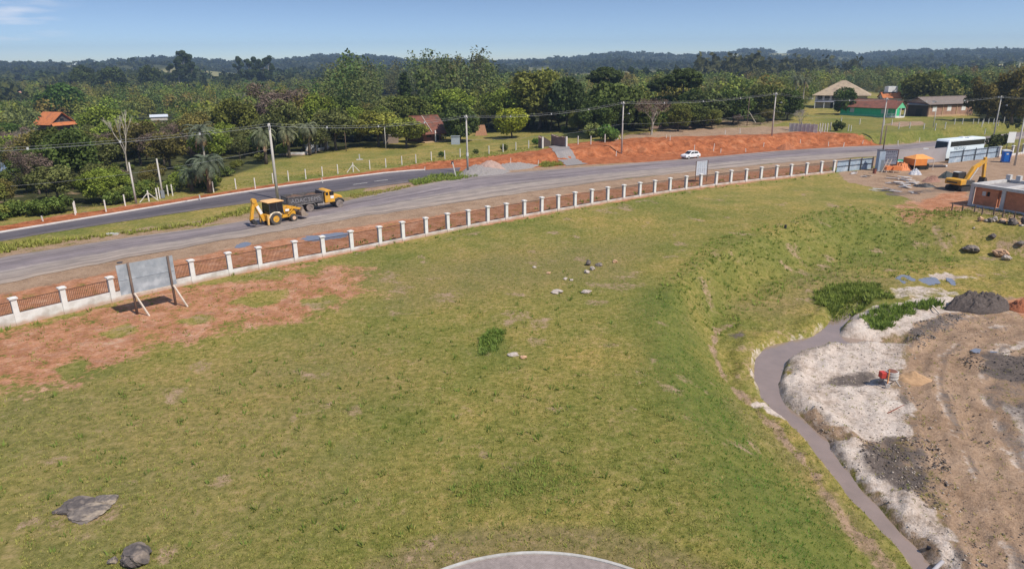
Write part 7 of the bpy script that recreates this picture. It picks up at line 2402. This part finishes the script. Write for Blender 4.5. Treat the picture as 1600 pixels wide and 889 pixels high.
# boards, planks and scrap in the yard
slabm = mat("pale_formwork", (0.70, 0.67, 0.65), (0.48, 0.45, 0.44), 2.5, 0.8)
for k, (px, py, n, L, w, rz, lb) in enumerate([(1404, 281, 5, 4.2, 1.0, -0.75, "stack of pale formwork boards, rear stack in the yard"), (1420, 287, 4, 3.4, 1.1, -0.7, "stack of pale formwork boards between the rear stack and black sheet"), (1396, 288, 3, 4.0, 1.0, -0.6, "low stack of pale formwork boards nearest the grass"),
                                               (1411, 293, 3, 2.6, 0.9, -0.8, "short pale boards stacked beside the black sheet"), (1337, 272, 2, 2.4, 0.8, -0.2, "few pale boards lying near the metal sheeting"), (1352, 277, 2, 3.0, 0.7, -0.3, "white boards lying in front of the tin booth"),
                                               (1437, 303, 2, 3.0, 1.0, -0.3, "scattered pale planks on the red dirt"), (1388, 300, 3, 6.5, 0.5, -0.62, "long weathered planks along the grass edge")]):
    t = thing("board_stack", lb, "boards", G(px, py), rz)
    for i in range(n + 3):
        MB().box((R.uniform(-0.45, 0.45) * L * 0.6, R.uniform(-0.5, 0.5) * w, 0.06 + 0.07 * i), (L * R.uniform(0.22, 0.5), w * R.uniform(0.15, 0.6), 0.07), rz=R.uniform(-0.5, 0.5), ry=R.uniform(-0.08, 0.08)).build("board", slabm if i % 5 != 4 else wood_old, t)
t = thing("pipe_stack", "row of dark pipes with a pale end behind the orange stall", "pipes", G(1461, 262), 0.1)
for k in range(4): MB().cyl((-1.8, 0.22 * k, 0.16 + 0.02 * k), (1.9, 0.22 * k, 0.16 + 0.02 * k), 0.16, None, 10).build("pipe", mat("pipe_dark", (0.06, 0.05, 0.055), None, 3), t)
MB().cyl((1.9, 0, 0.18), (2.2, 0, 0.18), 0.22, None, 10).build("pipe_end", porcelain, t)
t = thing("rusty_drum", "small rusty red drum on the yard in front of the metal sheeting", "drum", G(1366, 271.5))
MB().cyl((0, 0, 0), (0, 0, 0.85), 0.28, None, 12).build("barrel", mat("rust", (0.26, 0.10, 0.07), (0.18, 0.07, 0.05), 5), t)
MB().cyl((0, 0, 0.85), (0, 0, 0.9), 0.30, None, 12).build("rim", dark_steel, t)

# cement mixer on the pale ground
mp_ = G(1386, 603)
t = thing("cement_mixer", "cement mixer with banded grey drum and red motor box on the pale ground", "cement mixer", mp_, 0.05)
dm = mat("mixer_drum", (0.46, 0.43, 0.40), (0.34, 0.31, 0.29), 4, 0.7)
m = MB()
m.tube([(0.28, 0.12, 0.38), (0.28, 0.12, 0.55), (0.28, 0.12, 0.85), (0.28, 0.12, 1.05)], [0.26, 0.40, 0.42, 0.36], 20)
dr_ = m.build("drum", dm, t)
for z in (0.58, 0.80, 0.98): MB().cyl((0.28, 0.12, z), (0.28, 0.12, z + 0.05), 0.435 if z < 0.9 else 0.40, None, 20).build("drum_band", mat("band_pale", (0.62, 0.59, 0.56), None, 3), dr_)
heapo = link("mortar", heap_mesh(0.33, 0.05, 4, mat("red_mortar", (0.20, 0.085, 0.06), None, 4), rough=0.01), dr_, (0.28, 0.12, 1.06))
MB().box((-0.38, 0.1, 0.82), (0.38, 0.42, 0.44)).build("motor_box", mat("motor_red", (0.55, 0.06, 0.045), (0.42, 0.05, 0.04), 4, 0.5), t, bevel=0.05)
MB().bar((-0.16, -0.25, 0.1), (-0.12, -0.15, 1.3), 0.05).build("tilt_lever", mat("lever_orange", (0.75, 0.32, 0.10), None, 3), t)
m = MB()
for (A_0, B_0) in (((-0.55, 0.1, 0.55), (0.7, 0.1, 0.38)), ((-0.3, 0.1, 0.55), (-0.2, -0.3, 0.1)), ((0.55, 0.1, 0.4), (0.75, -0.3, 0.02)), ((0.55, 0.1, 0.4), (0.7, 0.5, 0.02)), ((-0.3, 0.1, 0.55), (-0.25, 0.5, 0.1))): m.bar(A_0, B_0, 0.06)
m.build("frame", mat("frame_grey", (0.4, 0.38, 0.37), None, 3), t)
for y in (-0.32, 0.5):
    w_ = wheel(t, -0.18, y, 0.17, 0.08, mat("pale_tyre", (0.45, 0.41, 0.39), None, 3), dm, 0.5)
o = MB().bar((-0.9, -0.5, 0.05), (0.7, 0.5, 0.06), 0.05).build("steel_rod", mat("rust", (0.26, 0.1, 0.07)))
o.location = G(1402, 640); tag(o, "thin rusty rod lying on the pale ground below the mixer", "rod")
# pipe and plank over the stream at the bottom
o = MB().tube([(0, 0, 0.12), (1.1, -0.85, 0.1), (1.9, -1.3, 0.12)], [0.10, 0.10, 0.11], 10).build("dark_pipe", mat("pipe_dark", (0.06, 0.05, 0.055)), None, True)
o.location = G(1447, 858); tag(o, "dark bent pipe lying down the stream bank at the bottom", "pipe")
o = MB().tube([(0, 0, 0.1), (-0.95, -0.65, 0.0)], [0.09, 0.09], 10).build("pale_pipe", mat("pipe_pale", (0.42, 0.40, 0.42), None, 3), None, True)
o.location = G(1472, 880); tag(o, "short pale grey pipe end jutting into the stream", "pipe")
for (px, py, dx, dy, lb) in ((1410, 500, 0.5, 1.9, "pale post lying on the gravel below the dark soil heap"),):
    o = MB().bar((0, 0, 0.1), (dx, dy, 0.15), 0.10).build("fallen_post", wood_pale); o.location = G(1468, 492); tag(o, lb, "post")
# little things on the verge and field
o = MB().cyl((0, 0, -0.1), (0, 0, 0.02), 0.26, None, 16).build("manhole_ring", mat("dark_stone", (0.07, 0.07, 0.08), None, 4)); o.location = G(187, 411); o.location.z = 0.06; tag(o, "small dark drain cover on the shoulder left of the billboard", "drain cover")
o = MB().box((0, 0, 0.08), (1.3, 0.5, 0.16)).build("kerb_block", porcelain); o.location = G(176, 366.5); tag(o, "white kerb block lying on the median grass", "block")
o = MB().cyl((0, 0, -0.05), (0, 0, 0.42), 0.16, 0.12, 10).build("dark_stump", mat("stump_dark", (0.03, 0.03, 0.03), None, 4)); o.location = G(1227, 357); tag(o, "small dark stump alone on the upper grass", "stump")

# ------------------------------------------------------------------ rocks
def rock_mesh(seed, m, flat=0.6, sub=4):
    bm = bmesh.new()
    bmesh.ops.create_icosphere(bm, subdivisions=sub, radius=1.0)
    rr = random.Random(seed)
    pl = [(Vector((rr.gauss(0, 1), rr.gauss(0, 1), rr.gauss(0, 1))).normalized(), rr.uniform(0.62, 0.9)) for _ in range(9)]
    co = np.array([v.co[:] for v in bm.verts])
    nn = fbm(co[:, 0] * 1.3 + seed + co[:, 2], co[:, 1] * 1.3 + co[:, 2] * 0.7, seed)
    n2 = fbm(co[:, 0] * 4.5 + seed * 3 + co[:, 2] * 3, co[:, 1] * 4.5 + co[:, 2] * 2.7, seed + 5)
    for v, k, k2 in zip(bm.verts, nn, n2):
        p = v.co * (0.8 + 0.9 * (k - 0.4) + 0.3 * (k2 - 0.5))
        for d, o in pl:
            e = p.dot(d) - o
            if e > 0: p -= d * e * 0.9
        v.co = Vector((p.x, p.y, p.z * flat))
    me = bpy.data.meshes.new("rock")
    bm.to_mesh(me); bm.free()
    me.materials.append(m)
    return me
rk_grey = mat("lichen_rock", (0.11, 0.094, 0.088), (0.21, 0.175, 0.15), 3.2, 0.95, bump=0.9, c3=(0.34, 0.275, 0.21), scale3=1.6, detail=9)
rk_dark = mat("dark_rock", (0.075, 0.065, 0.064), (0.14, 0.118, 0.108), 3.2, 0.95, bump=0.9, c3=(0.27, 0.215, 0.175), scale3=1.4)
rk_pale = mat("pale_rock", (0.52, 0.45, 0.40), (0.36, 0.30, 0.26), 3.0, 0.95, bump=0.6)
rk_tan = mat("tan_rock", (0.58, 0.36, 0.22), (0.44, 0.27, 0.17), 2.0, 0.95, bump=0.5)
def rock(px, py, wpx, hpx, m, label, seed, flat=0.6, dy=1.0, sink=0.25, cat="rock"):
    p = G(px, py + 0.35 * hpx)
    f = p.y * cp + (H - p.z) * sp
    r = wpx * f / F / 2
    o = link("rock", rock_mesh(seed, m), None, p, R.uniform(-0.3, 0.3))
    zs_ = hpx * f / F / 2 / 0.6
    o.scale = (r, r * dy, max(zs_, 0.05))
    o.location.z += zs_ * 0.6 * (1 - 2 * sink)
    return tag(o, label, cat)
rock(122, 786, 64, 15, rk_dark, "dark flat lichen-spotted boulder top in the lower left grass", 1, dy=1.0, sink=0.3)
rock(137, 796, 74, 14, rk_grey, "pale-edged lower slab of the flat boulder group, lower left", 2, dy=0.8, sink=0.35)
rock(165, 779, 40, 12, rk_grey, "grey knob of rock at the right end of the flat boulder group", 3, dy=0.8, sink=0.3)
rock(90, 797, 15, 8, rk_dark, "small dark stone at the left end of the flat boulder group", 4)
rock(214, 862, 52, 40, rk_dark, "rounded dark boulder at the bottom left", 5, dy=1.0, sink=0.25)
rock(177, 874, 17, 12, rk_grey, "small round stone left of the rounded dark boulder", 6)
rock(871, 455, 22, 7, rk_pale, "largest pale flat stone in the middle of the field", 7, dy=0.8)
rock(916, 455, 18, 7, rk_pale, "pale stone right of the largest flat stone", 8, dy=0.8)
rock(883, 435, 8, 4, rk_pale, "small white stone above the two flat stones, left one", 9)
rock(893, 437, 8, 3, rk_pale, "small white stone above the two flat stones, right one", 10)
rock(857, 426, 9, 3.5, rk_tan, "small tan stone left in the field's stone scatter", 11)
rock(835, 417, 7, 4, rk_pale, "leftmost small white stone of the field scatter", 12)
rock(919, 411, 10, 10, rk_dark, "dark upright stone in the little cairn on the field", 13, sink=0.15)
rock(917, 424, 10, 7, rk_pale, "white stone at the front of the little cairn", 14)
rock(926, 419, 9, 8, rk_pale, "white stone at the right side of the little cairn", 15)
rock(936, 413, 14, 6, rk_grey, "grey flat stone behind the little cairn", 16)
rock(961, 408, 9, 6, rk_tan, "lone tan stone right of the little cairn", 17)
rock(801, 553, 22, 6, rk_pale, "white flat stone beside the dark weed clump in mid field", 18, dy=0.7)
rock(818, 557, 12, 6, rk_tan, "reddish stone touching the white flat stone in mid field", 19)
rock(1519, 388, 26, 13, rk_grey, "grey slab boulder with a pale rim on the slope", 20, dy=0.9, sink=0.2)
rock(1562, 390, 24, 17, rk_tan, "big tan boulder with a flat sunlit face", 21, dy=0.9, sink=0.15)
for k, (px, py, w, h, m, lb) in enumerate([(1528, 359, 9, 10, rk_tan, "small tan rock at the left end of the rock heap"), (1538, 361, 9, 6, rk_pale, "pale rock beside the left end of the rock heap"), (1548, 364, 11, 12, rk_pale, "tall white-faced rock in the rock heap"), (1542, 367, 9, 9, rk_grey, "grey rock below the white-faced rock"),
                                           (1562, 361, 13, 9, rk_tan, "rounded orange-tan rock at the back of the heap"), (1553, 357, 11, 8, rk_dark, "dark rock behind the white-faced rock"), (1578, 364, 15, 13, rk_dark, "largest dark rock in the heap"), (1560, 373, 12, 7, rk_grey, "flat grey rock in the middle of the heap"),
                                           (1573, 369, 9, 5, rk_pale, "pale slab under the largest dark rock"), (1577, 378, 15, 10, rk_pale, "pinkish pale rock above the big tan boulder"), (1596, 368, 16, 14, rk_dark, "dark brown rock at the right edge of the heap"), (1593, 388, 14, 8, rk_grey, "grey rock below the heap at the right edge"), (1586, 374, 6, 6, rk_tan, "little tan rock wedged between the dark ones"), (1590, 378, 9, 4, rk_pale, "thin pale slab leaning at the right of the heap"), (1521, 358, 4, 3, rk_pale, "tiny white stone left of the rock heap")]):
    rock(px, py, w, h, m, lb, 40 + k, sink=0.2)
# loose rubble strewn on the bare lower site
pts_, cl_ = [], []
def rubble(name, zpoly, z, n, s0, s1, m, label):
    P_ = np.array(poly(zpoly, z))
    V, Fc = [], []
    base = np.array([(0, 0, 1), (1, 0, 0), (0, 1, 0), (-1, 0, 0), (0, -1, 0), (0, 0, -1)], float)
    fc = np.array([(0, 1, 2), (0, 2, 3), (0, 3, 4), (0, 4, 1), (5, 2, 1), (5, 3, 2), (5, 4, 3), (5, 1, 4)])
    x = NR.uniform(P_[:, 0].min(), P_[:, 0].max(), n * 4); y = NR.uniform(P_[:, 1].min(), P_[:, 1].max(), n * 4)
    k = (sdpoly(x, y, [tuple(q) for q in P_]) + (fbm(x, y, 8) - 0.5) * 1.6 > 0) & (fbm(x * 0.9, y * 0.9, 88) + NR.random(n * 4) * 0.25 > 0.5)
    x, y = x[k][:n], y[k][:n]
    zz = zfun(x, y)
    for i in range(len(x)):
        s = s0 + (s1 - s0) * NR.random() ** 3
        q = base * (1 + NR.normal(0, 0.25, (6, 3))) * s * np.array([1, 1, 0.7])
        a = NR.uniform(0, 6.28)
        q = np.stack([q[:, 0] * math.cos(a) - q[:, 1] * math.sin(a), q[:, 0] * math.sin(a) + q[:, 1] * math.cos(a), q[:, 2]], 1)
        V.append(q + np.array([x[i], y[i], zz[i] + 0.1 * s])); Fc.append(fc + 6 * i)
    o = link(name, np_mesh(name, np.concatenate(V), np.concatenate(Fc), m))
    return tag(o, label, "rubble", kind="stuff")
rubble("grey_rubble", [(1412, 535), (1425, 510), (1455, 494), (1510, 488), (1500, 502), (1470, 517), (1440, 548)], -3, 900, 0.03, 0.12, mat("rubble_grey", (0.22, 0.19, 0.175), (0.13, 0.11, 0.10), 3, 0.95), "grey broken stones beside the dirt track")
rubble("dark_clods", [(1335, 690), (1400, 680), (1470, 690), (1478, 755), (1455, 795), (1405, 760), (1360, 735)], -3, 1100, 0.02, 0.10, mat("clod_dark", (0.13, 0.105, 0.09), (0.09, 0.07, 0.062), 3, 0.95), "dark clods of soil below the mixer")
rubble("pale_clods", [(1240, 548), (1300, 532), (1410, 541), (1438, 560), (1405, 600), (1440, 640), (1470, 690), (1500, 800), (1580, 960), (1490, 900), (1400, 800), (1290, 690), (1228, 610)], -3, 2600, 0.012, 0.085, mat("clod_pale", (0.46, 0.39, 0.33), (0.28, 0.23, 0.195), 2, 0.95), "pale clods strewn over the sandy ground")
rubble("track_clods", [(1480, 500), (1600, 500), (1700, 700), (1700, 950), (1560, 950), (1490, 800), (1440, 640)], -3, 1300, 0.012, 0.09, mat("clod_brown", (0.20, 0.15, 0.12), (0.10, 0.08, 0.07), 2, 0.95), "brown and dark clods on the dirt track")
rubble("soil_clods", [(1485, 562), (1520, 548), (1600, 552), (1700, 560), (1700, 605), (1585, 598), (1530, 585)], -3, 900, 0.02, 0.11, mat("clod_black", (0.06, 0.05, 0.046), (0.10, 0.085, 0.078), 3, 0.95), "blackish clods on the dark soil patch")
